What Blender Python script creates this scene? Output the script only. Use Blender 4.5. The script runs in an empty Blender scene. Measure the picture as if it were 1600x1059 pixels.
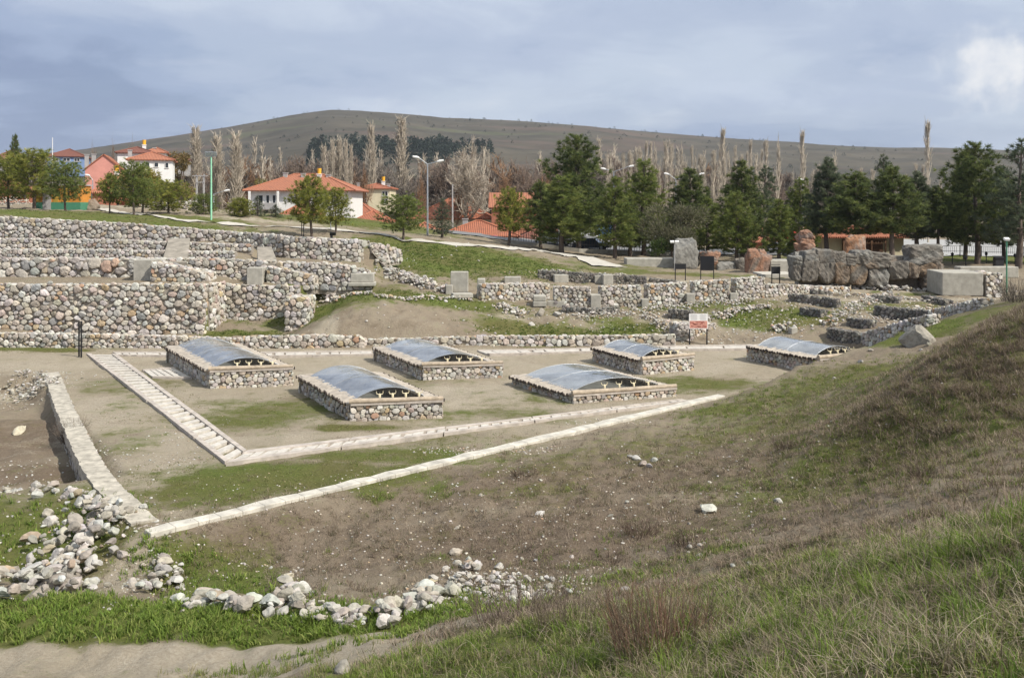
import bpy, math, random
import numpy as np
from math import sin, cos, tan, pi, radians, sqrt, atan2, hypot
from mathutils import Vector, Matrix

SC = bpy.context.scene
COL = SC.collection
rnd = random.Random(11)
rng = np.random.default_rng(11)

# ------------------------------------------------------------------ camera, sky, sun, exposure
EYE, FPX, HZ = 8.0, 1500.0, 320.0          # eye height above the tomb court, focal length and horizon row (photo is 1600 x 1059)
cam = bpy.data.cameras.new('camera')
cam.sensor_width = 36.0
cam.lens = 36.0 * FPX / 1600.0
cam.shift_y = -(529.5 - HZ) / 1600.0
cam.clip_start, cam.clip_end = 0.1, 12000.0
camo = bpy.data.objects.new('camera', cam)
COL.objects.link(camo)
camo.location = (0, 0, EYE)
camo.rotation_euler = (radians(90), 0, 0)
SC.camera = camo

SUN_EL = radians(46)
SUN_DIR = Vector((0.85 * cos(SUN_EL), -0.53 * cos(SUN_EL), sin(SUN_EL))).normalized()   # towards the sun
sun = bpy.data.lights.new('sun', 'SUN')
sun.energy = 4.3
sun.angle = radians(0.6)
sun.color = (1.0, 0.945, 0.86)
suno = bpy.data.objects.new('sun', sun)
COL.objects.link(suno)
suno.location = (60, -40, 70)
suno.rotation_euler = SUN_DIR.to_track_quat('Z', 'Y').to_euler()

W = bpy.data.worlds.new('World')
SC.world = W
W.use_nodes = True

def build_world():
    nt = W.node_tree
    nt.nodes.clear()
    N, L = nt.nodes.new, nt.links.new
    out = N('ShaderNodeOutputWorld')
    sky = N('ShaderNodeTexSky')
    sky.sky_type = 'NISHITA'
    sky.sun_disc = False
    sky.sun_elevation = SUN_EL
    sky.sun_rotation = atan2(SUN_DIR.x, SUN_DIR.y)
    sky.air_density, sky.dust_density, sky.ozone_density = 1.0, 1.5, 1.5
    b1 = N('ShaderNodeBackground')
    b1.inputs[1].default_value = 0.085
    L(sky.outputs[0], b1.inputs[0])
    tc = N('ShaderNodeTexCoord')
    sep = N('ShaderNodeSeparateXYZ')
    L(tc.outputs['Generated'], sep.inputs[0])
    # flatten the cloud deck towards the horizon: (x, y) / (z + k)
    zz = N('ShaderNodeMath'); zz.operation = 'MAXIMUM'; L(sep.outputs[2], zz.inputs[0]); zz.inputs[1].default_value = 0.0
    za = N('ShaderNodeMath'); za.operation = 'ADD'; L(zz.outputs[0], za.inputs[0]); za.inputs[1].default_value = 0.16
    dx = N('ShaderNodeMath'); dx.operation = 'DIVIDE'; L(sep.outputs[0], dx.inputs[0]); L(za.outputs[0], dx.inputs[1])
    dy = N('ShaderNodeMath'); dy.operation = 'DIVIDE'; L(sep.outputs[1], dy.inputs[0]); L(za.outputs[0], dy.inputs[1])
    cb = N('ShaderNodeCombineXYZ'); L(dx.outputs[0], cb.inputs[0]); L(dy.outputs[0], cb.inputs[1])
    def noise(scale, detail, rough, off, dist=0.0):
        mp = N('ShaderNodeMapping'); mp.inputs['Location'].default_value = off
        L(cb.outputs[0], mp.inputs[0])
        n = N('ShaderNodeTexNoise'); n.inputs['Scale'].default_value = scale
        n.inputs['Detail'].default_value = detail; n.inputs['Roughness'].default_value = rough
        n.inputs['Distortion'].default_value = dist
        L(mp.outputs[0], n.inputs['Vector'])
        return n.outputs[0]
    def ramp(src, pts):
        r = N('ShaderNodeValToRGB')
        el = r.color_ramp.elements
        while len(el) < len(pts): el.new(0.5)
        for e, (p, c) in zip(el, pts):
            e.position = p; e.color = (c[0], c[1], c[2], 1)
        r.color_ramp.interpolation = 'EASE'
        L(src, r.inputs[0])
        return r.outputs[0]
    base = noise(0.55, 6, 0.5, (3.1, 1.7, 0), 0.3)
    # a broad lighter side to the right of the view, darker rain cloud to the left
    az = N('ShaderNodeMath'); az.operation = 'MULTIPLY_ADD'; L(sep.outputs[0], az.inputs[0]); az.inputs[1].default_value = 0.26; L(base, az.inputs[2])
    el = N('ShaderNodeMath'); el.operation = 'MULTIPLY_ADD'; L(zz.outputs[0], el.inputs[0]); el.inputs[1].default_value = 0.55; L(az.outputs[0], el.inputs[2])
    dt = noise(2.3, 9, 0.62, (1.1, 4.2, 0), 0.5)
    ed = N('ShaderNodeMath'); ed.operation = 'MULTIPLY_ADD'; L(dt, ed.inputs[0]); ed.inputs[1].default_value = 0.34; L(el.outputs[0], ed.inputs[2])
    es = N('ShaderNodeMath'); es.operation = 'SUBTRACT'; L(ed.outputs[0], es.inputs[0]); es.inputs[1].default_value = 0.17; el = es
    deck = ramp(el.outputs[0], [(0.34, (0.225, 0.285, 0.43)), (0.47, (0.31, 0.38, 0.53)), (0.58, (0.40, 0.465, 0.595)), (0.70, (0.48, 0.545, 0.655)), (0.92, (0.66, 0.70, 0.75))])
    b2 = N('ShaderNodeBackground'); b2.inputs[1].default_value = 1.0
    L(deck, b2.inputs[0])
    # bright cumulus to the right
    d0 = Vector((0.495, 1.0, 0.147)).normalized()
    dp = N('ShaderNodeVectorMath'); dp.operation = 'DISTANCE'
    L(tc.outputs['Generated'], dp.inputs[0]); dp.inputs[1].default_value = d0
    nf = N('ShaderNodeTexNoise'); nf.inputs['Scale'].default_value = 22; nf.inputs['Detail'].default_value = 9; nf.inputs['Roughness'].default_value = 0.55
    L(tc.outputs['Generated'], nf.inputs['Vector'])
    ma = N('ShaderNodeMath'); ma.operation = 'MULTIPLY_ADD'; L(nf.outputs[0], ma.inputs[0]); ma.inputs[1].default_value = -0.09; L(dp.outputs['Value'], ma.inputs[2])
    cm = N('ShaderNodeMapRange'); cm.inputs[1].default_value = 0.006; cm.inputs[2].default_value = -0.032
    cm.interpolation_type = 'SMOOTHSTEP'
    L(ma.outputs[0], cm.inputs[0])
    ccol = ramp(nf.outputs[0], [(0.3, (0.46, 0.52, 0.62)), (0.68, (0.72, 0.73, 0.75))])
    b3 = N('ShaderNodeBackground'); L(ccol, b3.inputs[0])
    wisps = noise(1.7, 8, 0.6, (7.3, 2.2, 0), 0.6)
    wm = N('ShaderNodeMapRange'); wm.inputs[1].default_value = 0.58; wm.inputs[2].default_value = 0.80; wm.inputs[4].default_value = 0.35
    L(wisps, wm.inputs[0])
    b4 = N('ShaderNodeBackground'); b4.inputs[0].default_value = (0.64, 0.67, 0.72, 1)
    # gaps of blue sky
    gap = noise(0.8, 5, 0.5, (0.4, 9.3, 0), 0.2)
    gm = N('ShaderNodeMapRange'); gm.inputs[1].default_value = 0.40; gm.inputs[2].default_value = 0.60; gm.inputs[3].default_value = 0.86; gm.inputs[4].default_value = 1.0
    L(gap, gm.inputs[0])
    m1 = N('ShaderNodeMixShader'); L(gm.outputs[0], m1.inputs[0]); L(b1.outputs[0], m1.inputs[1]); L(b2.outputs[0], m1.inputs[2])
    m2 = N('ShaderNodeMixShader'); L(wm.outputs[0], m2.inputs[0]); L(m1.outputs[0], m2.inputs[1]); L(b4.outputs[0], m2.inputs[2])
    m3 = N('ShaderNodeMixShader'); L(cm.outputs[0], m3.inputs[0]); L(m2.outputs[0], m3.inputs[1]); L(b3.outputs[0], m3.inputs[2])
    L(m3.outputs[0], out.inputs[0])
build_world()
SC.view_settings.view_transform = 'Standard'
SC.view_settings.look = 'None'
SC.view_settings.exposure = 0.30
SC.view_settings.gamma = 1.0
SC.cycles.max_bounces = 6
SC.cycles.transparent_max_bounces = 12

# ------------------------------------------------------------------ object helpers
def tag(o, label=None, cat=None, group=None, kind=None):
    if label: o['label'] = label
    if cat: o['category'] = cat
    if group: o['group'] = group
    if kind: o['kind'] = kind
    return o

def empty(name, loc, rz=0.0, label=None, cat=None, group=None):
    o = bpy.data.objects.new(name, None)
    o.empty_display_size = 0.3
    COL.objects.link(o)
    o.location = loc
    o.rotation_euler = (0, 0, rz)
    return tag(o, label, cat, group)

def link(name, me, parent=None):
    o = bpy.data.objects.new(name, me)
    COL.objects.link(o)
    if parent is not None: o.parent = parent
    return o

def copy_tree(o, parent=None):
    c = o.copy()
    COL.objects.link(c)
    if parent is not None: c.parent = parent
    for ch in list(o.children): copy_tree(ch, c)
    return c

def mesh_np(name, V, tris=None, quads=None, mats=(), midx=None, col=None, smooth=True):
    """fast mesh from numpy arrays; midx per face (tris first), col per vertex"""
    V = np.asarray(V, np.float32)
    nt = 0 if tris is None else len(tris)
    nq = 0 if quads is None else len(quads)
    me = bpy.data.meshes.new(name)
    me.vertices.add(len(V)); me.vertices.foreach_set('co', V.ravel())
    loops = []
    if nt: loops.append(np.asarray(tris, np.int32).ravel())
    if nq: loops.append(np.asarray(quads, np.int32).ravel())
    loops = np.concatenate(loops)
    me.loops.add(len(loops)); me.loops.foreach_set('vertex_index', loops)
    starts = np.concatenate([np.arange(nt) * 3, nt * 3 + np.arange(nq) * 4]).astype(np.int32)
    me.polygons.add(nt + nq); me.polygons.foreach_set('loop_start', starts)
    me.polygons.foreach_set('use_smooth', np.full(nt + nq, bool(smooth)))
    for m in mats: me.materials.append(m)
    if midx is not None: me.polygons.foreach_set('material_index', np.asarray(midx, np.int32))
    if col is not None:
        a = me.color_attributes.new('Col', 'FLOAT_COLOR', 'POINT')
        c = np.ones((len(V), 4), np.float32); c[:, :3] = np.asarray(col)[:, :3]
        a.data.foreach_set('color', c.ravel())
    me.update(calc_edges=True)
    return me

class MB:
    """collects boxes, prisms, tubes into ONE mesh"""
    def __init__(s): s.v = []; s.f = []; s.m = []; s.s = []
    def add(s, vs, fs, mi=0, smooth=False):
        b = len(s.v); s.v += [tuple(v) for v in vs]
        for f in fs: s.f.append([b + i for i in f]); s.m.append(mi); s.s.append(smooth)
    def box(s, c, d, rz=0.0, mi=0, tilt=0.0):
        x, y, z = [k / 2 for k in d]; cr, sr = cos(rz), sin(rz); vs = []
        for a, b, e in ((-x, -y, -z), (x, -y, -z), (x, y, -z), (-x, y, -z), (-x, -y, z), (x, -y, z), (x, y, z), (-x, y, z)):
            if tilt: b, e = b * cos(tilt) - e * sin(tilt), b * sin(tilt) + e * cos(tilt)
            vs.append((c[0] + a * cr - b * sr, c[1] + a * sr + b * cr, c[2] + e))
        s.add(vs, [(3, 2, 1, 0), (4, 5, 6, 7), (0, 1, 5, 4), (1, 2, 6, 5), (2, 3, 7, 6), (3, 0, 4, 7)], mi)
    def tube(s, pts, r, n=8, mi=0, cap=True, smooth=True):
        pts = [Vector(p) for p in pts]
        rs = r if isinstance(r, (list, tuple)) else [r] * len(pts)
        vs = []
        for i, p in enumerate(pts):
            d = (pts[min(i + 1, len(pts) - 1)] - pts[max(i - 1, 0)]).normalized()
            a = d.cross(Vector((0, 0, 1)) if abs(d.z) < 0.9 else Vector((1, 0, 0))).normalized(); b = d.cross(a)
            for k in range(n):
                t = 2 * pi * k / n
                vs.append(p + a * (cos(t) * rs[i]) + b * (sin(t) * rs[i]))
        fs = [(i * n + k, i * n + (k + 1) % n, (i + 1) * n + (k + 1) % n, (i + 1) * n + k) for i in range(len(pts) - 1) for k in range(n)]
        s.add(vs, fs, mi, smooth)
        if cap:
            s.add(vs[:n], [tuple(range(n))], mi); s.add(vs[-n:], [tuple(range(n))[::-1]], mi)
    def quad(s, a, b, c, d, mi=0): s.add([a, b, c, d], [(0, 1, 2, 3)], mi)
    def prism(s, poly, z0, z1, mi=0):
        n = len(poly); area = sum(poly[i][0] * poly[(i + 1) % n][1] - poly[(i + 1) % n][0] * poly[i][1] for i in range(n))
        if area < 0: poly = poly[::-1]
        za = z0 if isinstance(z0, (list, tuple)) else [z0] * n
        zb = z1 if isinstance(z1, (list, tuple)) else [z1] * n
        if area < 0: za, zb = za[::-1], zb[::-1]
        vs = [(p[0], p[1], za[i]) for i, p in enumerate(poly)] + [(p[0], p[1], zb[i]) for i, p in enumerate(poly)]
        fs = [tuple(range(n))[::-1], tuple(range(n, 2 * n))] + [(i, (i + 1) % n, n + (i + 1) % n, n + i) for i in range(n)]
        s.add(vs, fs, mi)
    def mesh(s, name, mats):
        me = bpy.data.meshes.new(name)
        me.from_pydata(s.v, [], s.f)
        for m in (mats if isinstance(mats, (list, tuple)) else [mats]): me.materials.append(m)
        me.polygons.foreach_set('material_index', s.m)
        me.polygons.foreach_set('use_smooth', s.s)
        me.update()
        return me
    def build(s, name, mats, parent=None): return link(name, s.mesh(name, mats), parent)

# ------------------------------------------------------------------ materials
def nodes_of(name):
    m = bpy.data.materials.new(name); m.use_nodes = True
    nt = m.node_tree; b = nt.nodes['Principled BSDF']
    return m, nt, b, nt.nodes.new, nt.links.new

def rampn(nt, src, pts):
    r = nt.nodes.new('ShaderNodeValToRGB'); el = r.color_ramp.elements
    while len(el) < len(pts): el.new(0.5)
    for e, (p, c) in zip(el, pts): e.position = p; e.color = (c[0], c[1], c[2], 1)
    nt.links.new(src, r.inputs[0]); return r.outputs[0]

def texn(nt, scale, detail=4, rough=0.55, coord='Object', dist=0.0, stretch=None):
    tc = nt.nodes.new('ShaderNodeTexCoord'); n = nt.nodes.new('ShaderNodeTexNoise')
    n.inputs['Scale'].default_value = scale; n.inputs['Detail'].default_value = detail
    n.inputs['Roughness'].default_value = rough; n.inputs['Distortion'].default_value = dist
    src = tc.outputs[coord]
    if stretch:
        mp = nt.nodes.new('ShaderNodeMapping'); mp.inputs['Scale'].default_value = stretch
        nt.links.new(src, mp.inputs[0]); src = mp.outputs[0]
    nt.links.new(src, n.inputs['Vector']); return n.outputs[0]

def mixc(nt, fac, a, b, mode='MIX'):
    m = nt.nodes.new('ShaderNodeMix'); m.data_type = 'RGBA'; m.blend_type = mode
    if isinstance(fac, float): m.inputs[0].default_value = fac
    else: nt.links.new(fac, m.inputs[0])
    for k, v in ((6, a), (7, b)):
        if isinstance(v, tuple): m.inputs[k].default_value = (v[0], v[1], v[2], 1)
        else: nt.links.new(v, m.inputs[k])
    return m.outputs[2]

def bump(nt, b, src, strength, dist):
    n = nt.nodes.new('ShaderNodeBump'); n.inputs['Strength'].default_value = strength; n.inputs['Distance'].default_value = dist
    nt.links.new(src, n.inputs['Height']); nt.links.new(n.outputs[0], b.inputs['Normal'])

def mat_plain(name, c, rough=0.7, var=0.25, scale=6.0, metal=0.0, bmp=0.0, stretch=None):
    m, nt, b, N, L = nodes_of(name)
    f = texn(nt, scale, 5, 0.6, stretch=stretch)
    lo = tuple(k * (1 - var) for k in c); hi = tuple(min(1, k * (1 + var)) for k in c)
    L(rampn(nt, f, [(0.3, lo), (0.7, hi)]), b.inputs['Base Color'])
    b.inputs['Roughness'].default_value = rough; b.inputs['Metallic'].default_value = metal
    if bmp: bump(nt, b, f, 0.6, bmp)
    return m

def mat_attr(name, rough=0.85, var=0.35, scale=9.0, bmp=0.02, spots=None, leafy=0.0):
    """per-stone / per-leaf colour from the Col attribute, broken up by noise"""
    m, nt, b, N, L = nodes_of(name)
    a = N('ShaderNodeAttribute'); a.attribute_name = 'Col'
    f = texn(nt, scale, 6, 0.65)
    k = rampn(nt, f, [(0.28, (1 - var,) * 3), (0.5, (1, 1, 1)), (0.75, (1 + var,) * 3)])
    c = mixc(nt, 1.0, a.outputs[0], k, 'MULTIPLY')
    if spots:
        g = texn(nt, 3.1, 6, 0.7)
        c = mixc(nt, rampn(nt, g, [(0.56, (0, 0, 0)), (0.68, (0.75,) * 3)]), c, spots)
    L(c, b.inputs['Base Color'])
    if leafy:
        t = N('ShaderNodeBsdfTranslucent'); L(c, t.inputs[0]); x = N('ShaderNodeMixShader'); x.inputs[0].default_value = leafy
        L(b.outputs[0], x.inputs[1]); L(t.outputs[0], x.inputs[2]); L(x.outputs[0], nt.nodes['Material Output'].inputs[0])
    b.inputs['Roughness'].default_value = rough
    b.inputs['Specular IOR Level'].default_value = 0.25
    if bmp: bump(nt, b, f, 0.7, bmp)
    return m

M = {}
M['stone'] = mat_attr('field_stone', 0.9, 0.30, 7.0, 0.03)
M['mega'] = mat_attr('lichen_stone', 0.9, 0.5, 2.2, 0.14, spots=(0.19, 0.185, 0.16))
M['rockmat'] = mat_attr('broken_stone', 0.9, 0.32, 6.0, 0.05)
M['leaf'] = mat_attr('needles', 0.7, 0.2, 1.5, 0.0, leafy=0.38)
M['twig'] = mat_attr('twigs', 0.9, 0.2, 1.0, 0.0)
M['mortar'] = mat_plain('earth_mortar', (0.29, 0.255, 0.21), 0.95, 0.35, 6, bmp=0.03)
M['bark'] = mat_plain('bark', (0.13, 0.10, 0.08), 0.95, 0.4, 9, bmp=0.03)
M['concrete'] = mat_plain('weathered_concrete', (0.36, 0.34, 0.29), 0.9, 0.22, 2.5, bmp=0.01)
M['strip'] = mat_plain('worn_wall_top', (0.40, 0.365, 0.30), 0.95, 0.38, 4.0, bmp=0.04)
M['oldslab'] = mat_plain('old_slab', (0.27, 0.24, 0.195), 0.9, 0.3, 2.0, bmp=0.02)
M['coping'] = mat_plain('grey_brown_logs', (0.37, 0.325, 0.27), 0.85, 0.3, 5.0, bmp=0.01)
M['kerbstone'] = mat_plain('pale_kerb_concrete', (0.50, 0.47, 0.405), 0.9, 0.3, 2.6, bmp=0.03)
M['path'] = mat_plain('pale_paving', (0.46, 0.43, 0.37), 0.9, 0.12, 3.0, bmp=0.005)
M['plank'] = mat_plain('weathered_planks', (0.43, 0.38, 0.33), 0.85, 0.28, 3.0, bmp=0.01)
M['slat'] = mat_plain('bleached_slats', (0.50, 0.465, 0.41), 0.85, 0.25, 5.0, bmp=0.01)
M['log'] = mat_plain('bleached_log', (0.38, 0.31, 0.23), 0.8, 0.3, 5.0, bmp=0.01)
M['darklog'] = mat_plain('dark_log_ends', (0.035, 0.025, 0.02), 0.9, 0.4, 9.0)
M['steel'] = mat_plain('galvanised_steel', (0.42, 0.44, 0.46), 0.45, 0.1, 4.0, metal=0.6)
M['black'] = mat_plain('black_painted_steel', (0.012, 0.012, 0.014), 0.5, 0.2, 8.0)
M['white'] = mat_plain('white_plaster', (0.74, 0.73, 0.70), 0.8, 0.06, 1.5)
M['cream'] = mat_plain('cream_plaster', (0.62, 0.55, 0.38), 0.85, 0.08, 1.5)
M['pink'] = mat_plain('salmon_plaster', (0.56, 0.25, 0.20), 0.85, 0.10, 1.2)
M['grey'] = mat_plain('grey_plaster', (0.36, 0.35, 0.34), 0.85, 0.12, 1.2)
M['brick'] = mat_plain('red_brick', (0.34, 0.13, 0.08), 0.9, 0.2, 3.0)
M['bluewall'] = mat_plain('blue_plaster', (0.18, 0.27, 0.46), 0.85, 0.1, 1.5)
M['brownwood'] = mat_plain('brown_wood', (0.15, 0.075, 0.035), 0.7, 0.3, 6.0)
M['green_paint'] = mat_plain('mint_paint', (0.28, 0.60, 0.40), 0.6, 0.1, 4.0)
M['dkgreen'] = mat_plain('green_paint', (0.06, 0.22, 0.13), 0.6, 0.1, 4.0)
M['yellow'] = mat_plain('yellow_enamel', (0.80, 0.42, 0.03), 0.5, 0.1, 3.0)
M['blue'] = mat_plain('blue_tarpaulin', (0.03, 0.18, 0.60), 0.6, 0.25, 3.0)
M['red'] = mat_plain('red_cloth', (0.60, 0.04, 0.03), 0.7, 0.15, 3.0)
M['pinkcloth'] = mat_plain('pink_cloth', (0.65, 0.20, 0.24), 0.8, 0.35, 6.0)
M['orangewall'] = mat_plain('orange_paint', (0.55, 0.22, 0.03), 0.7, 0.15, 3.0)
M['ochrewall'] = mat_plain('ochre_paint', (0.42, 0.27, 0.04), 0.7, 0.15, 3.0)
M['bone'] = mat_plain('old_bone', (0.62, 0.54, 0.36), 0.8, 0.15, 9.0)
M['asphalt'] = mat_plain('worn_asphalt', (0.17, 0.17, 0.17), 0.9, 0.15, 2.0)
M['gravelgrey'] = mat_plain('grey_gravel', (0.34, 0.335, 0.32), 0.95, 0.2, 12.0, bmp=0.01)
M['rubber'] = mat_plain('tyre_rubber', (0.02, 0.02, 0.02), 0.9, 0.1, 5.0)

def mat_glass_dark():
    m, nt, b, N, L = nodes_of('window_glass')
    b.inputs['Base Color'].default_value = (0.03, 0.035, 0.04, 1); b.inputs['Roughness'].default_value = 0.08
    return m
M['window'] = mat_glass_dark()

def mat_paint(name, c, rough=0.25):
    m, nt, b, N, L = nodes_of(name)
    f = texn(nt, 3.0, 4); L(rampn(nt, f, [(0.3, tuple(k * 0.92 for k in c)), (0.7, c)]), b.inputs['Base Color'])
    b.inputs['Roughness'].default_value = rough; b.inputs['Coat Weight'].default_value = 0.4
    return m
M['carwhite'] = mat_paint('white_car_paint', (0.72, 0.73, 0.75))
M['cardark'] = mat_paint('dark_car_paint', (0.03, 0.045, 0.07))
M['carsilver'] = mat_paint('silver_car_paint', (0.45, 0.47, 0.50))

def mat_tiles(name, c, dark):
    """pantile roof: ribs run down the slope (UV v), courses across"""
    m, nt, b, N, L = nodes_of(name)
    uv = N('ShaderNodeUVMap'); uv.uv_map = 'UVMap'
    sep = N('ShaderNodeSeparateXYZ'); L(uv.outputs[0], sep.inputs[0])
    def wave(src, k):
        a = N('ShaderNodeMath'); a.operation = 'MULTIPLY'; L(src, a.inputs[0]); a.inputs[1].default_value = k
        s = N('ShaderNodeMath'); s.operation = 'SINE'; L(a.outputs[0], s.inputs[0]); return s.outputs[0]
    rib = wave(sep.outputs[0], 2 * pi / 0.24)
    fr = N('ShaderNodeMath'); fr.operation = 'MULTIPLY'; L(sep.outputs[1], fr.inputs[0]); fr.inputs[1].default_value = 1 / 0.36
    f2 = N('ShaderNodeMath'); f2.operation = 'FRACT'; L(fr.outputs[0], f2.inputs[0])
    h = N('ShaderNodeMath'); h.operation = 'ADD'; L(rib, h.inputs[0]); L(f2.outputs[0], h.inputs[1])
    n1 = texn(nt, 1.1, 6, 0.7); n2 = texn(nt, 7.0, 4, 0.7)
    base = mixc(nt, rampn(nt, n2, [(0.35, (0, 0, 0)), (0.65, (1, 1, 1))]), tuple(k * 0.8 for k in c), tuple(min(1, k * 1.2) for k in c))
    base = mixc(nt, rampn(nt, n1, [(0.5, (0, 0, 0)), (0.72, (0.7,) * 3)]), base, dark)
    L(base, b.inputs['Base Color']); b.inputs['Roughness'].default_value = 0.85
    bump(nt, b, h.outputs[0], 0.8, 0.05)
    return m
M['tile_bright'] = mat_tiles('new_orange_tiles', (0.39, 0.152, 0.085), (0.28, 0.12, 0.075))
M['tile_old'] = mat_tiles('old_red_tiles', (0.36, 0.125, 0.065), (0.17, 0.085, 0.06))
M['tile_brown'] = mat_tiles('brown_tiles', (0.20, 0.075, 0.05), (0.12, 0.06, 0.05))

def mat_vault():
    """clear curved sheet, dusty, mirroring the sky"""
    m, nt, b, N, L = nodes_of('clear_vault_sheet')
    out = nt.nodes['Material Output']; nt.nodes.remove(b)
    tr = N('ShaderNodeBsdfTransparent'); tr.inputs[0].default_value = (0.90, 0.93, 0.94, 1)
    gl = N('ShaderNodeBsdfGlossy'); gl.inputs['Roughness'].default_value = 0.06; gl.inputs[0].default_value = (0.95, 0.97, 1, 1)
    df = N('ShaderNodeBsdfDiffuse'); df.inputs[0].default_value = (0.55, 0.57, 0.58, 1)
    lw = N('ShaderNodeFresnel'); lw.inputs['IOR'].default_value = 1.7
    f = N('ShaderNodeMapRange'); f.inputs[1].default_value = 0.0; f.inputs[2].default_value = 0.6; f.inputs[3].default_value = 0.20; f.inputs[4].default_value = 0.66
    wn = texn(nt, 0.9, 5, 0.6); wb = N('ShaderNodeBump'); wb.inputs['Strength'].default_value = 0.5; wb.inputs['Distance'].default_value = 0.10; L(wn, wb.inputs['Height']); L(wb.outputs[0], gl.inputs['Normal'])
    L(lw.outputs[0], f.inputs[0])
    dust = texn(nt, 1.3, 6, 0.7)
    dm = N('ShaderNodeMapRange'); dm.inputs[1].default_value = 0.35; dm.inputs[2].default_value = 0.7; dm.inputs[3].default_value = 0.10; dm.inputs[4].default_value = 0.50
    L(dust, dm.inputs[0])
    a = N('ShaderNodeMixShader'); L(dm.outputs[0], a.inputs[0]); L(tr.outputs[0], a.inputs[1]); L(df.outputs[0], a.inputs[2])
    c = N('ShaderNodeMixShader'); L(f.outputs[0], c.inputs[0]); L(a.outputs[0], c.inputs[1]); L(gl.outputs[0], c.inputs[2])
    L(c.outputs[0], out.inputs[0])
    return m
M['vault'] = mat_vault()
# ------------------------------------------------------------------ terrain: heights in metres, tomb court = 0
def un(px, py, Y):
    """plan position and height of a surveyed spot at distance Y"""
    return ((px - 800) / FPX * Y, Y, EYE - (py - HZ) / FPX * Y)
def flat(px, py, z=0.0):
    Y = FPX * (EYE - z) / (py - HZ); return ((px - 800) / FPX * Y, Y)

_cp = [(0, 0, 6.4), (3, 0, 6.4), (-3, 0, 6.2), (0, -4, 6.6), (6, -2, 6.6), (-6, -2, 5.8), (10, 0, 6.8), (-12, 0, 3.6), (-12, 8, 1.2), (16, 2, 6.9), (22, 8, 7.0), (22, 18, 7.0), (28, 25, 7.0), (-20, 10, 0.6), (-30, 20, 0)]
for s in [(1600,868,8),(1450,902,9),(1200,935,10),(1000,966,11),(850,980,12.3),(700,990,14),(600,1012,14.8),(500,1036,15.4),
          (1400,1059,6),(1600,1059,5.5),(1100,1059,7.8),(800,1059,10),(600,1059,12.2),(400,1059,14.2),(200,1059,15.6),(0,1059,16),
          (1750,770,8),(1900,740,8),(300,1030,16.4),(0,1030,16.6),(200,970,18),(0,960,18.3),(420,985,17.6),(600,985,16.6),(150,900,22.2),(60,800,25.5),(0,860,23),(220,870,22.8),(330,925,20.6),
          (430,930,20),(560,935,19.8),(690,930,19.5),(850,925,18.6),(1000,880,20),(1150,855,19),(1300,815,18.5),(1300,868,16),(1150,888,16.5),(1000,930,15.5),(1500,812,15),(1500,750,18.5),(1600,790,15.5),(1600,740,18),(1600,680,20.5),(1720,720,18),
          (400,850,24),(600,800,26),(800,800,25),(1000,780,25.5),(1200,760,25),(1400,720,24),(1550,680,22),(1600,600,24),(1700,560,24),
          (700,746,28.2),(850,700,31.6),(1000,690,31.5),(1150,650,35),(1250,620,36),(1350,590,36),(1450,560,35),(1530,520,32),(1590,484,29.5),(1640,462,28),(1700,435,26),(1500,517,33),(1433,566,30),(1400,604,30),(1380,622,29),(1433,590,26),(1433,566,34.5),
          (1180,590,40.5),(1250,568,41.6),(1320,548,43),(1430,545,40),(1430,515,44.5),(1520,487,47),(1585,464,50),(1660,450,52),
          (330,507,59.5),(400,507,59.5),(445,506,59.5),(380,526,56),(330,529,55.5),(430,522,56.2),(200,529,56),(50,531,56),(470,521,57.5),(1345,536,50),(1440,505,53),(1530,484,56),(1200,520,56),(1120,535,55),(1200,500,58),(1290,505,56),(1100,505,58),(1000,505,58),(900,495,59),(850,520,56),(950,525,55.5),(800,482,60),(760,500,57),(700,472,60),(620,467,58.5),(560,466,58),(520,490,56.5),(485,524,54.6),
          (560,455,62),(700,456,63),(600,432,68),(650,402,76),(700,381,86),(620,371,88),(520,362,85),(800,432,70),(800,396,84),(900,408,86),(850,441,70),(950,416,84),(1050,426,80),(1200,446,71),(1350,456,68),(1500,461,67),(1590,463,66),(1000,472,63),(1200,464,64),(1400,482,60),(1700,460,66),
          (900,398,100),(1000,401,105),(1200,403,105),(1400,403,105),(1600,406,104),(1700,406,104),(700,373,98),(620,354,108),
          (0,326,100),(0,340,72),(200,334,95),(330,341,95),(420,353,92),(100,319,113),(330,327,116),(200,323,116),(440,336,115),(560,342,112),(-150,320,110),(-150,335,75)]:
    _cp.append(un(*s))
for X in (-130, -80, -40, 0, 40, 80, 130):
    _cp.append((X, 158, 2.0 if X > -60 else 3.0)); _cp.append((X * 1.5, 260, 1.5))
_cp += [(X, Y, 0.0) for X in (-20, -12, -4, 4) for Y in (38, 44, 50)] + [(-8.8, 25, 0), (-2, 30, 0), (8, 42, 0), (10, 50, 0), (-14, 32, 0), (-26, 50, 0), (-34, 50, 0.2), (-30, 40, -.5)]
_cp = np.array(_cp)
_c2 = 3.0 ** 2
def _solve():
    d = np.sqrt(((_cp[:, None, :2] - _cp[None, :, :2]) ** 2).sum(-1) + _c2)
    n = len(_cp); A = np.zeros((n + 3, n + 3)); A[:n, :n] = d + np.eye(n) * (-0.12)
    P = np.c_[np.ones(n), _cp[:, :2] / 50]; A[:n, n:] = P; A[n:, :n] = P.T
    return np.linalg.solve(A, np.r_[_cp[:, 2], 0, 0, 0])
_w = _solve()
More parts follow.
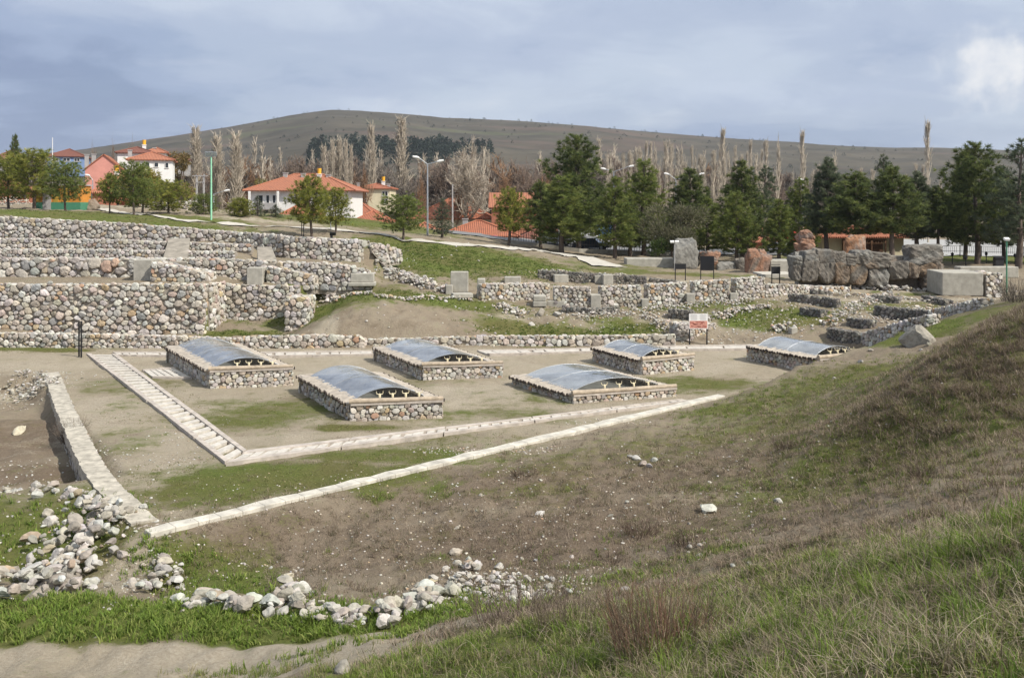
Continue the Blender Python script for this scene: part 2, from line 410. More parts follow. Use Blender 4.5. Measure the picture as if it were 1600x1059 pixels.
def rbf(x, y):
    x = np.asarray(x, float).ravel(); y = np.asarray(y, float).ravel(); o = np.empty(len(x)); n = len(_cp)
    for i in range(0, len(x), 20000):
        a, b = x[i:i + 20000], y[i:i + 20000]
        d = np.sqrt((a[:, None] - _cp[:, 0]) ** 2 + (b[:, None] - _cp[:, 1]) ** 2 + _c2)
        o[i:i + 20000] = d @ _w[:n] + _w[n] + _w[n + 1] * a / 50 + _w[n + 2] * b / 50
    return o
def sstep(a, b, x):
    t = np.clip((x - a) / (b - a), 0, 1); return t * t * (3 - 2 * t)
_wv = [(rnd.uniform(0, 2 * pi), rnd.uniform(0, 2 * pi)) for _ in range(48)]
def wob(x, y, lam, k=0):
    """smooth wobble of wavelength about lam, -1..1"""
    o = 0
    for i in range(6):
        th, ph = _wv[(k * 6 + i) % 48]; f = 2 * pi / lam * (0.7 + 0.25 * i)
        o = o + np.sin((x * cos(th) + y * sin(th)) * f + ph + 1.3 * np.sin((y * cos(th) - x * sin(th)) * f * 0.6 + ph * 2))
    return o / 4.0
def sdf(poly, x, y):
    """signed distance to a polygon, negative inside"""
    d = np.full(x.shape, 1e9); ins = np.zeros(x.shape, bool); n = len(poly)
    for i in range(n):
        ax, ay = poly[i]; bx, by = poly[(i + 1) % n]; ex, ey = bx - ax, by - ay
        t = np.clip(((x - ax) * ex + (y - ay) * ey) / (ex * ex + ey * ey), 0, 1)
        d = np.minimum(d, np.hypot(x - ax - t * ex, y - ay - t * ey))
        c = ((ay > y) != (by > y)) & (x < ex * (y - ay) / (by - ay + 1e-12) + ax); ins ^= c
    return np.where(ins, -d, d)

COURT = [(-8.9, 23.2), (0.2, 31.6), (8.9, 40.1), (13.2, 43.1), (17.6, 45.6), (18.6, 50), (17.5, 53.4), (-40, 53.6), (-40, 46), (-22.4, 46)]
PIT = [(-22.3, 44.2), (-16.4, 35.6), (-11.9, 28.6), (-15.5, 27.2), (-26, 29.5), (-42, 32), (-46, 44)]
# terrace steps of the left slope: front lines and tops
def ramp1(x, xs, ys): return np.interp(x, xs, ys)
def Y1(x): return ramp1(x, [-60, -18.3, -18.2, -12], [57, 57, 60.6, 60.6])
def Z1(x): return ramp1(x, [-60, -18.3, -12], [3.2, 3.2, 2.85])
Y2, Y3, Y4 = 62.0, 64.4, 67.0
def Z2(x): return ramp1(x, [-60, -22, -15, -9], [4.45, 4.45, 4.3, 3.9])
def Z3(x): return ramp1(x, [-60, -22, -15, -9], [5.0, 4.9, 4.75, 4.4])
def Z4(x): return ramp1(x, [-60, -22, -15, -9], [5.6, 5.4, 5.0, 4.6])
def Y5(x): return ramp1(x, [-60, -20, -16, -9], [70, 70, 67.8, 67.8])
def Z5(x): return ramp1(x, [-60, -37, -28, -18.7, -10.7], [7.4, 7.07, 6.5, 5.85, 5.5])

def H(x, y):
    x = np.asarray(x, float); sh = x.shape; x = x.ravel(); y = np.asarray(y, float).ravel()
    x, y = np.broadcast_arrays(x, y)
    h = rbf(x, y)
    near = 1 - sstep(120, 200, y)
    h = h * (1 - sstep(170, 320, y)) + 1.0 * sstep(170, 320, y)
    rough = wob(x, y, 5.5, 0) * 0.11 + wob(x, y, 1.9, 1) * 0.06 + wob(x, y, 0.8, 2) * 0.03
    h = h + rough * near
    # flat court
    d = sdf(COURT, x, y)
    k = 1 - sstep(-0.1, 1.6, d)
    h = h * (1 - k) + (wob(x, y, 6, 3) * 0.03 + wob(x, y, 1.5, 4) * 0.015) * k
    # excavated pit on the left
    k = 1 - sstep(-0.35, 0.5, sdf(PIT, x, y))
    h = h * (1 - k) + (-0.62 + wob(x, y, 3.5, 1) * 0.12 + wob(x, y, 1.1, 5) * 0.03) * k
    # terraces
    f1 = 1 - sstep(-13.3, -12.6, x); f2 = 1 - sstep(-11.0, -8.6, x); f34 = 1 - sstep(-20.0, -17.0, x)
    st = h.copy(); e = 0.10
    bump_ = wob(x, y, 2.2, 5) * 0.05
    y1 = Y1(x); y5 = Y5(x)
    a = sstep(y1 + 0.25, y1 + 0.25 + e, y) * f1
    st = st * (1 - a) + (Z1(x) + bump_ - 0.05 + 0.04 * (y - y1)) * a
    a = sstep(Y2 + 0.25, Y2 + 0.25 + e, y) * f2
    st = st * (1 - a) + (Z2(x) + bump_ - 0.08) * a
    a = sstep(Y3 + 0.25, Y3 + 0.25 + e, y) * f34
    st = st * (1 - a) + (Z3(x) + bump_ - 0.08) * a
    a = sstep(Y4 + 0.25, Y4 + 0.25 + e, y) * f34
    st = st * (1 - a) + (Z4(x) + bump_ - 0.08) * a
    # behind the last wall the ground eases back into the hilltop
    back = Z5(x) - 0.1 + bump_; t = sstep(0, 9, y - y5 - 0.3)
    a = sstep(y5 + 0.25, y5 + 0.25 + e, y) * f2
    st = st * (1 - a) + (back * (1 - t) + h * t) * a
    h = np.where((y > 56) & (y < 90), st, h)
    return h.reshape(sh)
def h1(x, y): return float(H(np.array([x]), np.array([y]))[0])
_ry = np.concatenate([np.arange(4, 80, 0.1), np.arange(80, 170, 0.3)])
def hit(px, py, lo=4.0):
    """where the line of sight surveyed in the photo meets the ground"""
    Y = _ry[_ry > lo]; X = (px - 800) / FPX * Y; z = EYE - (py - HZ) / FPX * Y
    g = H(X, Y); i = np.argmax(z <= g)
    if not (z <= g).any(): i = len(Y) - 1
    return (float(X[i]), float(Y[i]), float(g[i]))

# ---- ground cover, painted as real patches of turf / bare earth / dead thatch on the ground
# px, py (survey sight line), half-widths in metres (x, y), strength
GREEN = [(230,965,9,1.6,1.0),(40,960,5,1.6,1.0),(420,985,3,1.2,.9),(620,990,3,.8,.9),(40,850,3.4,2.6,.75),(60,800,2.5,1.5,.5),(260,870,1.6,1.2,.7),(330,900,1.6,1.6,.8),(100,770,2,1,.3),
         (450,745,5,2.0,.75),(340,765,2,2,.75),(620,712,4,1.2,.6),(390,650,3,3,.55),(470,640,3,2.5,.5),(560,668,2,.6,.7),(350,630,1.5,1,.5),(1080,600,4,2.2,.6),(700,690,4,1.5,.35),
         (30,545,5,1.0,.6),(100,548,2,.6,.8),(390,522,3,1,.8),(230,620,1.2,4,.25),(190,690,1.5,3,.3),(210,780,1.2,2,.4),
         (700,400,9,10,1.0),(780,410,7,6,1.0),(640,385,5,8,1.0),(620,460,9,2.2,.85),(540,470,3,3,.6),(560,440,4,2,.5),(850,520,4,2.0,.9),(800,510,3,1.5,.6),(985,515,2.2,1.6,1.0),(960,500,2,1,.5),
         (1200,492,4,2,.85),(1100,478,6,2,.55),(1250,500,3,1.5,.8),(1400,480,5,3,.45),(1500,500,4,3,.55),(1440,520,3,2.5,.7),(1200,450,6,2,.4),(1000,425,12,2.5,.55),(1420,460,8,.8,.6),
         (150,340,14,8,.8),(60,330,14,8,.6),(250,338,10,6,.8),(400,330,14,10,.7),(480,325,16,12,.8),(560,345,12,10,.85),(1450,400,18,8,1.0),(1560,405,10,6,1.0),(950,415,6,5,.4),
         (1180,640,3,2,.45),(1130,645,2,1.5,.6),(1240,620,3,2,.35),(1330,700,2.5,2,.5),(1400,730,2.5,2,.55),(1150,760,1.5,1,.4),(1060,880,1.5,1,.45),(830,770,2,.8,.35),(700,870,1,.6,.2),
         (1350,650,4,3,.35),(1500,640,3,3,.4),(1300,960,3,3,.75),(1500,900,3,2.5,.7),(1150,980,2,2,.8),(800,1010,3,2,.8),(620,1040,3,1,.8),(1560,1000,2,2,.6),(1000,1030,3,2,.8),(1400,640,6,5,.3),(1550,480,5,4,.35),(1300,600,5,3,.45),(1400,580,4,3,.45),(1250,660,5,4,.45),(1450,690,4,4,.5),(1100,690,5,2.5,.35),(1300,760,4,3,.4),(950,720,4,2,.3),(1380,845,3,1.2,.5),(1200,880,2,1,.5),(1550,800,2,1.2,.5),(600,640,4,3,.35),(850,620,4,2,.35),(200,600,3,3,.35),(620,600,4,2,.3),(760,650,4,2,.4)]
SAND = [(200,1030,9,.9,1.0),(450,1030,4,1.0,1.0),(560,1015,2.2,.7,1.0),(640,1010,1.2,.4,.8),(200,900,.8,2.4,1.0),(215,850,.7,1.6,.8),
        (260,640,5,7,.7),(150,575,5,1.2,1.0),(60,585,4,.8,.6),(400,600,6,3,.7),(500,560,5,3,.8),(720,620,5,4,.9),(870,600,6,3,.8),(1100,560,5,3.5,1.0),(560,690,3,1,.6),(240,740,3,3,.75),(700,660,4,2,.7),(1010,600,4,3,.6),(780,690,4,1.6,.6),
        (640,505,5,2.5,.35),(505,520,1,2.2,.8),(800,497,1.2,2,.7),(905,520,1,2,.6),(1030,505,2,2,.7),(1130,520,4,2,.25),(1330,455,14,1.6,1.0),(1180,450,6,1.2,1.0),(1080,440,6,1.0,.7),(1430,470,8,1.2,.9),(1250,470,9,3,.4),(930,450,8,2,.5),(620,455,7,.5,.8),
        (60,335,10,2,.35),(250,325,16,3,.8),(420,345,12,2.5,.7),(600,352,9,3,.5),(200,350,14,1.0,.3),(40,620,3,1.4,.8),(860,410,4,3,.3)]
THATCH = [(500,860,6,3.5,.5),(800,760,9,3,.55),(900,830,6,3,.7),(1100,720,7,4,.6),(1250,800,5,3,.6),(1550,600,5,5,.9),(1580,520,5,4,1.0),(1450,620,4,4,.7),(30,690,5,5,.6),(70,740,4,2,.6),(1300,600,6,3,.4),(680,510,6,3,.35),(1400,900,2,2,.4),(1250,960,2,2,.5),(780,990,3,1,.3),(830,430,7,3,.5)]
def build_ground():
    t = np.linspace(-0.86, 0.86, 700)
    ys = np.concatenate([np.arange(-4, 20, 0.16), np.arange(20, 50, 0.19), np.arange(50, 76, 0.125), np.arange(76, 130, 0.4), np.geomspace(130, 1100, 50)])
    T, Y = np.meshgrid(t, ys); X = T * (Y + 8)
    Z = H(X, Y)
    nr, nc = X.shape
    V = np.c_[X.ravel(), Y.ravel(), Z.ravel()]
    i = (np.arange(nr - 1)[:, None] * nc + np.arange(nc - 1)).ravel()
    Q = np.c_[i, i + 1, i + nc + 1, i + nc]
    WB = 1 + .22 * wob(V[:, 0], V[:, 1], 3.2, 5) + .14 * wob(V[:, 0], V[:, 1], 1.1, 3)
    def cover(lst):
        o = np.zeros(len(V))
        for (px, py, rx, ry, s) in lst:
            c = hit(px, py)
            d = np.sqrt(((V[:, 0] - c[0]) / rx) ** 2 + ((V[:, 1] - c[1]) / ry) ** 2) * WB
            o = np.maximum(o, s * (1 - sstep(0.3, 1.4, d)))
        return o
    g, s, b = cover(GREEN), cover(SAND), cover(THATCH)
    court = 1 - sstep(-0.5, 1.0, sdf(COURT, V[:, 0], V[:, 1]))
    s = np.maximum(s, court * 0.72 * (1 - .8 * g))
    g = g * (1 - s ** 4)
    me = mesh_np('ground', V, None, Q, [mat_ground()], None, np.c_[g, s, b])
    return tag(link('ground', me), kind='structure')

def mat_ground():
    m, nt, b, N, L = nodes_of('ground')
    a = N('ShaderNodeAttribute'); a.attribute_name = 'Col'
    sep = N('ShaderNodeSeparateColor'); L(a.outputs[0], sep.inputs[0])
    fine = texn(nt, 14.0, 8, 0.75); mid = texn(nt, 1.6, 8, 0.7); big = texn(nt, 0.28, 6, 0.6); grit = texn(nt, 55.0, 3, 0.7)
    def ma(op, x, y, z=None):
        n = N('ShaderNodeMath'); n.operation = op
        for k, v in enumerate((x, y, z)):
            if v is None: continue
            if isinstance(v, (int, float)): n.inputs[k].default_value = v
            else: L(v, n.inputs[k])
        return n.outputs[0]
    patch_ = texn(nt, 0.55, 5, 0.6)
    def thresh(w, amt, lo, hi, src=mid):
        x = ma('MULTIPLY_ADD', src, amt, w)
        x = ma('MULTIPLY_ADD', patch_, amt * 0.8, x)
        y = ma('MULTIPLY_ADD', fine, amt * 1.0, x)
        r = N('ShaderNodeMapRange'); r.interpolation_type = 'SMOOTHSTEP'; r.inputs[1].default_value = lo; r.inputs[2].default_value = hi; L(y, r.inputs[0]); return r.outputs[0]
    earth = rampn(nt, mid, [(0.28, (0.135, 0.103, 0.072)), (0.48, (0.205, 0.163, 0.118)), (0.66, (0.265, 0.218, 0.158)), (0.8, (0.33, 0.28, 0.21))])
    earth = mixc(nt, rampn(nt, fine, [(0.3, (0, 0, 0)), (0.7, (1, 1, 1))]), earth, rampn(nt, mid, [(0.3, (0.19, 0.152, 0.108)), (0.7, (0.30, 0.25, 0.18))]))
    earth = mixc(nt, rampn(nt, patch_, [(0.36, (0, 0, 0)), (0.62, (0.7,) * 3)]), earth, rampn(nt, fine, [(0.3, (0.24, 0.20, 0.15)), (0.7, (0.34, 0.29, 0.215))]))
    thatch = rampn(nt, fine, [(0.3, (0.095, 0.068, 0.048)), (0.5, (0.165, 0.125, 0.09)), (0.68, (0.25, 0.198, 0.145))])
    sand = rampn(nt, fine, [(0.28, (0.265, 0.222, 0.165)), (0.5, (0.365, 0.315, 0.24)), (0.72, (0.48, 0.43, 0.345))])
    sand = mixc(nt, rampn(nt, big, [(0.4, (0, 0, 0)), (0.65, (0.6,) * 3)]), sand, (0.285, 0.24, 0.17))
    green = rampn(nt, fine, [(0.28, (0.055, 0.070, 0.016)), (0.5, (0.105, 0.132, 0.032)), (0.66, (0.150, 0.168, 0.046)), (0.8, (0.22, 0.20, 0.09))])
    green = mixc(nt, rampn(nt, big, [(0.38, (0, 0, 0)), (0.62, (0.8,) * 3)]), green, rampn(nt, fine, [(0.3, (0.080, 0.075, 0.025)), (0.7, (0.17, 0.15, 0.065))]))
    c = mixc(nt, thresh(sep.outputs[2], 0.9, 1.45, 1.95), earth, thatch)
    c = mixc(nt, thresh(sep.outputs[1], 0.9, 1.50, 1.98), c, sand)
    c = mixc(nt, thresh(sep.outputs[0], 1.25, 1.80, 2.35), c, green)
    # small pale stones in the soil
    tc = N('ShaderNodeTexCoord'); vo = N('ShaderNodeTexVoronoi'); vo.inputs['Scale'].default_value = 3.2; L(tc.outputs['Object'], vo.inputs['Vector'])
    vr = N('ShaderNodeMapRange'); vr.inputs[1].default_value = 0.13; vr.inputs[2].default_value = 0.09; L(vo.outputs['Distance'], vr.inputs[0])
    vm = ma('MULTIPLY', vr.outputs[0], rampn(nt, mid, [(0.55, (0, 0, 0)), (0.68, (1, 1, 1))]))
    c = mixc(nt, vm, c, (0.48, 0.45, 0.39))
    L(c, b.inputs['Base Color']); b.inputs['Roughness'].default_value = 1.0; b.inputs['Specular IOR Level'].default_value = 0.1
    hh = ma('MULTIPLY_ADD', fine, 0.6, mid)
    hh = ma('MULTIPLY_ADD', grit, 0.25, hh)
    bump(nt, b, hh, 0.9, 0.10)
    return m
GROUND = build_ground()

# ---- hills far behind
SKY = [(-500,252),(-200,250),(0,243),(100,238),(215,222),(300,209),(380,195),(450,182),(495,176),(520,173),(560,175),(640,181),(700,186),(800,190),(900,197),(1000,206),(1100,214),(1200,222),(1290,227),(1400,232),(1480,232),(1600,236),(1800,238),(2200,245)]
def hill_profile(px): return EYE + (HZ - np.interp(px, [p for p, _ in SKY], [q for _, q in SKY])) / FPX * 1800
def hillz(x, y):
    r = y; px = 800 + FPX * x / np.maximum(y, 1)
    top = hill_profile(px); t = np.clip((r - 420) / (1800 - 420), 0, 1)
    prof = 0.55 * t + 0.45 * t * t * (3 - 2 * t)
    z = -4 + (top + 4) * prof + (wob(x, y, 420, 6) * 9 + wob(x, y, 130, 7) * 4 + wob(x, y, 60, 2) * 1.2) * t * (1 - t) * 2.2
    return np.where(r > 1800, top - (r - 1800) * 0.12, z)
def build_hill():
    t = np.linspace(-1.3, 1.3, 420); ys = np.concatenate([np.geomspace(400, 1800, 130), np.linspace(1830, 3200, 14)])
    T, Y = np.meshgrid(t, ys); X = T * Y; Z = hillz(X, Y); nr, nc = X.shape
    i = (np.arange(nr - 1)[:, None] * nc + np.arange(nc - 1)).ravel()
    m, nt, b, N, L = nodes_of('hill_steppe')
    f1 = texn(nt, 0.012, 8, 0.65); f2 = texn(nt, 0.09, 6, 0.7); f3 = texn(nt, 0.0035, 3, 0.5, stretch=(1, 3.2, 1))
    c = rampn(nt, f1, [(0.3, (0.052, 0.049, 0.041)), (0.5, (0.076, 0.069, 0.055)), (0.7, (0.110, 0.096, 0.074))])  # dark scrub steppe, lowered further to hold cloud shadow over the hill
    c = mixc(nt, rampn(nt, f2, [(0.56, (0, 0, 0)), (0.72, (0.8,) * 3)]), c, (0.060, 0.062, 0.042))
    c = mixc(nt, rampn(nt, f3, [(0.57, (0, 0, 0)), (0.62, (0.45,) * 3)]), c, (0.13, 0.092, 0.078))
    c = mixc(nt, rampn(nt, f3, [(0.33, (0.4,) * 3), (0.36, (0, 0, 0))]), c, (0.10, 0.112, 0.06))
    L(c, b.inputs['Base Color']); b.inputs['Roughness'].default_value = 1.0; b.inputs['Specular IOR Level'].default_value = 0.05
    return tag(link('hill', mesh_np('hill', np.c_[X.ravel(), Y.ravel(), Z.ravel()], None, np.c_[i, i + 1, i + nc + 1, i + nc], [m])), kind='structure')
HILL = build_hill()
# ------------------------------------------------------------------ masonry: each stone of a wall face is a pillow grown from a cell of the face
def pick(pal):
    r = rnd.random() * sum(w for w, _ in pal)
    for w, c in pal:
        r -= w
        if r <= 0: break
    k = rnd.uniform(0.78, 1.2)
    return [min(1, max(0, v * k * rnd.uniform(0.96, 1.04))) for v in c]
P_GREY = [(5, (.42, .395, .36)), (4, (.44, .40, .345)), (3, (.38, .34, .30)), (2.0, (.34, .33, .315)), (.5, (.40, .33, .24)), (.15, (.38, .27, .20)), (2.2, (.52, .495, .45))]
P_WARM = [(5, (.45, .425, .38)), (4, (.46, .41, .335)), (3, (.39, .345, .29)), (3.5, (.53, .50, .45)), (1.1, (.43, .335, .215)), (.35, (.41, .27, .18)), (1.2, (.33, .32, .305)), (1.2, (.41, .335, .285))]
P_WHITE = [(5, (.48, .45, .40)), (3, (.41, .375, .32)), (2, (.36, .31, .24)), (1, (.30, .28, .26)), (.6, (.42, .29, .18)), (1.5, (.54, .52, .48))]
P_SHADE = [(4, (.13, .125, .115)), (3, (.18, .165, .145)), (2, (.24, .22, .19)), (.6, (.36, .33, .28))]  # dark tones hold the shade on the sunken walls' grazing-lit fronts
P_RUB = [(5, (.40, .38, .34)), (3, (.36, .33, .28)), (2, (.31, .28, .235)), (.35, (.38, .31, .22)), (1.6, (.48, .465, .43))]
NANG = 10
_ang = np.arange(NANG) * 2 * pi / NANG
_dirs = np.c_[np.cos(_ang), np.sin(_ang)]

class Acc:
    def __init__(s): s.V = []; s.Q = []; s.T = []; s.C = []; s.n = 0; s.core = MB()
    def add(s, V, Q, T, c):
        s.V.append(V); s.C.append(np.tile(c, (len(V), 1)) if np.ndim(c) == 1 else c)
        if Q is not None and len(Q): s.Q.append(np.asarray(Q) + s.n)
        if T is not None and len(T): s.T.append(np.asarray(T) + s.n)
        s.n += len(V)
    def build(s, name, mats, parent=None):
        V = np.concatenate(s.V); C = np.concatenate(s.C)
        Q = np.concatenate(s.Q) if s.Q else np.zeros((0, 4), int); T = np.concatenate(s.T) if s.T else np.zeros((0, 3), int)
        mi = np.zeros(len(T) + len(Q), int)
        cq = [f for f in s.core.f if len(f) == 4]; ct = [f for f in s.core.f if len(f) == 3]
        if s.core.v:
            b = len(V); V = np.r_[V, np.array(s.core.v)]; C = np.r_[C, np.full((len(s.core.v), 3), 0.2)]
            nt, nq = len(T), len(Q)
            if ct: T = np.r_[T, np.array(ct) + b]
            if cq: Q = np.r_[Q, np.array(cq) + b]
            mi = np.r_[np.zeros(nt, int), np.ones(len(ct), int), np.zeros(nq, int), np.ones(len(cq), int)]
        return link(name, mesh_np(name, V, T, Q, mats, mi, C, smooth=False), parent)

_QP = [(r * NANG + k, r * NANG + (k + 1) % NANG, (r + 1) * NANG + (k + 1) % NANG, (r + 1) * NANG + k) for r in range(3) for k in range(NANG)]
_TP = [(3 * NANG + k, 3 * NANG + (k + 1) % NANG, 4 * NANG) for k in range(NANG)]
def patch(acc, O, ex, ey, en, Wd, hfun, size, pal, aspect=1.42, bulge=0.3, ragged=0.0, gap=1.02, vary=0.35):
    O, ex, ey, en = [np.asarray(v, float) for v in (O, ex, ey, en)]
    hmax = max(hfun(Wd * k / 12) for k in range(13)) + ragged
    if hmax < 0.05 or Wd < 0.05: return
    nr = max(1, round(hmax / size)); dz = hmax / nr; dx = size * aspect
    nc = max(1, round(Wd / dx)); dx = Wd / nc
    pts = []
    for r in range(nr):
        off = 0.5 * (r % 2)
        for c in range(nc + (r % 2)):
            x = (c + 0.5 - off) * dx + rnd.uniform(-.3, .3) * dx * vary * 2; y = (r + .5) * dz + rnd.uniform(-.28, .28) * dz * vary * 2.4
            x = min(max(x, 0.04), Wd - 0.04)
            if y > hfun(x) + ragged * 0.3: continue
            if nr > 2 and rnd.random() < 0.13: continue
            pts.append((x, y, rnd.uniform(-.24, .24)))
            if rnd.random() < 0.26 and vary > 0.2: pts.append((x + rnd.uniform(-.5, .5) * dx, y + rnd.uniform(-.5, .5) * dz, -0.22))
    grid = {}
    cs = max(dx, dz) * 1.3
    for i, p in enumerate(pts): grid.setdefault((int(p[0] // cs), int(p[1] // cs)), []).append(i)
    for i, (x, y, w) in enumerate(pts):
        top = hfun(x) + (rnd.uniform(-0.5, 1.0) * ragged); top = max(top, y + 0.15 * dz)
        poly = [(0, 0 - y * 0), (0, 0), (0, 0), (0, 0)]
        x0, x1 = max(0, x - 1.1 * dx), min(Wd, x + 1.1 * dx); y0, y1 = max(-0.05, y - 1.2 * dz), min(top, y + 1.2 * dz)
        if x0 == 0: x0 -= rnd.uniform(0, .25) * dx * .4
        if x1 == Wd: x1 += rnd.uniform(0, .25) * dx * .4
        poly = [(x0, y0), (x1, y0), (x1, y1), (x0, y1)]
        gx, gy = int(x // cs), int(y // cs); nb = []
        for a in (gx - 1, gx, gx + 1):
            for b in (gy - 1, gy, gy + 1):
                for j in grid.get((a, b), ()):
                    if j != i: nb.append(((pts[j][0] - x) ** 2 / aspect + (pts[j][1] - y) ** 2 * aspect, j))
        nb.sort()
        for _, j in nb[:12]:
            px, py, pw = pts[j]; ddx, ddy = (px - x) / aspect ** 2, (py - y)
            t = 0.5 + (w - pw) * 0.6; mx, my = x + (px - x) * t, y + (py - y) * t
            new = []; n = len(poly)
            for k in range(n):
                a, b = poly[k], poly[(k + 1) % n]
                da = (a[0] - mx) * ddx + (a[1] - my) * ddy; db = (b[0] - mx) * ddx + (b[1] - my) * ddy
                if da <= 0: new.append(a)
                if (da < 0 < db) or (db < 0 < da):
                    q = da / (da - db); new.append((a[0] + (b[0] - a[0]) * q, a[1] + (b[1] - a[1]) * q))
            poly = new
            if len(poly) < 3: break
        if len(poly) < 3: continue
        pa = np.array(poly); c = pa.mean(0); q = pa - c; q2 = np.roll(q, -1, 0); e = q2 - q
        ext = np.ptp(pa, axis=0)
        if min(ext) < 0.03: continue
        den = _dirs[:, 0:1] * e[:, 1] - _dirs[:, 1:2] * e[:, 0]
        num = q[:, 0] * e[:, 1] - q[:, 1] * e[:, 0]
        with np.errstate(divide='ignore', invalid='ignore'): tt = num[None, :] / den
        s = (_dirs[:, 0:1] * q[:, 1] - _dirs[:, 1:2] * q[:, 0]) / den
        # ray/edge: keep forward hits inside the edge
        u = np.where((tt > 1e-6) & (np.abs(den) > 1e-9), tt, 1e9)
        r = u.min(1); r = np.where(r > 1e8, 0.02, r)
        r = np.minimum(r, 1.25 * np.minimum(np.roll(r, 1), np.roll(r, -1)))
        r = 0.90 * r + 0.05 * np.roll(r, 1) + 0.05 * np.roll(r, -1)
        r = r * gap * rng.uniform(0.90, 1.03, NANG)
        B = bulge * .7 * min(ext) * rnd.uniform(0.7, 1.25); tilt = (rnd.uniform(-.4, .4), rnd.uniform(-.4, .4)); push = rnd.uniform(-.10, .10) * min(ext)
        rings = []
        for f, dpt in ((1.0, -0.5), (0.99, 0.25), (0.90, 0.80), (0.58, 1.0)):
            xy = c + _dirs * (r * f)[:, None]; rel = xy - c
            d = B * dpt + push + (rel @ np.array(tilt)) * (0.5 if dpt > 0 else 0) + rng.uniform(-.14, .14, NANG) * B
            rings.append(O + xy[:, 0:1] * ex + xy[:, 1:2] * ey + d[:, None] * en)
        cen = O + c[0] * ex + c[1] * ey + (B * 1.02 + push) * en
        acc.add(np.concatenate(rings + [cen[None]]), _QP, _TP, np.array(pick(pal)))

def masonry(acc, pts, zb, zt, thick, size, pal, sides='ftlr', ragged=0.08, aspect=1.42, bulge=0.3, vary=0.35, topsize=None, dress=None):
    """wall along pts (left to right seen from its face), bottoms zb, tops zt per point"""
    n = len(pts)
    zb = [zb] * n if np.isscalar(zb) else zb; zt = [zt] * n if np.isscalar(zt) else zt
    Nn = []
    for i in range(n):
        a = pts[max(0, i - 1)]; b = pts[min(n - 1, i + 1)]; L = hypot(b[0] - a[0], b[1] - a[1]); Nn.append(((b[1] - a[1]) / L, -(b[0] - a[0]) / L))
    bk = [(p[0] - m[0] * thick, p[1] - m[1] * thick) for p, m in zip(pts, Nn)]
    ins = 0.05
    for i in range(n - 1):
        a, b = pts[i], pts[i + 1]; L = hypot(b[0] - a[0], b[1] - a[1])
        if L < 0.05: continue
        ux, uy = (b[0] - a[0]) / L, (b[1] - a[1]) / L; nx, ny = uy, -ux
        z0 = min(zb[i], zb[i + 1])
        hf = lambda s, i=i, L=L, z0=z0: zt[i] + (zt[i + 1] - zt[i]) * min(1, max(0, s / L)) - z0
        if 'f' in sides: patch(acc, (a[0], a[1], z0), (ux, uy, 0), (0, 0, 1), (nx, ny, 0), L, hf, size, pal, aspect, bulge, ragged, vary=vary)
        if 'b' in sides:
            patch(acc, (bk[i + 1][0], bk[i + 1][1], z0), (-ux, -uy, 0), (0, 0, 1), (-nx, -ny, 0), L, lambda s: hf(L - s), size, pal, aspect, bulge, ragged, vary=vary)
        if 't' in sides:
            sl = (zt[i + 1] - zt[i]) / L; k = sqrt(1 + sl * sl)
            patch(acc, (a[0], a[1], zt[i] - 0.02), (ux / k, uy / k, sl / k), (-nx, -ny, 0), np.cross((ux, uy, sl), (-nx, -ny, 0)) / k, L * k, lambda s: thick, topsize or size, pal, aspect, bulge * 0.55, 0, gap=0.93, vary=vary)
        # core of earth mortar
        d = -ins
        q = [(a[0] + nx * d, a[1] + ny * d), (b[0] + nx * d, b[1] + ny * d), (bk[i + 1][0] + nx * ins, bk[i + 1][1] + ny * ins), (bk[i][0] + nx * ins, bk[i][1] + ny * ins)]
        tz = [zt[i] - 0.03 - ragged * .4, zt[i + 1] - 0.03 - ragged * .4]
        acc.core.prism(q, [zb[i] - 0.3, zb[i + 1] - 0.3] * 1 + [zb[i + 1] - 0.3, zb[i] - 0.3], [tz[0], tz[1], tz[1], tz[0]])
    for end, i in (('l', 0), ('r', n - 1)):
        if end in sides:
            p, q = pts[i], bk[i]; m = Nn[i]; L = thick; z0 = zb[i]
            if end == 'r': patch(acc, (p[0], p[1], z0), (-m[0], -m[1], 0), (0, 0, 1), (-m[1], m[0], 0), L, lambda s: zt[i] - z0, size, pal, aspect, bulge, ragged * .5, vary=vary)
            else: patch(acc, (q[0], q[1], z0), (m[0], m[1], 0), (0, 0, 1), (m[1], -m[0], 0), L, lambda s: zt[i] - z0, size, pal, aspect, bulge, ragged * .5, vary=vary)

def stone_wall(name, label, cat, pts, zb, zt, thick, size, pal, group=None, mortar=None, **kw):
    acc = Acc(); masonry(acc, pts, zb, zt, thick, size, pal, **kw)
    return tag(acc.build(name, [M['stone'], mortar or M['mortar']]), label, cat, group)

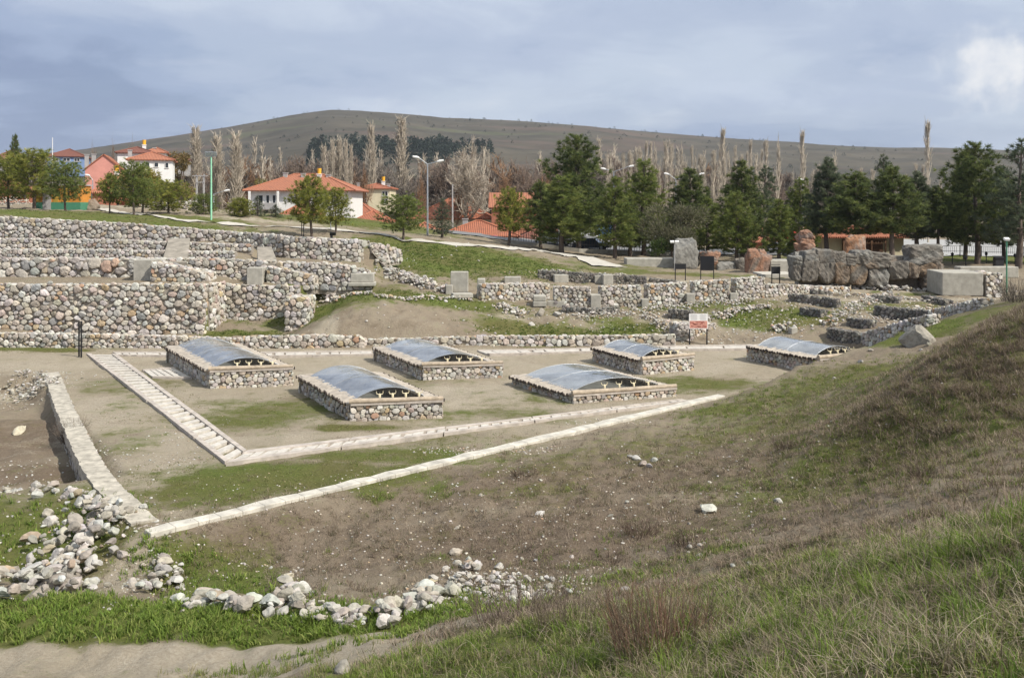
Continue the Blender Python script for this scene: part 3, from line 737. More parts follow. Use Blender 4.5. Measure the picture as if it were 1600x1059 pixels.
# ------------------------------------------------------------------ free rocks: convex broken lumps
def ico(sub):
    import bmesh
    bm = bmesh.new(); bmesh.ops.create_icosphere(bm, subdivisions=sub, radius=1.0)
    V = np.array([v.co[:] for v in bm.verts]); T = np.array([[v.index for v in f.verts] for f in bm.faces]); bm.free(); return V, T
ICO = {k: ico(k) for k in (2, 3, 4, 5)}
def rock_shape(sub, planes=11, p=14, seed=None, boxy=None):
    r = np.random.default_rng(seed if seed is not None else rng.integers(1 << 30))
    D, T = ICO[sub]
    if boxy is not None:
        n = np.array([(1, 0, 0), (-1, 0, 0), (0, 1, 0), (0, -1, 0), (0, 0, 1), (0, 0, -1)], float); n += r.normal(0, boxy, n.shape); c = r.uniform(0.92, 1.05, 6)
        ex = r.normal(0, 1, (5, 3)); n = np.r_[n, ex]; c = np.r_[c, r.uniform(1.15, 1.4, 5)]
    else:
        n = r.normal(0, 1, (planes, 3)); c = r.uniform(0.62, 1.0, planes)
    n /= np.linalg.norm(n, axis=1)[:, None]
    k = np.maximum(D @ n.T, 1e-4) / c
    rad = 1.0 / (k ** p).sum(1) ** (1.0 / p)
    V = D * np.minimum(rad, 1.9 if boxy is not None else 1.2)[:, None]
    o = sum(np.sin(V @ r.normal(0, f, 3) + r.uniform(0, 6)) * a for f, a in ((2.5, .04), (5, .025), (9, .014), (16, .008), (22, .006)))
    return V * (1 + o)[:, None], T
ROCKS = [rock_shape(2, 11, 30, 100 + i) for i in range(14)]
ROCKS3 = [rock_shape(3, 10, 50, 200 + i) for i in range(14)]
def rotm(rx, ry, rz):
    return np.array((Matrix.Rotation(rz, 3, 'Z') @ Matrix.Rotation(ry, 3, 'Y') @ Matrix.Rotation(rx, 3, 'X')))
def put_rock(acc, c, s, pal, hi=False, rz=None, flat_=0.75):
    V, T = rnd.choice(ROCKS3 if hi else ROCKS); s *= .58
    V = V * np.array([rnd.uniform(.9, 1.45), rnd.uniform(.7, 1.1), rnd.uniform(.5, .85) * flat_ / 0.75]) * s
    V = V @ rotm(rnd.uniform(-.5, .5), rnd.uniform(-.5, .5), rnd.uniform(0, 6.3) if rz is None else rz).T + np.array(c)
    acc.add(V, None, T, np.array(pick(pal)))
def rubble_wall(name, label, path, width, height, n, smin, smax, pal, group=None, hi=True, cat='ruined wall'):
    """collapsed wall: tumbled stones heaped along a line on the ground"""
    acc = Acc(); seg = [hypot(path[i + 1][0] - path[i][0], path[i + 1][1] - path[i][1]) for i in range(len(path) - 1)]; tot = sum(seg)
    for k in range(int(n * 1.5)):
        d = rnd.uniform(0, tot); i = 0
        while i < len(seg) - 1 and d > seg[i]: d -= seg[i]; i += 1
        a, b = path[i], path[i + 1]; t = min(1, d / max(seg[i], 1e-6)); x, y = a[0] + (b[0] - a[0]) * t, a[1] + (b[1] - a[1]) * t
        off = rnd.gauss(0, .42) * width; ux, uy = (b[0] - a[0]) / seg[i], (b[1] - a[1]) / seg[i]; x += -uy * off; y += ux * off
        s = smin + (smax - smin) * rnd.random() ** 1.8
        hh = height * max(0, 1 - (off / width) ** 2) * rnd.random() ** 0.7
        put_rock(acc, (x, y, h1(x, y) + hh + s * 0.18), s, pal, hi and s > 0.14)
    # packed earth under the stones
    for i in range(len(path) - 1) if ((hi and height > .3 and width > .4) or 'pile' in name) else ():
        a, b = path[i], path[i + 1]; L = seg[i]; nx, ny = (b[1] - a[1]) / L, -(b[0] - a[0]) / L; w = width * .5
        za, zb = h1(*a), h1(*b)
        vs = [(a[0] + nx * w, a[1] + ny * w, za - .25), (b[0] + nx * w, b[1] + ny * w, zb - .25), (b[0], b[1], zb + height * .3), (a[0], a[1], za + height * .3), (b[0] - nx * w, b[1] - ny * w, zb - .25), (a[0] - nx * w, a[1] - ny * w, za - .25)]
        acc.core.add(vs, [(0, 1, 2, 3), (3, 2, 4, 5), (0, 3, 5), (1, 4, 2)])
    o = acc.build(name, [M['rockmat'], M['mortar']]); o.data.polygons.foreach_set('use_smooth', np.zeros(len(o.data.polygons), bool))
    return tag(o, label, cat, group)
def boulder(name, c, dims, rz, col, seed, parent=None, boxy=0.12, sub=5, col2=None, tilt=(0, 0), mat='mega'):
    """one big worn block, dims full size, c = middle of its underside"""
    V, T = rock_shape(sub, seed=seed, boxy=boxy, p=14 if boxy < .13 else 9)
    V = V * np.array(dims) / 2.0
    V = V @ rotm(tilt[0], tilt[1], rz).T
    V[:, 2] -= V[:, 2].min(); V = V + np.array((0, 0, -0.05 if parent is not None else -.16 * dims[2]))
    C = np.tile(col, (len(V), 1))
    if col2 is not None:
        r = np.random.default_rng(seed); f = np.sin(V @ r.normal(0, 1.6 / max(dims), 3) * 3 + r.uniform(0, 6)) + .5 * np.sin(V @ r.normal(0, 4 / max(dims), 3) * 3)
        t = np.clip(f * 1.0 - .1, 0, .85)[:, None]; C = C * (1 - t) + np.array(col2) * t
    C = C * .8 if mat == 'mega' else C
    r = np.random.default_rng(seed + 5)
    for f_, a_ in ((3, .035), (7, .024), (14, .016), (26, .011), (40, .007)): V = V * (1 + a_ * np.sin(V @ (r.normal(0, f_, 3) / max(dims) * 2) + r.uniform(0, 6)))[:, None]
    o = link(name, mesh_np(name, V, T, None, [M[mat]], None, C, smooth=mat != 'mega'), parent); o.location = c; return o
# ------------------------------------------------------------------ the terraced left slope
def seg_pts(x0, x1, yf, n):
    xs = np.linspace(x0, x1, n); return [(float(x), float(yf(x))) for x in xs]
def on(pts, dz=0.0): return [h1(p[0], p[1] - 0.35) + dz for p in pts]

TW = 'terrace wall'
p = [(-52, 57), (-37, 57), (-26, 57), (-18.35, 57)]
stone_wall('terrace_wall', 'tall front terrace wall of large rounded boulders, left of the stone pier, behind the black post', TW, p, [h1(-37, 56.3) - .1] * 2 + [h1(-26, 56.3) - .1, h1(-19, 56.3) - .1], [3.25, 3.25, 3.25, 3.25], 0.9, 0.30, P_WARM, ragged=0.20, bulge=0.36, vary=.45, sides='ftr')
stone_wall('terrace_wall', 'short return wall turning back from the right end of the tall front terrace wall', TW, [(-18.12, 57.6), (-18.1, 60.7)], [h1(-17.7, 57.8) - .2, h1(-17.7, 60) - .2], [3.22, 3.15], .8, .30, P_WARM, ragged=.1, bulge=.34, vary=.45, sides='ft')
p = [(-18.2, 60.5), (-16, 60.5), (-13.4, 60.5)]
stone_wall('terrace_wall', 'set-back terrace wall of pale boulders between the tall front wall and the stone pier', TW, p, [h1(-18, 60) - .2, h1(-16, 60) - .2, h1(-13.8, 60) - .2], [3.0, 2.9, 2.85], 0.8, 0.28, P_WARM, ragged=0.14, bulge=0.36, vary=.45, sides='ft')
# pier standing forward of the set-back wall
acc = Acc(); q = hit(440, 498); 
masonry(acc, [(-13.75, 58.2), (-12.45, 58.2)], h1(-13, 58) - .15, 2.35, 2.3, 0.31, P_WARM, sides='ftlr', ragged=.08, bulge=.34, vary=.45)
tag(acc.build('stone_pier', [M['stone'], M['mortar']]), 'squat stone pier jutting from the end of the set-back wall, dark on its left face', 'stone pier')
acc = Acc()
masonry(acc, [(-15.6, 61.2), (-12.6, 61.0)], 2.6, [4.05, 3.5], 1.6, 0.28, P_WARM, sides='ftlr', ragged=.12, bulge=.34, vary=.45)
tag(acc.build('stone_buttress', [M['stone'], M['mortar']]), 'stepped stone buttress above the pier, in front of the sloping slab', 'buttress')
acc = Acc()
masonry(acc, [(-22.3, 59.4), (-18.9, 59.2)], 3.0, [4.45, 3.75], 1.7, 0.28, P_WARM, sides='ftlr', ragged=.12, bulge=.34, vary=.45)
tag(acc.build('stone_buttress', [M['stone'], M['mortar']]), 'low stone buttress on the first terrace beside the concrete door block', 'buttress')
p = [(-52, Y2), (-37, Y2), (-30, Y2), (-23.6, Y2)]
stone_wall('terrace_wall', 'second terrace wall with very large grey boulders, left of the concrete door block', TW, p, 3.1, [4.6, 4.55, 4.5, 4.5], 0.8, 0.42, P_GREY, ragged=.16, bulge=.36, vary=.5, sides='ft')
p = [(-23.6, Y2 + .05), (-20, Y2 + .05), (-15.4, Y2 + .05)]
stone_wall('terrace_wall', 'second terrace wall of rounded cobbles between the two concrete door blocks', TW, p, 3.0, [4.5, 4.5, 4.35], 0.8, 0.28, P_WARM, ragged=.12, bulge=.36, vary=.45, sides='ft')
p = [(-15.2, Y2), (-12.5, Y2 - .1), (-10.6, Y2 - .1), (-9.2, Y2 + .3)]
stone_wall('terrace_wall', 'lower stone wall under the curved upper wall, right of the second door block', TW, p, [2.7, 2.55, 2.5, 2.5], [4.3, 4.2, 4.05, 3.7], 0.8, 0.27, P_GREY, ragged=.14, bulge=.36, vary=.45, sides='ftr')
p = [(-52, Y3), (-37, Y3), (-28, Y3), (-18.6, Y3)]
stone_wall('terrace_wall', 'low third terrace wall of small grey cobbles, just above the large boulders', TW, p, [4.3] * 4, [5.05, 5.02, 4.98, 4.85], 0.7, 0.21, P_GREY, ragged=.09, bulge=.36, vary=.45, sides='ft')
p = [(-52, Y4), (-37, Y4), (-28, Y4), (-18.2, Y4)]
stone_wall('terrace_wall', 'low fourth terrace wall of small brownish cobbles under the top wall', TW, p, [4.8] * 4, [5.65, 5.65, 5.55, 5.2], 0.7, 0.21, P_GREY, ragged=.09, bulge=.36, vary=.45, sides='ft')
p = [(-52, 70), (-37, 70), (-28, 70), (-20, 70), (-16.2, 67.9)]
stone_wall('terrace_wall', 'topmost long terrace wall of grey boulders below the grassy hilltop', TW, p, [5.4, 5.4, 5.3, 5.0, 4.4], [7.3, 7.12, 6.62, 5.98, 5.8], 0.7, 0.27, P_GREY, ragged=.13, bulge=.36, vary=.45, sides='ft')
p = [(-16.1, 67.8), (-13, 67.6), (-10.9, 67.9), (-9.2, 69.2), (-8.2, 71.5)]
stone_wall('terrace_wall', 'curved upper wall of grey boulders ending against the bright green slope', TW, p, [4.2, 4.1, 3.9, 3.8, 3.9], [5.75, 5.62, 5.5, 5.1, 4.6], 0.8, 0.28, P_GREY, ragged=.13, bulge=.36, vary=.45, sides='ftr')
# stones spilling down from the end of the curved wall
G_R = 'ruined walls of the lower field'
def line_px(*pp): return [hit(a, b)[:2] for a, b in pp]
rubble_wall('stone_wall', 'tumbled stones running down the edge of the bright green slope', line_px((578, 398), (598, 415), (622, 432), (645, 442), (672, 448)), .9, .5, 170, .10, .30, P_RUB)
rubble_wall('stone_wall', 'low tumbled stone line between the stone trough and the upright dressed block', line_px((640, 440), (670, 452), (702, 456)), .6, .45, 110, .09, .26, P_GREY)
# concrete door blocks and sloping slabs
def concrete_block(name, label, c, d, rz, cat='concrete block', tilt=0.0):
    mb = MB(); mb.box((0, 0, d[2] / 2), d, 0, 0, tilt); me = mb.mesh(name, M['concrete'])
    o = link(name, me); o.location = c; o.rotation_euler = (0, 0, rz)
    bv = o.modifiers.new('bevel', 'BEVEL'); bv.width = 0.035; bv.segments = 2; bv.limit_method = 'ANGLE'
    return tag(o, label, cat)
concrete_block('concrete_block', 'upright concrete door block on the first terrace, left one, dark on its left side', (-23.1, 60.8, 3.1), (1.15, 1.6, 1.45), 0)
concrete_block('concrete_block', 'upright concrete door block at the right end of the first terrace', (-16.3, 61.4, 2.9), (1.0, 1.2, 1.1), 0)
mb = MB(); mb.quad((0, 0, 0), (1, 0, 0), (1, 1, 0), (0, 1, 0))
def ramp_slab(label, poly, z0, z1):
    m = MB(); m.prism(poly, [z0 - .5] * 2 + [z1 - .9] * 2, [z0, z0, z1, z1]); return tag(m.build('concrete_slab', M['oldslab']), label, 'concrete slab')
ramp_slab('sloping concrete slab laid up the terraces behind the left door block', [(-22.5, 61.7), (-20.9, 61.7), (-22.6, 67.4), (-24.1, 67.4)], 4.3, 5.65)
ramp_slab('narrow sloping concrete slab beside the curved upper wall', [(-16.4, 62.0), (-15.1, 62.0), (-16.6, 66.3), (-17.6, 66.3)], 4.2, 5.1)

# ------------------------------------------------------------------ low retaining wall behind the tomb court
p = [(-40, 53.9), (-28.5, 53.9), (-21.5, 53.7), (-15, 53.5)]
stone_wall('retaining_wall', 'low retaining wall of pale stones at the left rear of the court, behind the black post', 'retaining wall', p, -.1, [.85, .8, .72, .55], .5, .22, P_WARM, ragged=.1, bulge=.34, vary=.45, sides='ftr')
p = [(-14.9, 53.5), (-11, 53.6), (-8.6, 53.7), (-8.2, 53.7)]
stone_wall('retaining_wall', 'low rounded-stone retaining wall behind the gap between the first and second tomb', 'retaining wall', p, -.1, [.62, .72, .66, .4], .5, .25, P_WARM, ragged=.1, bulge=.36, vary=.45, sides='ftlr')
p = [(-8.1, 53.8), (-2, 53.9), (4, 54.0), (9.2, 54.2)]
stone_wall('retaining_wall', 'low squared-stone retaining wall along the foot of the brown bank, behind the middle tombs', 'retaining wall', p, -.1, [.45, .62, .62, .66], .5, .24, P_WARM, ragged=.07, bulge=.24, vary=.3, sides='ftr')

# ------------------------------------------------------------------ white stone building remains in the lower field
def row(label, px0, py0, px1, py1, h, size=.19, pal=P_WHITE, thick=.75, group=G_R, ragged=.07, h2=None, sides='ftlr', name='stone_wall'):
    a, b = hit(px0, py0), hit(px1, py1); L = hypot(b[0] - a[0], b[1] - a[1]); n = max(2, int(L / 3) + 1)
    pts = [(a[0] + (b[0] - a[0]) * k / (n - 1), a[1] + (b[1] - a[1]) * k / (n - 1)) for k in range(n)]
    g = [h1(*q) for q in pts]; h2 = h if h2 is None else h2
    zt = [z0 + h + (h2 - h) * k / (n - 1) for k, z0 in enumerate(np.linspace(g[0], g[-1], n))]
    return stone_wall(name, label, 'ruined wall', pts, [z - .2 for z in g], zt, thick, size, pal, group, ragged=ragged, bulge=.36, vary=.45, sides=sides)
row('leftmost piece of the white stone wall row, beside the upright dressed stones', 752, 470, 858, 468, 1.05, .2, P_WARM, .8)
row('piece of the white stone wall row right of the flat stacked blocks', 866, 479, 922, 480, 1.25)
row('piece of the white stone wall row left of the first doorway gap', 939, 480, 1001, 478, 1.3)
row('longest upright piece of the white stone wall row, between its doorway gaps', 1013, 477, 1072, 474, 1.32)
row('piece of the white stone wall row behind the white information panel', 1085, 473, 1139, 470, 1.35)
row('rightmost tall piece of the white stone wall row', 1151, 469, 1194, 466, 1.4)
row('low tail of the white stone wall running right from its tallest piece', 1196, 466, 1330, 456, .95, .2, P_WHITE, .8, h2=.3)
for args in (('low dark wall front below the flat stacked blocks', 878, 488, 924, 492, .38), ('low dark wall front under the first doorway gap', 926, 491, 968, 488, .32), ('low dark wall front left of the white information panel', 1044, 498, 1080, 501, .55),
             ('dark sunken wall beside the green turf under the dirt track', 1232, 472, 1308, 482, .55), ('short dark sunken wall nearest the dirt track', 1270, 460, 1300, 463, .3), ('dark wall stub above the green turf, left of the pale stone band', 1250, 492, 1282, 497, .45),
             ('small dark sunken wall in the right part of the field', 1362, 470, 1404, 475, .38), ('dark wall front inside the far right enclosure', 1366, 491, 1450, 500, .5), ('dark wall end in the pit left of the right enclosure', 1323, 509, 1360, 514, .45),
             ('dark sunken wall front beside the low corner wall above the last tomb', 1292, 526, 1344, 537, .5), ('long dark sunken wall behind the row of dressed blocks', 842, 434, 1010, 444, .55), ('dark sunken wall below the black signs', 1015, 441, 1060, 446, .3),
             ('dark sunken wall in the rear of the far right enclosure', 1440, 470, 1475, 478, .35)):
    row(args[0], *args[1:6], .17, P_SHADE, .6, ragged=.08)
row('low pale wall running from the corner by the last tomb to the hillside', 1346, 537, 1450, 511, .55, .2, P_WHITE, .6, sides='ftlr')
row('pale wall front at the far right edge of the ruins', 1451, 500, 1532, 482, .5, .2, P_WHITE, .6, sides='ftlr')
row('square wall end behind the white information panel', 1060, 533, 1084, 531, .95, .2, P_GREY, 1.1)
row('pale wall stretch right behind the white information panel', 1086, 527, 1118, 512, .6, .2, P_WARM, .8, h2=.3)
for lab, pp, w, h, n, s0, s1 in (('wide flat band of loose pale stones across the middle of the ruins', ((905, 500), (960, 492), (1010, 487), (1060, 482), (1110, 474), (1180, 470)), .9, .22, 330, .06, .17),
        ('diagonal band of loose stones leading down to the square wall end', ((1010, 497), (1030, 508), (1058, 520)), .55, .35, 120, .07, .2), ('loose stone line from the information panel up to the turf', ((1090, 508), (1120, 496), (1160, 487), (1205, 479)), .6, .25, 170, .07, .22),
        ('broad pale band of stones sweeping up through the right ruins', ((1285, 512), (1310, 500), (1340, 482), (1362, 470), (1395, 462)), .9, .3, 300, .06, .2), ('stone heap on the brown bank right of the information panel', ((1207, 517), (1222, 516), (1238, 519)), .6, .3, 45, .08, .24),
        ('loose stones bordering the dirt track in the ruins', ((1290, 460), (1340, 463), (1400, 466), (1470, 474)), .7, .15, 170, .05, .18), ('loose stones on the slope under the leftmost white wall', ((775, 478), (800, 486), (822, 496)), .7, .25, 110, .07, .2),
        ('loose stones across the far right enclosure', ((1340, 505), (1380, 500), (1420, 486), (1460, 480)), 1.0, .12, 150, .05, .19), ('pale stones on top of the long dark sunken wall', ((845, 425), (880, 427), (930, 432), (1000, 436)), .5, .2, 120, .06, .2),
        ('thin scatter of stones below the stone trough', ((505, 462), (540, 464), (600, 466), (650, 468), (735, 467)), .5, .18, 170, .06, .22), ('stones below the second door block at the field edge', ((500, 450), (530, 447), (545, 452)), .8, .2, 60, .08, .3)):
    rubble_wall('stone_wall', lab, line_px(*pp), w, h, n, s0, s1, P_WHITE if 'pale' in lab else P_WARM, G_R, hi=False)

# dressed ancient blocks lying in the field
def dressed(label, px, py, dims, rz=0, dz=0, name='dressed_block', tilt=0.0, col='concrete', cat='stone block'):
    c = hit(px, py); mb = MB(); mb.box((0, 0, dims[2] / 2 - .08), dims, 0, 0, tilt); o = link(name, mb.mesh(name, M[col])); o.location = (c[0], c[1], c[2] + dz); o.rotation_euler = (0, 0, rz)
    bv = o.modifiers.new('bevel', 'BEVEL'); bv.width = .05; bv.segments = 3; bv.limit_method = 'ANGLE'
    return tag(o, label, cat)
def trough():
    c = hit(566, 453); mb = MB(); mb.box((0, 0, .12), (1.75, 1.1, .26)); mb.box((.02, .03, .54), (1.5, .9, .58)); o = mb.build('stone_altar', M['concrete']); o.location = c; o.rotation_euler = (0, 0, .08)
    bv = o.modifiers.new('bevel', 'BEVEL'); bv.width = .06; bv.segments = 3; bv.limit_method = 'ANGLE'; tag(o, 'weathered block-shaped stone on a wider foot, in the grass below the curved wall', 'stone block')
trough()
dressed('tallest upright dressed stone slab at the foot of the green slope', 718, 455, (1.15, .6, 1.35))
dressed('thin upright stone left of the tallest dressed slab', 702, 459, (.45, .5, .65))
dressed('flat threshold slab on the ground before the tallest dressed slab', 722, 463, (1.3, 1.0, .3), .2)
dressed('upright stone jamb at the left end of the white wall row', 752, 466, (.5, .9, 1.35))
dressed('rounded stone lying on the grass behind the leftmost white wall', 801, 444, (1.15, .8, .6))
dressed('grey stone block lying just before the long dark sunken wall', 876, 440, (1.05, .8, .6), .1)
dressed('dark stone block beside the brownish one, behind the white wall row', 935, 441, (.6, .7, .6))
dressed('brownish upright stone block behind the white wall row', 949, 443, (.75, .7, .75), .1)
dressed('lower of the two flat stacked blocks before the white wall', 843, 476, (.85, 1.3, .34))
dressed('upper of the two flat stacked blocks before the white wall', 843, 476, (.8, 1.25, .34), 0, .345)
dressed('long flat block lying right of the two stacked blocks', 869, 478, (1.15, .7, .42), -.15)
dressed('pale sill block in the first doorway gap of the white wall', 930, 480, (.64, .8, .9))
dressed('sill block in the second doorway gap of the white wall', 1007, 478, (.45, .7, .55))
dressed('grey block in the third doorway gap of the white wall', 1078, 474, (.55, .7, .7))
dressed('pale sill block in the last doorway gap of the white wall', 1145, 470, (.5, .7, .6))
dressed('small cream cube of stone on the bank right of the information panel', 1239, 520, (.4, .4, .38), .2)
# ------------------------------------------------------------------ royal tombs: stone-edged pits under clear vaults
ORD = ['first', 'second', 'third', 'fourth', 'fifth', 'sixth']
def skull_mesh():
    acc = Acc(); V, T = ICO[2]
    prof = V.copy(); k = 0.55 + 0.45 * (V[:, 2] + 1) / 2; prof[:, 0] *= .10 * k; prof[:, 1] *= .08 * k; prof[:, 2] *= .20
    prof[:, 2] += .2; acc.add(prof, None, T, np.array((.62, .39, .36)))
    mb = MB()
    for s in (-1, 1): mb.tube([(s * .05, 0, .34), (s * .17, 0, .36), (s * .21, .01, .45), (s * .19, .02, .55)], [.035, .03, .02, .006], 6)
    b = acc.n; hv = np.array(mb.v); acc.V.append(hv); acc.C.append(np.tile((.62, .39, .36), (len(hv), 1))); acc.n += len(hv)
    acc.Q += [np.array([f]) + b for f in mb.f if len(f) == 4]
    for f in mb.f:
        if len(f) > 4: acc.T += [np.array([(f[0], f[i], f[i + 1])]) + b for i in range(1, len(f) - 1)]
    V = np.concatenate(acc.V); return mesh_np('bull_skull', V, np.concatenate(acc.T), np.concatenate(acc.Q), [M['bone']])
SKULL = skull_mesh()
def tomb(label, FL, FR, BL, h, short, nick, skulls=4):
    FL, FR, BL = [Vector((p[0], p[1])) for p in (FL, FR, BL)]
    Wd, Ln = (FR - FL).length, (BL - FL).length
    ex = (FR - FL) / Wd; ey = Vector((-ex.y, ex.x))       # a true rectangle
    Ln = (BL - FL).dot(ey); sk = (BL - FL).dot(ex)          # keep a slight skew of the plan
    ey = (BL - FL) / Ln
    z0 = h1(*((FL + FR) / 2)) - .05
    def P(u, v, z=0): q = FL + ex * u + ey * v; return (q.x, q.y, z0 + z)
    root = empty('royal_tomb', P(Wd / 2, Ln / 2), 0, label, 'tomb', 'royal tombs under clear vaults'); inv = Matrix.Translation(-Vector(root.location))
    def part(o): o.parent = root; o.matrix_parent_inverse = inv; return o
    t = .42; acc = Acc(); kw = dict(sides='f', ragged=0.0, bulge=.2, vary=.3, aspect=1.45)
    c = [P(0, 0)[:2], P(Wd, 0)[:2], P(Wd, Ln)[:2], P(0, Ln)[:2]]
    for i in range(4):
        a_, b_ = Vector(c[i]), Vector(c[(i + 1) % 4]); ins_ = (b_ - a_).normalized() * (.16 if i % 2 else 0)
        masonry(acc, [tuple(a_ + ins_), tuple(b_ - ins_)], z0, z0 + h, t, .15, P_WARM, **dict(kw, sides='f' if i % 2 else 'flr'))
    acc.core.box((sum(p[0] for p in c) / 4, sum(p[1] for p in c) / 4, z0 - .3), (.4, .4, .1))
    part(acc.build('stone_base', [M['stone'], M['mortar']]))
    # pit floor inside
    mb = MB(); mb.prism([P(t - .05, t - .05)[:2], P(Wd - t + .05, t - .05)[:2], P(Wd - t + .05, Ln - t + .05)[:2], P(t - .05, Ln - t + .05)[:2]], z0 - .2, z0 + .10); part(mb.build('pit_floor', M['concrete']))
    # crosswise log coping on the left and right walls, dark cut ends hanging over the face
    for side in (0, 1):
        mb = MB(); n = int(Ln / .17)
        for k in range(n):
            v = .1 + (Ln - .2) * (k + .5) / n; o = rnd.uniform(.10, .20); r = .068 * rnd.uniform(.8, 1.15); zz = h + .05 + rnd.uniform(-.015, .02)
            if side == 0: a, b = P(-o, v, zz - .035), P(t + .12 + rnd.uniform(-.04, .04), v, zz + .03)
            else: a, b = P(Wd + o * .7, v, zz - .03), P(Wd - t - .08, v, zz + .03)
            mb.tube([a, b], r, 7, 0, False)
            d = (Vector(b) - Vector(a)).normalized() * .012
            mb.tube([Vector(a) - d * 3.5, Vector(a) + d], r * 1.02, 7, 1, True)
        part(mb.build('log_coping', [M['coping'], M['darklog']]))
    # earth slab + front log, back coping
    mb = MB(); mb.prism([P(-.02, -.06)[:2], P(Wd + .02, -.06)[:2], P(Wd + .02, t)[:2], P(-.02, t)[:2]], z0 + h - .02, z0 + h + .07); part(mb.build('front_coping', M['plank']))
    mb = MB(); mb.tube([P(-.05, .02, h + .13), P(Wd * .5, 0, h + .125), P(Wd + .04, .03, h + .12)], [.105, .095, .085], 10); part(mb.build('front_log', M['log']))
    mb = MB(); mb.prism([P(-.02, Ln - t)[:2], P(Wd + .02, Ln - t)[:2], P(Wd + .02, Ln + .06)[:2], P(-.02, Ln + .06)[:2]], z0 + h - .02, z0 + h + .09); part(mb.build('back_coping', M['plank']))
    # vault
    u0, u1, v0, v1 = t - .05, Wd - t + .05, t + .18, Ln - t + .02; half = (u1 - u0) / 2; rise = short; R = (half ** 2 + rise ** 2) / (2 * rise); cz = h + .09 + rise - R; th = math.asin(half / R); n = 18
    arc = [((u0 + u1) / 2 + R * sin(-th + 2 * th * k / n), cz + R * cos(-th + 2 * th * k / n)) for k in range(n + 1)]
    V = []; Q = []; ns = 6
    for j in range(ns + 1):
        v = v0 + (v1 - v0) * j / ns
        for u, z in arc: V.append(P(u, v, z + rnd.uniform(-.006, .006)))
    Q = [(j * (n + 1) + k, j * (n + 1) + k + 1, (j + 1) * (n + 1) + k + 1, (j + 1) * (n + 1) + k) for j in range(ns) for k in range(n)]
    part(link('clear_vault', mesh_np('clear_vault', V, None, np.array(Q), [M['vault']])))
    mb = MB()
    for v in (v0, v0 + (v1 - v0) * .5, v1): mb.tube([P(u, v, z + .006) for u, z in arc], .012, 5)
    for u in (u0, u1): mb.tube([P(u, v0, h + .10), P(u, v1, h + .10)], .03, 5)
    part(mb.build('vault_frame', M['steel']))
    # gable end wall at the back of the vault
    mb = MB(); vs = [P(u, v1 - .03, z) for u, z in arc] + [P(u1, v1 - .03, h), P(u0, v1 - .03, h)]; mb.add(vs, [tuple(range(len(vs)))]); part(mb.build('back_gable', M['vault']))
    for k in range(skulls):
        u = Wd * (.36 + .145 * k); q = P(u, t + .02, h + .06); o = link('bull_skull', SKULL); o.location = q; o.rotation_euler = (-.25, 0, atan2(ex.y, ex.x) + rnd.uniform(-.2, .2)); o.scale = (.62,) * 3
        tag(o, f'{ORD[k]} horned bull skull from the left in {nick}', 'skull', 'horned bull skulls at the tomb fronts')
tomb('leftmost stone tomb with thick front log, beside the ladder walkway', flat(328, 607), flat(457, 602), flat(262, 565), .80, .38, 'the leftmost tomb')
tomb('nearest left-hand stone tomb with rounded log front, in the grassy middle of the court', flat(548, 659), flat(691, 653), flat(468, 611), .66, .40, 'the nearest left tomb')
tomb('tomb behind the nearest left one, set against the rear walkway', flat(661, 593.5), flat(785, 590), flat(584, 562), .62, .39, 'the tomb against the rear walkway')
tomb('low wide stone tomb with square-edged front, nearest the white kerb', flat(896, 631), flat(1056, 619), flat(800, 600), .36, .42, 'the low wide tomb by the kerb')
tomb('small tall-walled tomb left of the information panel', flat(1004, 586), flat(1084, 578), flat(926, 564), .68, .32, 'the small tomb by the panel')
tomb('rightmost tomb, its front hidden by the grassy bank', (14.5, 45.3), (17.5, 46.9), flat(1167, 562.5), .70, .38, 'the rightmost tomb')

# ------------------------------------------------------------------ ladder-like walkways round the court
G_B = 'slatted walkways round the court'
def walkway(label, A, B, C, D, n, slat=.22, parity=.55):
    """A-B one edge, D-C the other edge (A next to D)"""
    A, B, C, D = [Vector((p[0], p[1])) for p in (A, B, C, D)]
    root = empty('walkway', (*((A + B + C + D) / 4), 0), 0, label, 'walkway', G_B); inv = Matrix.Translation(-Vector(root.location))
    def part(o): o.parent = root; o.matrix_parent_inverse = inv
    def Q(s, t): return (A + (B - A) * s) * (1 - t) + (D + (C - D) * s) * t
    Wd = ((A - D).length + (B - C).length) / 2; Ln = ((A - B).length + (C - D).length) / 2; r = .26 / Wd
    for t0, t1 in ((0, r), (1 - r, 1)):
        mb = MB(); m = max(2, int(Ln / 3.2))
        for k in range(m):
            s0, s1 = k / m + .0015, (k + 1) / m - .0015; zz = .11 + rnd.uniform(-.012, .012); j = rnd.uniform(-.01, .01)
            mb.prism([Q(s0, t0 + j), Q(s1, t0 + j), Q(s1, t1 + j), Q(s0, t1 + j)], -.12, [zz, zz + rnd.uniform(-.01, .01), zz, zz])
        part(mb.build('side_plank', M['plank']))
    mb = MB()
    for k in range(n):
        s = (k + .5) / n + rnd.uniform(-.08, .08) / n; w = parity / n / 2 * rnd.uniform(.75, 1.15); sk = rnd.uniform(-.1, .1) / n
        zz = .085 + rnd.uniform(-.015, .012)
        mb.prism([Q(s - w, r), Q(s + w, r), Q(s + w + sk, 1 - r), Q(s - w + sk, 1 - r)], -.1, zz)
    part(mb.build('slat_deck', M['slat']))
walkway('ladder walkway running down the left side of the court', flat(135, 555), flat(352, 726), flat(386, 708), flat(182, 556), 32)
walkway('ladder walkway along the near edge of the court, converging on the white kerb', flat(352, 728), flat(1080, 629), flat(1065, 627), flat(386, 708), 42, parity=.82)
walkway('rear walkway between the leftmost tomb and its neighbour', flat(392, 560), flat(583, 556), flat(583, 550.5), flat(392, 553), 11, parity=.9)
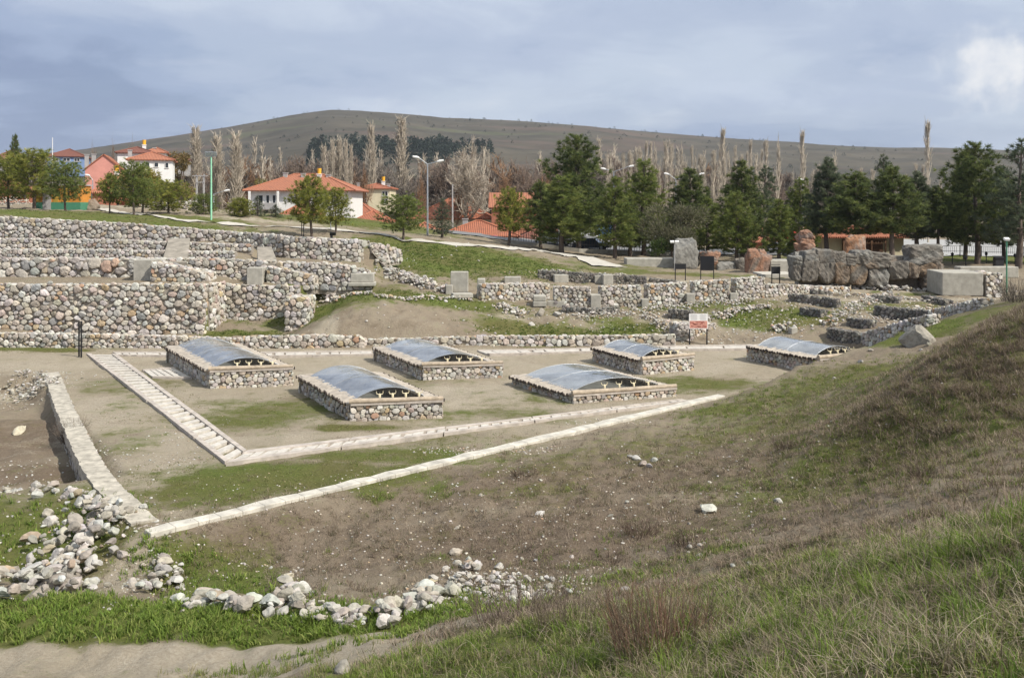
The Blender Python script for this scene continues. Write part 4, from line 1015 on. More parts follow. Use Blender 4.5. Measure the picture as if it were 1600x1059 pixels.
walkway('rear walkway in front of the squared-stone retaining wall', flat(765, 556), flat(925, 552), flat(925, 546), flat(745, 549.5), 9, parity=.95)
walkway('rear walkway from the ladder walkway to the leftmost tomb', flat(183, 557), flat(262, 558), flat(262, 552.5), flat(176, 552.5), 7, parity=.85)
walkway('pale rear walkway below the information panel', flat(1020, 549), flat(1190, 547), flat(1190, 540.5), flat(1010, 543.5), 6, parity=.97)
walkway('short side walkway to the left wall of the leftmost tomb', flat(238, 592), flat(300, 592.5), flat(272, 577), flat(222, 580), 5, parity=.8)

# white kerb wall along the near edge of the court
def kerb():
    a, b = Vector(flat(231, 836)), Vector(flat(1128, 620)); L = (b - a).length; d = (b - a) / L; n = Vector((d.y, -d.x)); mb = MB(); m = 40
    for k in range(m):
        s0, s1 = L * k / m, L * (k + 1) / m; JJ = [rnd.uniform(-.03, .03) for _ in range(m + 1)] if k == 0 else JJ; j0, j1 = JJ[k], JJ[k + 1]
        q = [a + d * s0 + n * (.18 + j0), a + d * s1 + n * (.18 + j1), a + d * s1 - n * (.22 + j1 * .5), a + d * s0 - n * (.22 + j0 * .5)]
        z = [.10 + j0 * .6, .10 + j1 * .6, .11 + j1 * .6, .11 + j0 * .6]; mb.prism([tuple(p) for p in q], -.7, z)
    o = mb.build('kerb', M['kerbstone']); bv = o.modifiers.new('bevel', 'BEVEL'); bv.width = .025; bv.segments = 2; bv.limit_method = 'ANGLE'
    tag(o, 'long white concrete kerb between the court and the brown slope', 'kerb')
kerb()
# wall strip along the excavated pit
acc = Acc()
pp = [(70, 585), (87, 637), (120, 715), (140, 752), (190, 806), (211, 826)]
masonry(acc, [flat(*q) for q in pp], [-.9, -.9, -.9, -.8, -.5, -.4], [.04, .05, .05, .04, .03, .02], .66, .17, P_RUB, sides='ftlr', ragged=.02, bulge=.05, vary=.4, topsize=.17)
W_ = [Vector(flat(*q)) for q in pp]; S_ = []
for a_, b_ in zip(W_[:-1], W_[1:]):
    n_ = int((b_ - a_).length / .22); S_ += [(a_ + (b_ - a_) * k / n_, (b_ - a_).normalized()) for k in range(n_)]
cmb = MB()
for (a_, d_), (b_, e_) in zip(S_[:-1], S_[1:]):
    m_ = Vector((-d_.y, d_.x)); m2 = Vector((-e_.y, e_.x)); f_ = lambda y: (sin(y * 3.1) + sin(y * 7.7 + 1) + sin(y * 13.1)) * .013; r0, r1 = f_(a_.y), f_(b_.y); q0, q1 = f_(a_.y + 50), f_(b_.y + 50)
    zt0, zt1 = .085 + sin(a_.y * 2.3) * .015, .085 + sin(b_.y * 2.3) * .015
    cmb.prism([a_ - m_ * (.05 + r0), b_ - m2 * (.05 + r1), b_ + m2 * (.60 + q1), a_ + m_ * (.60 + q0)], -.25, [zt0, zt1, zt1, zt0])
STRIP = tag(acc.build('stone_wall', [M['stone'], M['concrete']]), 'long flat-topped mortared wall between the excavated pit and the ladder walkway', 'wall', G_R)
cmb.build('coping', M['strip'], STRIP)

# ------------------------------------------------------------------ ruined walls in the foreground
G_F = 'tumbled foundation walls in the foreground'
rubble_wall('stone_wall', 'broad heap of pale stones left of the trodden gap, foreground', line_px((155, 800), (140, 830), (115, 860), (85, 905), (50, 938)), 1.35, .42, 170, .08, .30, P_RUB, G_F, cat='ruined wall')
rubble_wall('stone_wall', 'short heap of pale stones right of the trodden gap, foreground', line_px((262, 884), (248, 905), (235, 932)), .55, .22, 28, .08, .25, P_RUB, G_F)
rubble_wall('stone_wall', 'left half of the curved stone foundation behind the grass strip', line_px((310, 940), (345, 955), (400, 965), (460, 948), (455, 925)), .6, .26, 72, .08, .30, P_RUB, G_F)
rubble_wall('stone_wall', 'middle of the curved stone foundation behind the grass strip', line_px((465, 962), (520, 970), (575, 972)), .5, .2, 44, .07, .26, P_RUB, G_F)
rubble_wall('stone_wall', 'right end of the curved stone foundation, climbing the brown slope', line_px((585, 972), (625, 965), (662, 945), (680, 920)), .6, .3, 54, .08, .30, P_RUB, G_F)
rubble_wall('stone_wall', 'gravelly spill of small pale stones right of the curved foundation', line_px((700, 915), (740, 905), (790, 920), (840, 940)), 1.3, .1, 260, .03, .13, P_RUB, G_F, hi=False)
rubble_wall('stone_wall', 'row of single pale stones at the near end of the excavated pit', line_px((5, 768), (60, 770), (110, 775), (150, 790), (180, 820)), .5, .1, 46, .08, .28, P_RUB, G_F)
rubble_wall('stone_wall', 'white rubble scree at the far end of the excavated pit', line_px((20, 590), (50, 600), (62, 615)), 1.4, .3, 170, .05, .16, P_RUB, G_F, hi=False)
rubble_wall('stone_wall', 'small pile of pale stones on the brown slope', line_px((725, 885), (738, 895)), .25, .22, 16, .08, .2, P_RUB, G_F)

# single loose stones
def rock(label, px, py, s, pal=P_RUB, group=None, flat_=.75, name='rock', z=None):
    c = hit(px, py); acc = Acc(); put_rock(acc, (0, 0, s * .25), s, pal, s > .14, None, flat_)
    V = np.concatenate(acc.V); o = link(name, mesh_np(name, V, np.concatenate(acc.T), None, [M['rockmat']], None, np.concatenate(acc.C), smooth=False)); o.location = (c[0], c[1], c[2] - s * .12)
    return tag(o, label, 'rock', group)
rock('big angular pale boulder alone on the grassy bank', 1433, 538, 1.0, P_RUB, None, 1.0, 'boulder')
for lab, px, py, s in (('wedge-shaped pale stone left of the big boulder, on the bank', 1360, 549, .26), ('flat pale stone on the bank below the big boulder', 1344, 566, .2), ('small white stone right beside the big boulder', 1452, 540, .2), ('whitish stone at the edge of the dark mound below the big boulder', 1439, 548, .14),
        ('grey stone in the green grass midway down the bank', 1303, 592, .15), ('lone tan stone lying in the excavated pit', 30, 676, .42), ('round white stone perched on the low rear wall at far left', 66, 528, .28),
        ('large grey-white stone on the grass among the row near the pit', 75, 808, .3), ('round white stone standing at the top of the broad foreground heap', 150, 785, .3), ('pale stone on the grass left of the broad foreground heap', 103, 800, .2),
        ('tall white stone standing at the left tip of the curved foundation', 322, 936, .42), ('white stone in front of the grass strip at the left tip of the foundation', 313, 950, .34), ('flat grey stone lying by the trodden gap', 193, 868, .22),
        ('ochre stone on top of the left half of the curved foundation', 447, 905, .26), ('tan slab stone on the brown slope above the foundation', 712, 866, .22), ('pale stone cluster-end on the slope above the gravelly spill', 733, 890, .24), ('grey stone left of the gravelly spill', 780, 888, .18), ('pair-like white stone low in the grass at the bottom edge', 536, 1047, .26),
        ('white stone in the ladder-side heap on the slope, upper right', 995, 718, .22), ('grey stone just below the upper right slope heap', 1003, 726, .2), ('pale stone of the slope heap furthest right', 1022, 722, .2), ('small pale stone of the slope heap, lowest', 1015, 730, .16), ('flat pale stone at the top of the slope heap', 985, 714, .18),
        ('grey weathered stone hummock low on the middle slope', 1105, 800, .36), ('pale stone at the right of the middle slope', 1217, 787, .2), ('small pale stone above the red-stemmed bush', 980, 925, .16), ('pale flat stone pair on the slope under the kerb', 843, 805, .2),
        ('grey boulder on the brown bank behind the tombs', 845, 492, .55), ('dark rounded boulder right of the grey one on the brown bank', 871, 494, .5), ('smaller pale boulder low on the brown bank', 831, 508, .38)):
    rock(lab, px, py, s, [(1, (.40, .355, .285))] if ('tan' in lab or 'ochre' in lab) else P_RUB)
for i in range(64):
    px, py = rnd.uniform(300, 1250), rnd.uniform(740, 900)
    if py < 860 - (px - 230) * .245 + 25: continue
    rock('small pale stone scattered on the brown slope below the kerb', px, py, rnd.uniform(.05, .12), P_RUB, 'small stones on the brown slope', name='small_rock')
for i in range(26):
    rock('small white stone scattered on the bright green slope', rnd.uniform(560, 760), rnd.uniform(372, 440), rnd.uniform(.1, .2), P_RUB, 'small stones on the green slope', name='small_rock')

# ------------------------------------------------------------------ signs and posts
def sign(name, label, px, py, w, h, clear, mat, lean=.0, rz=0.0, frame=False):
    c = hit(px, py); root = empty(name, c, rz, label, 'sign')
    for s in (-1, 1):
        mb = MB(); mb.box((s * (w / 2 - .04), 0, (clear + h) / 2 - .1), (.07, .05, clear + h + .2)); mb.build('post', M['black'], root)
    mb = MB(); mb.box((0, -.045, clear + h / 2), (w, .03, h)); return root, mb.build('panel', mat, root)
root, pan = sign('information_panel', 'white information panel with a reddish site plan, on two black posts', 1091, 540, 1.06, .86, .95, M['white'])
mb = MB(); mb.box((0, -.063, 1.20), (1.0, .006, .42)); plan = mb.build('plan_print', mat_plain('plan_print', (.55, .26, .20), .7, .25, 9.0), pan)
mb = MB()
for k in range(26): mb.box((rnd.uniform(-.4, .4), -.068, rnd.uniform(1.04, 1.36)), (rnd.uniform(.05, .25), .004, rnd.uniform(.012, .04)), 0)
mb.build('plan_lines', mat_plain('plan_lines', (.28, .07, .05), .7, .1, 9.0), plan)
mb = MB()
for k in range(8):
    for s in (-.25, .25): mb.box((s + rnd.uniform(-.02, .02), -.062, 1.76 - k * .042), (.40 * rnd.uniform(.7, 1), .004, .012))
mb.build('text_block', mat_plain('print_grey', (.38, .37, .36), .7, .1, 9.0), pan)
sign('sign', 'wide low black sign panel beside the spotlight post', 1063, 438, .86, .42, .85, M['black'])
sign('sign', 'large black sign panel on two posts before the red stone', 1105, 438, 1.06, 1.1, .75, M['black'], rz=-.25)
r, p_ = sign('sign', 'small black framed sign by the dirt track, in front of the megalith wall', 1212, 448, .66, .55, .95, M['black'])
mb = MB(); mb.box((0, 0, 1.62), (.66, .05, .04)); mb.build('top_rail', M['black'], r)
for lab, px, py, h in (('left one of the two thin black posts beside the ladder walkway', 123.5, 558, 1.85), ('right one of the two thin black posts beside the ladder walkway', 127, 559, 1.88)):
    c = hit(px, py); mb = MB(); mb.box((0, 0, h / 2 - .05), (.065, .065, h + .1)); mb.box((0, 0, h), (.075, .075, .02)); o = mb.build('post', M['black']); o.location = c; tag(o, lab, 'post')
# ------------------------------------------------------------------ great gate of worn megaliths
def zpx(x, y): return 1200 + x / 4.0, 200 + y / 4.0
STONE_D, STONE_B, STONE_R, STONE_G, STONE_O = (.20, .178, .15), (.22, .17, .125), (.34, .19, .125), (.25, .24, .215), (.26, .18, .115)  # dark stone; STONE_D also holds the shade on the gate wall's front
def blk(parent, px0, px1, py0, py1, Y, depth, col, seed, col2=None, boxy=.055, name='block', org=(0, 0, 0), top=False):
    X0, _, zt = un(px0, py0, Y); X1, _, zb = un(px1, py1, Y); w, h = (X1 - X0) * 1.04, (zt - zb) * 1.05
    w *= .98; h *= 1.0; c = ((X0 + X1) / 2 - org[0], Y + depth / 2 - org[1], zb - org[2])
    return boulder(name, c, (w, depth, h + .05), 0, col, seed, parent, boxy, 4, col2)
Yw = 69.5; org = un(1350, 447, Yw)
mb = MB(); mb.box((.4, 1.9, .9), (9.4, 1.1, 2.4)); CORE = mb
root = empty('megalith_wall', org, 0, 'long wall of huge dark weathered blocks in two courses, under the big capstone', 'megalith wall')
CORE.build('rubble_core', M['mortar'], root)
k = 0
for x0, y0, x1, y1, col, c2 in ((158,805,222,868,STONE_G,None),(160,860,220,930,STONE_D,STONE_G),(215,835,322,938,STONE_D,None),(225,772,325,842,STONE_D,STONE_G),(316,852,436,945,STONE_D,STONE_B),(318,770,426,862,STONE_D,STONE_G),(428,862,516,950,STONE_B,STONE_O),
        (415,785,503,868,STONE_D,STONE_G),(510,853,632,958,STONE_D,STONE_O),(490,795,560,868,STONE_D,None),(538,775,672,858,STONE_D,STONE_G),(630,872,757,962,STONE_G,STONE_D),(600,783,768,880,STONE_D,STONE_B),(752,842,885,925,STONE_D,STONE_B),(875,852,962,915,STONE_B,None),
        (955,850,1062,925,STONE_B,STONE_O),(1045,852,1110,925,STONE_B,STONE_D),(890,750,1110,862,STONE_D,STONE_G),(980,920,1112,992,STONE_B,STONE_D)):
    a, b = zpx(x0, y0); c_, d = zpx(x1, y1 + (26 if y1 > 905 else 0)); o = blk(root, a, c_, b, d, Yw, 1.7, col, 300 + k, c2, org=org); k += 1
rubble_wall('stone_wall', 'small stones packed under the foot of the long megalith wall', line_px((1292, 449), (1340, 452), (1400, 454), (1470, 456)), .4, .3, 120, .1, .3, P_GREY, cat='stone footing')
def single(label, px0, px1, py0, py1, Y, depth, col, seed, col2=None, boxy=.14, name='megalith'):
    o = blk(None, px0, px1, py0, py1 + (3 if py1 > 405 else 1), Y, depth, col, seed, col2, boxy, name); return tag(o, label, 'megalith', 'standing stones of the gate')
single('tall grey megalith with rounded top beside the spotlight post', 1056, 1093, 374, 415, 86, 1.6, STONE_G, 404, None, .34)
single('low red-brown block on its own, right of the tall grey megalith', 1099, 1125, 393, 410, 86, 1.3, STONE_R, 402, STONE_G)
single('brown foot block beneath the low red-brown block', 1104, 1123, 408, 424, 86.3, 1.2, STONE_B, 403, STONE_O)
single('grey block between the red-brown block and the red upright stone, left piece', 1121, 1153, 408, 426, 86.2, 1.2, STONE_G, 404, STONE_D)
single('grey block touching the red upright stone', 1152, 1172, 406, 428, 86, 1.2, STONE_D, 405, STONE_B)
single('red upright gate stone, lower half', 1169, 1195, 401, 433, 83, 1.3, STONE_R, 406, STONE_D, .2)
single('red upright gate stone, knob resting on top', 1170, 1188, 390, 404, 83, 1.0, STONE_R, 407, None, .25)
single('pinkish leaning slab behind the red upright gate stone', 1188, 1204, 394, 427, 84, .9, (.30, .21, .165), 408, STONE_R, .2)
single('bottom stone of the red stack of three behind the megalith wall', 1247, 1277, 383, 398, 76, 1.4, (.36, .23, .17), 409, STONE_R, .2)
single('middle stone of the red stack of three behind the megalith wall', 1250, 1273, 372, 385, 76, 1.2, STONE_R, 410, (.36, .24, .18), .2)
single('top stone of the red stack of three behind the megalith wall', 1252, 1271, 360, 374, 76, 1.1, STONE_R, 411, (.36, .27, .22), .3)
single('grey pedestal block under the red stack of three', 1243, 1270, 395, 412, 75.5, 1.5, STONE_G, 412, STONE_D, .15)
single('lone orange-red boulder standing on the megalith wall', 1326, 1357, 369, 400, 72.5, 1.2, (.34, .18, .10), 413, (.33, .26, .21), .25)
def slab(label, px0, px1, py0, py1, Y, depth, mat, cat='wall', rz=0.0, name='low_wall'):
    X0, _, zt = un(px0, py0, Y); X1, _, zb = un(px1, py1, Y); mb = MB(); n = 8
    mb.box((0, 0, (zt - zb) / 2 - .1), (X1 - X0, depth, zt - zb + .2)); o = mb.build(name, M[mat]); o.location = ((X0 + X1) / 2, Y + depth / 2, zb); o.rotation_euler = (0, 0, rz)
    bv = o.modifiers.new('bevel', 'BEVEL'); bv.width = .06; bv.segments = 2; bv.limit_method = 'ANGLE'; return tag(o, label, cat)
slab('long low grey plinth left of the tall grey megalith', 979, 1056, 404, 421, 87, 2.2, 'concrete')
slab('smooth pale curved-looking plinth between the red gate stone and the megalith wall', 1204, 1240, 407, 427, 84, 2.5, 'concrete')
slab('flat paved threshold in the gate passage', 1190, 1244, 428, 434, 79, 3.0, 'path', 'paving')
slab('big plain concrete block at the right end of the megalith wall', 1478, 1540, 426, 458, 65.5, 3.4, 'concrete', 'concrete block', -.12)
a = un(1541, 455, 65.3); stone_wall('stone_wall', 'rough pale rubble masonry at the end of the plain concrete block', 'wall', [(a[0], a[1]), (a[0] + 1.15, a[1] + .1)], a[2] - .4, a[2] + 1.2, 2.4, .24, P_WHITE, sides='ftr', ragged=.06)
slab('low grey wall continuing behind the plain concrete block', 1500, 1592, 417, 430, 72, 1.0, 'concrete')

# ------------------------------------------------------------------ trees
def blades(P, D, L, Wd, C, rng_):
    """one triangle per leaf: base P, direction D (n,3), length L, width Wd"""
    n = len(P); S = np.cross(D, rng_.normal(0, 1, (n, 3))); S /= np.linalg.norm(S, axis=1)[:, None] + 1e-9
    V = np.empty((n, 3, 3)); V[:, 0] = P - S * Wd[:, None] / 2; V[:, 1] = P + S * Wd[:, None] / 2; V[:, 2] = P + D * L[:, None]
    return V.reshape(-1, 3), np.arange(n * 3).reshape(n, 3), np.repeat(C, 3, axis=0)
def unit(a): return a / (np.linalg.norm(a, axis=1)[:, None] + 1e-9)
def pine_meshes(seed, h=10.0, rw=2.4, base=.16, shape='cone', cols=((.036, .058, .022), (.060, .090, .030), (.095, .125, .040)), n_tuft=620, tuft=.42, blades_n=24, open_=0.0):
    r = np.random.default_rng(seed); mb = MB(); P = []; Dr = []; S = []
    lean = r.normal(0, .012, 2)
    def ax(z): return np.array((lean[0] * z + .06 * sin(z * .9 + seed), lean[1] * z + .06 * cos(z * .7 + seed), z))
    zs = np.linspace(0, h * .97, 9); mb.tube([ax(z) for z in zs], [max(.03, .017 * h * (1 - z / h) + .03) for z in zs], 8)
    z = base * h; lvl = []
    while z < h * .97:
        lvl.append(z); z += (.052 * h) * (0.8 + .5 * r.random()) * (1 - .35 * z / h)
    for z in lvl:
        t = (z - base * h) / (h * (1 - base))
        if shape == 'cone': prof = (1 - t) ** .85 * (.55 + .45 * min(1, t / .12))
        elif shape == 'round': prof = sqrt(max(0, 1 - (2 * t - .85) ** 2 / 1.4)) * (1 - t * .35)
        else: prof = (1 - t) ** .65 * (.75 + .25 * min(1, t / .15))
        nb = r.integers(5, 8) if t < .8 else r.integers(3, 5); a0 = r.random() * 6.28
        for k in range(nb):
            if r.random() < open_: continue
            a = a0 + 6.283 * k / nb + r.normal(0, .25); R = rw * prof * r.uniform(.62, 1.15) + .12
            up = (.10 + .75 * t ** 1.3) * R + r.normal(0, .06)
            p0 = ax(z); p3 = p0 + np.array((cos(a) * R, sin(a) * R, up)); p1 = p0 * .6 + p3 * .4 + np.array((0, 0, -.04 * R))
            mb.tube([p0, p1, p3], [.012 * h * .35 * (1 - t) + .012, .02, .008], 4, cap=False)
            m = max(2, int(R / .22))
            for j in range(m):
                f = .30 + .72 * (j + r.random()) / m; q = (p0 * (1 - f) ** 2 + 2 * p1 * f * (1 - f) + p3 * f * f) if f < 1 else p3
                spread = .30 * R * f * (1.15 - f * .6)
                for _ in range(2 if f < .85 else 3):
                    o = r.normal(0, 1, 3) * np.array((spread * .55, spread * .55, .09 + .05 * R)); P.append(q + o); d = np.array((cos(a), sin(a), .75 + .6 * r.random())) + r.normal(0, .35, 3); Dr.append(d); S.append(1 - .3 * f * (R < .5))
    for _ in range(10): P.append(ax(h * r.uniform(.93, 1.0)) + r.normal(0, .09, 3)); Dr.append(np.array((0, 0, 1.)) + r.normal(0, .4, 3)); S.append(.8)
    P = np.array(P); Dr = unit(np.array(Dr)); S = np.array(S)
    if len(P) > n_tuft * 2.2:
        k = r.choice(len(P), int(n_tuft * 2.2), False); P, Dr, S = P[k], Dr[k], S[k]
    n = len(P); m = blades_n; tc = np.array(cols); pickc = r.choice(3, n, p=(.34, .42, .24)); TC = tc[pickc] * r.uniform(.8, 1.2, n)[:, None]
    PP = np.repeat(P, m, 0); DD = unit(np.repeat(Dr, m, 0) + r.normal(0, .62, (n * m, 3))); LL = tuft * r.uniform(.6, 1.15, n * m) * np.repeat(S, m); WW = r.uniform(.032, .055, n * m) * tuft / .42
    V, T, C = blades(PP, DD, LL, WW, np.repeat(TC, m, 0) * r.uniform(.85, 1.15, n * m)[:, None], r)
    return mb.mesh('trunk', M['bark']), mesh_np('crown', V, T, None, [M['leaf']], None, C, smooth=False)
DARKG = ((.088, .118, .042), (.138, .172, .056), (.205, .232, .074)); MIDG = ((.130, .168, .046), (.195, .235, .064), (.275, .300, .088)); YELG = ((.165, .190, .040), (.260, .275, .058), (.360, .345, .085)); BLUG = ((.088, .115, .066), (.130, .158, .094), (.185, .210, .128))
PINES = {'dark1': pine_meshes(1, 10, 2.5, .20, 'cone', DARKG), 'dark2': pine_meshes(2, 10, 2.4, .36, 'cone', DARKG), 'mid1': pine_meshes(3, 10, 2.5, .17, 'broad', MIDG), 'mid2': pine_meshes(4, 10, 2.3, .18, 'cone', MIDG), 'dark3': pine_meshes(5, 10, 3.0, .20, 'broad', DARKG, 820),
         'open': pine_meshes(6, 10, 2.3, .22, 'broad', BLUG, 420, .40, 18, .25), 'blue': pine_meshes(7, 10, 2.1, .30, 'cone', BLUG), 'young': pine_meshes(8, 5, 1.9, .30, 'broad', YELG, 340, .34, 22), 'young2': pine_meshes(9, 5, 2.0, .24, 'round', YELG, 340, .34, 22), 'youngd': pine_meshes(10, 5, 2.2, .28, 'round', MIDG, 340, .34, 22),
         'spruce': pine_meshes(12, 5, 1.1, .10, 'cone', BLUG, 260, .22, 20)}
PH = {k: (5.0 if k.startswith('young') or k == 'spruce' else 10.0) for k in PINES}
PW = {'dark1': 2.5, 'dark2': 2.2, 'mid1': 2.5, 'mid2': 2.3, 'dark3': 3.0, 'open': 2.3, 'blue': 2.1, 'young': 1.9, 'young2': 2.0, 'youngd': 2.2, 'spruce': 1.1}
def pine(kind, label, px, py_top, Y, wpx, group, name='pine_tree', drop=0.0):
    X = (px - 800) / FPX * Y; z = h1(X, Y) - .08 - drop; top = EYE + (HZ - py_top) / FPX * Y; h = top - z
    root = empty(name, (X, Y, z), 0, label, 'tree', group); s = h / PH[kind]; w = (wpx / 2 / FPX * Y) / PW[kind] * 1.18
    rz = rnd.uniform(0, 6.28)
    for nm, me in zip(('trunk', 'crown'), PINES[kind]):
        o = link(nm, me, root); o.rotation_euler = (0, 0, rz); o.scale = (w, w, s)
    return root
GP = 'pines in the belt behind the gate'; GY = 'young pines on the grassy hilltop'
for kind, lab, px, pt, Y, w in (
    ('young', 'young yellow-green pine with a bare trunk beside the bollard lamp, on the hilltop', 487, 278, 80, 66), ('young2', 'smaller yellow-green pine close behind the bollard lamp', 524, 297, 84, 50), ('youngd', 'young wide-crowned green pine alone on the slope left of the double street lamp', 629, 309, 87, 72), ('spruce', 'slim bluish spruce right of the double street lamp', 692, 311, 98, 36), ('young', 'open young pine in front of the shop with pink cloths', 795, 297, 101, 56),
    ('young2', 'leftmost young pine on the hilltop, cut by the picture edge', 14, 248, 99, 62), ('young2', 'largest young pine left of the orange painted hut', 52, 238, 97, 84), ('youngd', 'dark young pine in front of the orange painted hut', 102, 258, 92, 62), ('young', 'thin yellowish young pine right of the orange painted hut', 172, 272, 91, 36), ('youngd', 'upright young pine left of the pale rubble pile', 209, 258, 89, 62), ('young2', 'low young pine just behind the upright one, left of the pale rubble pile', 222, 282, 93, 60), ('young2', 'bushy young pine merging with the row toward the pale rubble pile', 262, 284, 98, 62), ('youngd', 'small bushy pine below the concrete power pole', 318, 306, 100, 40), ('young', 'small bush-like pine right of the green floodlight mast', 374, 310, 101, 42), ('spruce', 'tiny dark spruce in front of the white house', 402, 306, 103, 24), ('spruce', 'tiny low pine under the veranda of the white house', 430, 320, 104, 26)):
    pine(kind, lab, px, pt, Y, w, GY, drop=(.5 if 'bush' in lab or 'tiny' in lab else 0))
for kind, lab, px, pt, Y, w in (
    ('dark3', 'tallest broad dark pine behind the parked white vans', 903, 213, 108, 118), ('mid1', 'bright green pine in front of the tallest one, by the white vans', 878, 276, 100, 98), ('dark2', 'narrow dark pine left of the bright green one, by the white vans', 845, 283, 105, 58), ('mid2', 'slender ragged pine right of the tallest dark pine', 960, 277, 98, 72), ('mid1', 'high-topped pine behind the grey leafless shrub, left part', 1005, 250, 106, 84), ('dark1', 'dense green pine filling the gap left of the grey leafless shrub', 985, 310, 104, 70), ('dark1', 'pointed pine right behind the grey leafless shrub', 1075, 264, 107, 96), ('mid2', 'low pine between the two pointed ones, over the grey leafless shrub', 1105, 310, 103, 70), ('dark1', 'dark twin-topped pine left of the loose bluish one', 1160, 252, 107, 92), ('mid1', 'yellowish pine low in front of the dark twin-topped one', 1152, 300, 99, 66), ('open', 'loose bluish pine showing sky through its crown', 1193, 260, 112, 56),
    ('mid2', 'low light-green pine behind the red upright gate stone', 1218, 312, 97, 70), ('mid1', 'light-green pine carrying a lamp head before it, left of the kiosk', 1247, 280, 103, 62), ('blue', 'bluish pointed pine left of the kiosk roof', 1291, 246, 98, 74), ('dark2', 'dark pine standing right before the kiosk, left one', 1338, 268, 94, 96), ('open', 'thin spindly pine rising behind the kiosk', 1377, 243, 111, 46), ('dark2', 'dark pine standing right before the kiosk, tall right one', 1395, 258, 93, 88), ('blue', 'bluish pine just right of the kiosk roof', 1432, 268, 97, 74), ('dark2', 'low dark pine right of the kiosk over the grey car park', 1466, 290, 96, 60), ('mid2', 'two-toned pine at the left shoulder of the broad right-hand pine', 1508, 236, 104, 70),
    ('dark3', 'broad dark pine above the concrete block, right side', 1527, 225, 96, 122), ('dark1', 'dark pine filling the gap before the right picture edge', 1568, 268, 100, 74), ('open', 'open pine with reddish trunk at the right picture edge', 1592, 219, 90, 104), ('dark1', 'pine half cut off by the right picture edge', 1640, 225, 96, 110)):
    pine(kind, lab, px, pt, Y, w, GP)
pine('dark1', 'dark fir far off above the village roofs at upper left', 24, 212, 170, 38, None, 'fir_tree')

def bare_meshes(seed, h, kind='poplar', twig=.035, dens=1.0, cols=((.26, .22, .175), (.33, .29, .235), (.20, .165, .13)), split=True):
    r = np.random.default_rng(seed); segs = []; tw = []
    def seg(a, b, ra, rb, main): segs.append((a, b, ra, rb, main))
    if kind == 'poplar':
        n = int(70 * dens); top = np.array((r.normal(0, .2), r.normal(0, .2), h)); prev = np.zeros(3)
        for k in range(8):
            q = top * (k + 1) / 8 + np.r_[r.normal(0, .05, 2), 0]; seg(prev, q, .011 * h * (1 - k / 8.5), .011 * h * (1 - (k + 1) / 8.5), True); prev = q
        for k in range(n):
            z = h * (.10 + .86 * r.random() ** .9); a = r.random() * 6.28; L = h * .16 * (.4 + r.random()) * (1 - .55 * z / h); out = .24 + r.normal(0, .05); b0 = np.array((0, 0, z)); d = np.array((cos(a) * out, sin(a) * out, 1.0)); d /= np.linalg.norm(d)
            b1 = b0 + d * L; seg(b0, b1, twig * 1.2, twig * .6, False)
            for j in range(6):
                f = r.uniform(.2, 1); q = b0 + (b1 - b0) * f; e = d + r.normal(0, .22, 3); e[2] = abs(e[2]); e /= np.linalg.norm(e); tw.append((q, q + e * L * r.uniform(.25, .6)))
    else:
        def grow(p, d, L, rad, lev):
            nseg = 3; q = p
            for k in range(nseg):
                d = d + r.normal(0, .13, 3); d[2] += .06; d /= np.linalg.norm(d); e = q + d * L / nseg
                seg(q, e, rad * (1 - .25 * k / nseg), rad * (1 - .25 * (k + 1) / nseg), lev < 2); q = e
                if lev < 3:
                    for _ in range(2 if lev else 3):
                        a = d + r.normal(0, .62 if kind == 'round' else .42, 3); a[2] += .25; a /= np.linalg.norm(a); grow(q, a, L * r.uniform(.5, .72), rad * .5, lev + 1)
                elif lev == 3:
                    for _ in range(2): a = d + r.normal(0, .5, 3); a /= np.linalg.norm(a); tw.append((q, q + a * L * .7))
        grow(np.zeros(3), np.array((0, 0, 1.)), h * .42, .02 * h, 0)
    V = []; T = []; C = []; n = 0; col = np.array(cols)
    allp = [(a, b, ra, rb, m) for a, b, ra, rb, m in segs] + [(a, b, twig * .55, twig * .25, False) for a, b in tw]
    A = np.array([s[0] for s in allp]); B = np.array([s[1] for s in allp]); RA = np.array([s[2] for s in allp]); RB = np.array([s[3] for s in allp]); MN = np.array([s[4] for s in allp])
    D = unit(B - A); U = unit(np.cross(D, r.normal(0, 1, D.shape))); W_ = np.cross(D, U); n = len(A); vv = np.empty((n, 6, 3))
    for k in range(3):
        t = 2 * pi * k / 3; o = U * cos(t) + W_ * sin(t); vv[:, k] = A + o * RA[:, None]; vv[:, 3 + k] = B + o * RB[:, None]
    Q = np.array([(0, 1, 4, 3), (1, 2, 5, 4), (2, 0, 3, 5)]); QQ = (np.arange(n)[:, None, None] * 6 + Q[None])
    cc = col[r.choice(3, n)] * r.uniform(.8, 1.2, n)[:, None]; cc[MN] *= .8
    if not split: return vv.reshape(-1, 3), QQ.reshape(-1, 4), np.repeat(cc, 6, 0)
    out = []
    for sel in (MN, ~MN):
        v = vv[sel].reshape(-1, 3); q = (np.arange(sel.sum())[:, None, None] * 6 + Q[None]).reshape(-1, 4); out.append(mesh_np('twigs', v, None, q, [M['twig']], None, np.repeat(cc[sel], 6, 0)))
    return out
PALE = ((.46, .40, .32), (.54, .475, .385), (.37, .32, .255)); BROWN = ((.19, .145, .12), (.235, .18, .145), (.275, .21, .16)); RUST = ((.26, .15, .085), (.21, .13, .08), (.30, .19, .11))
BARE = {'pop1': bare_meshes(21, 18, 'poplar', .065, 6.5, PALE), 'pop2': bare_meshes(22, 18, 'poplar', .065, 5.8, PALE), 'thin1': bare_meshes(23, 18, 'poplar', .07, 1.5, PALE), 'thin2': bare_meshes(24, 18, 'poplar', .07, 1.1, PALE), 'big': bare_meshes(25, 14, 'spread', .06, 1, PALE), 'rust': bare_meshes(26, 9, 'round', .05, 1, RUST), 'brown': bare_meshes(27, 11, 'round', .055, 1, BROWN)}
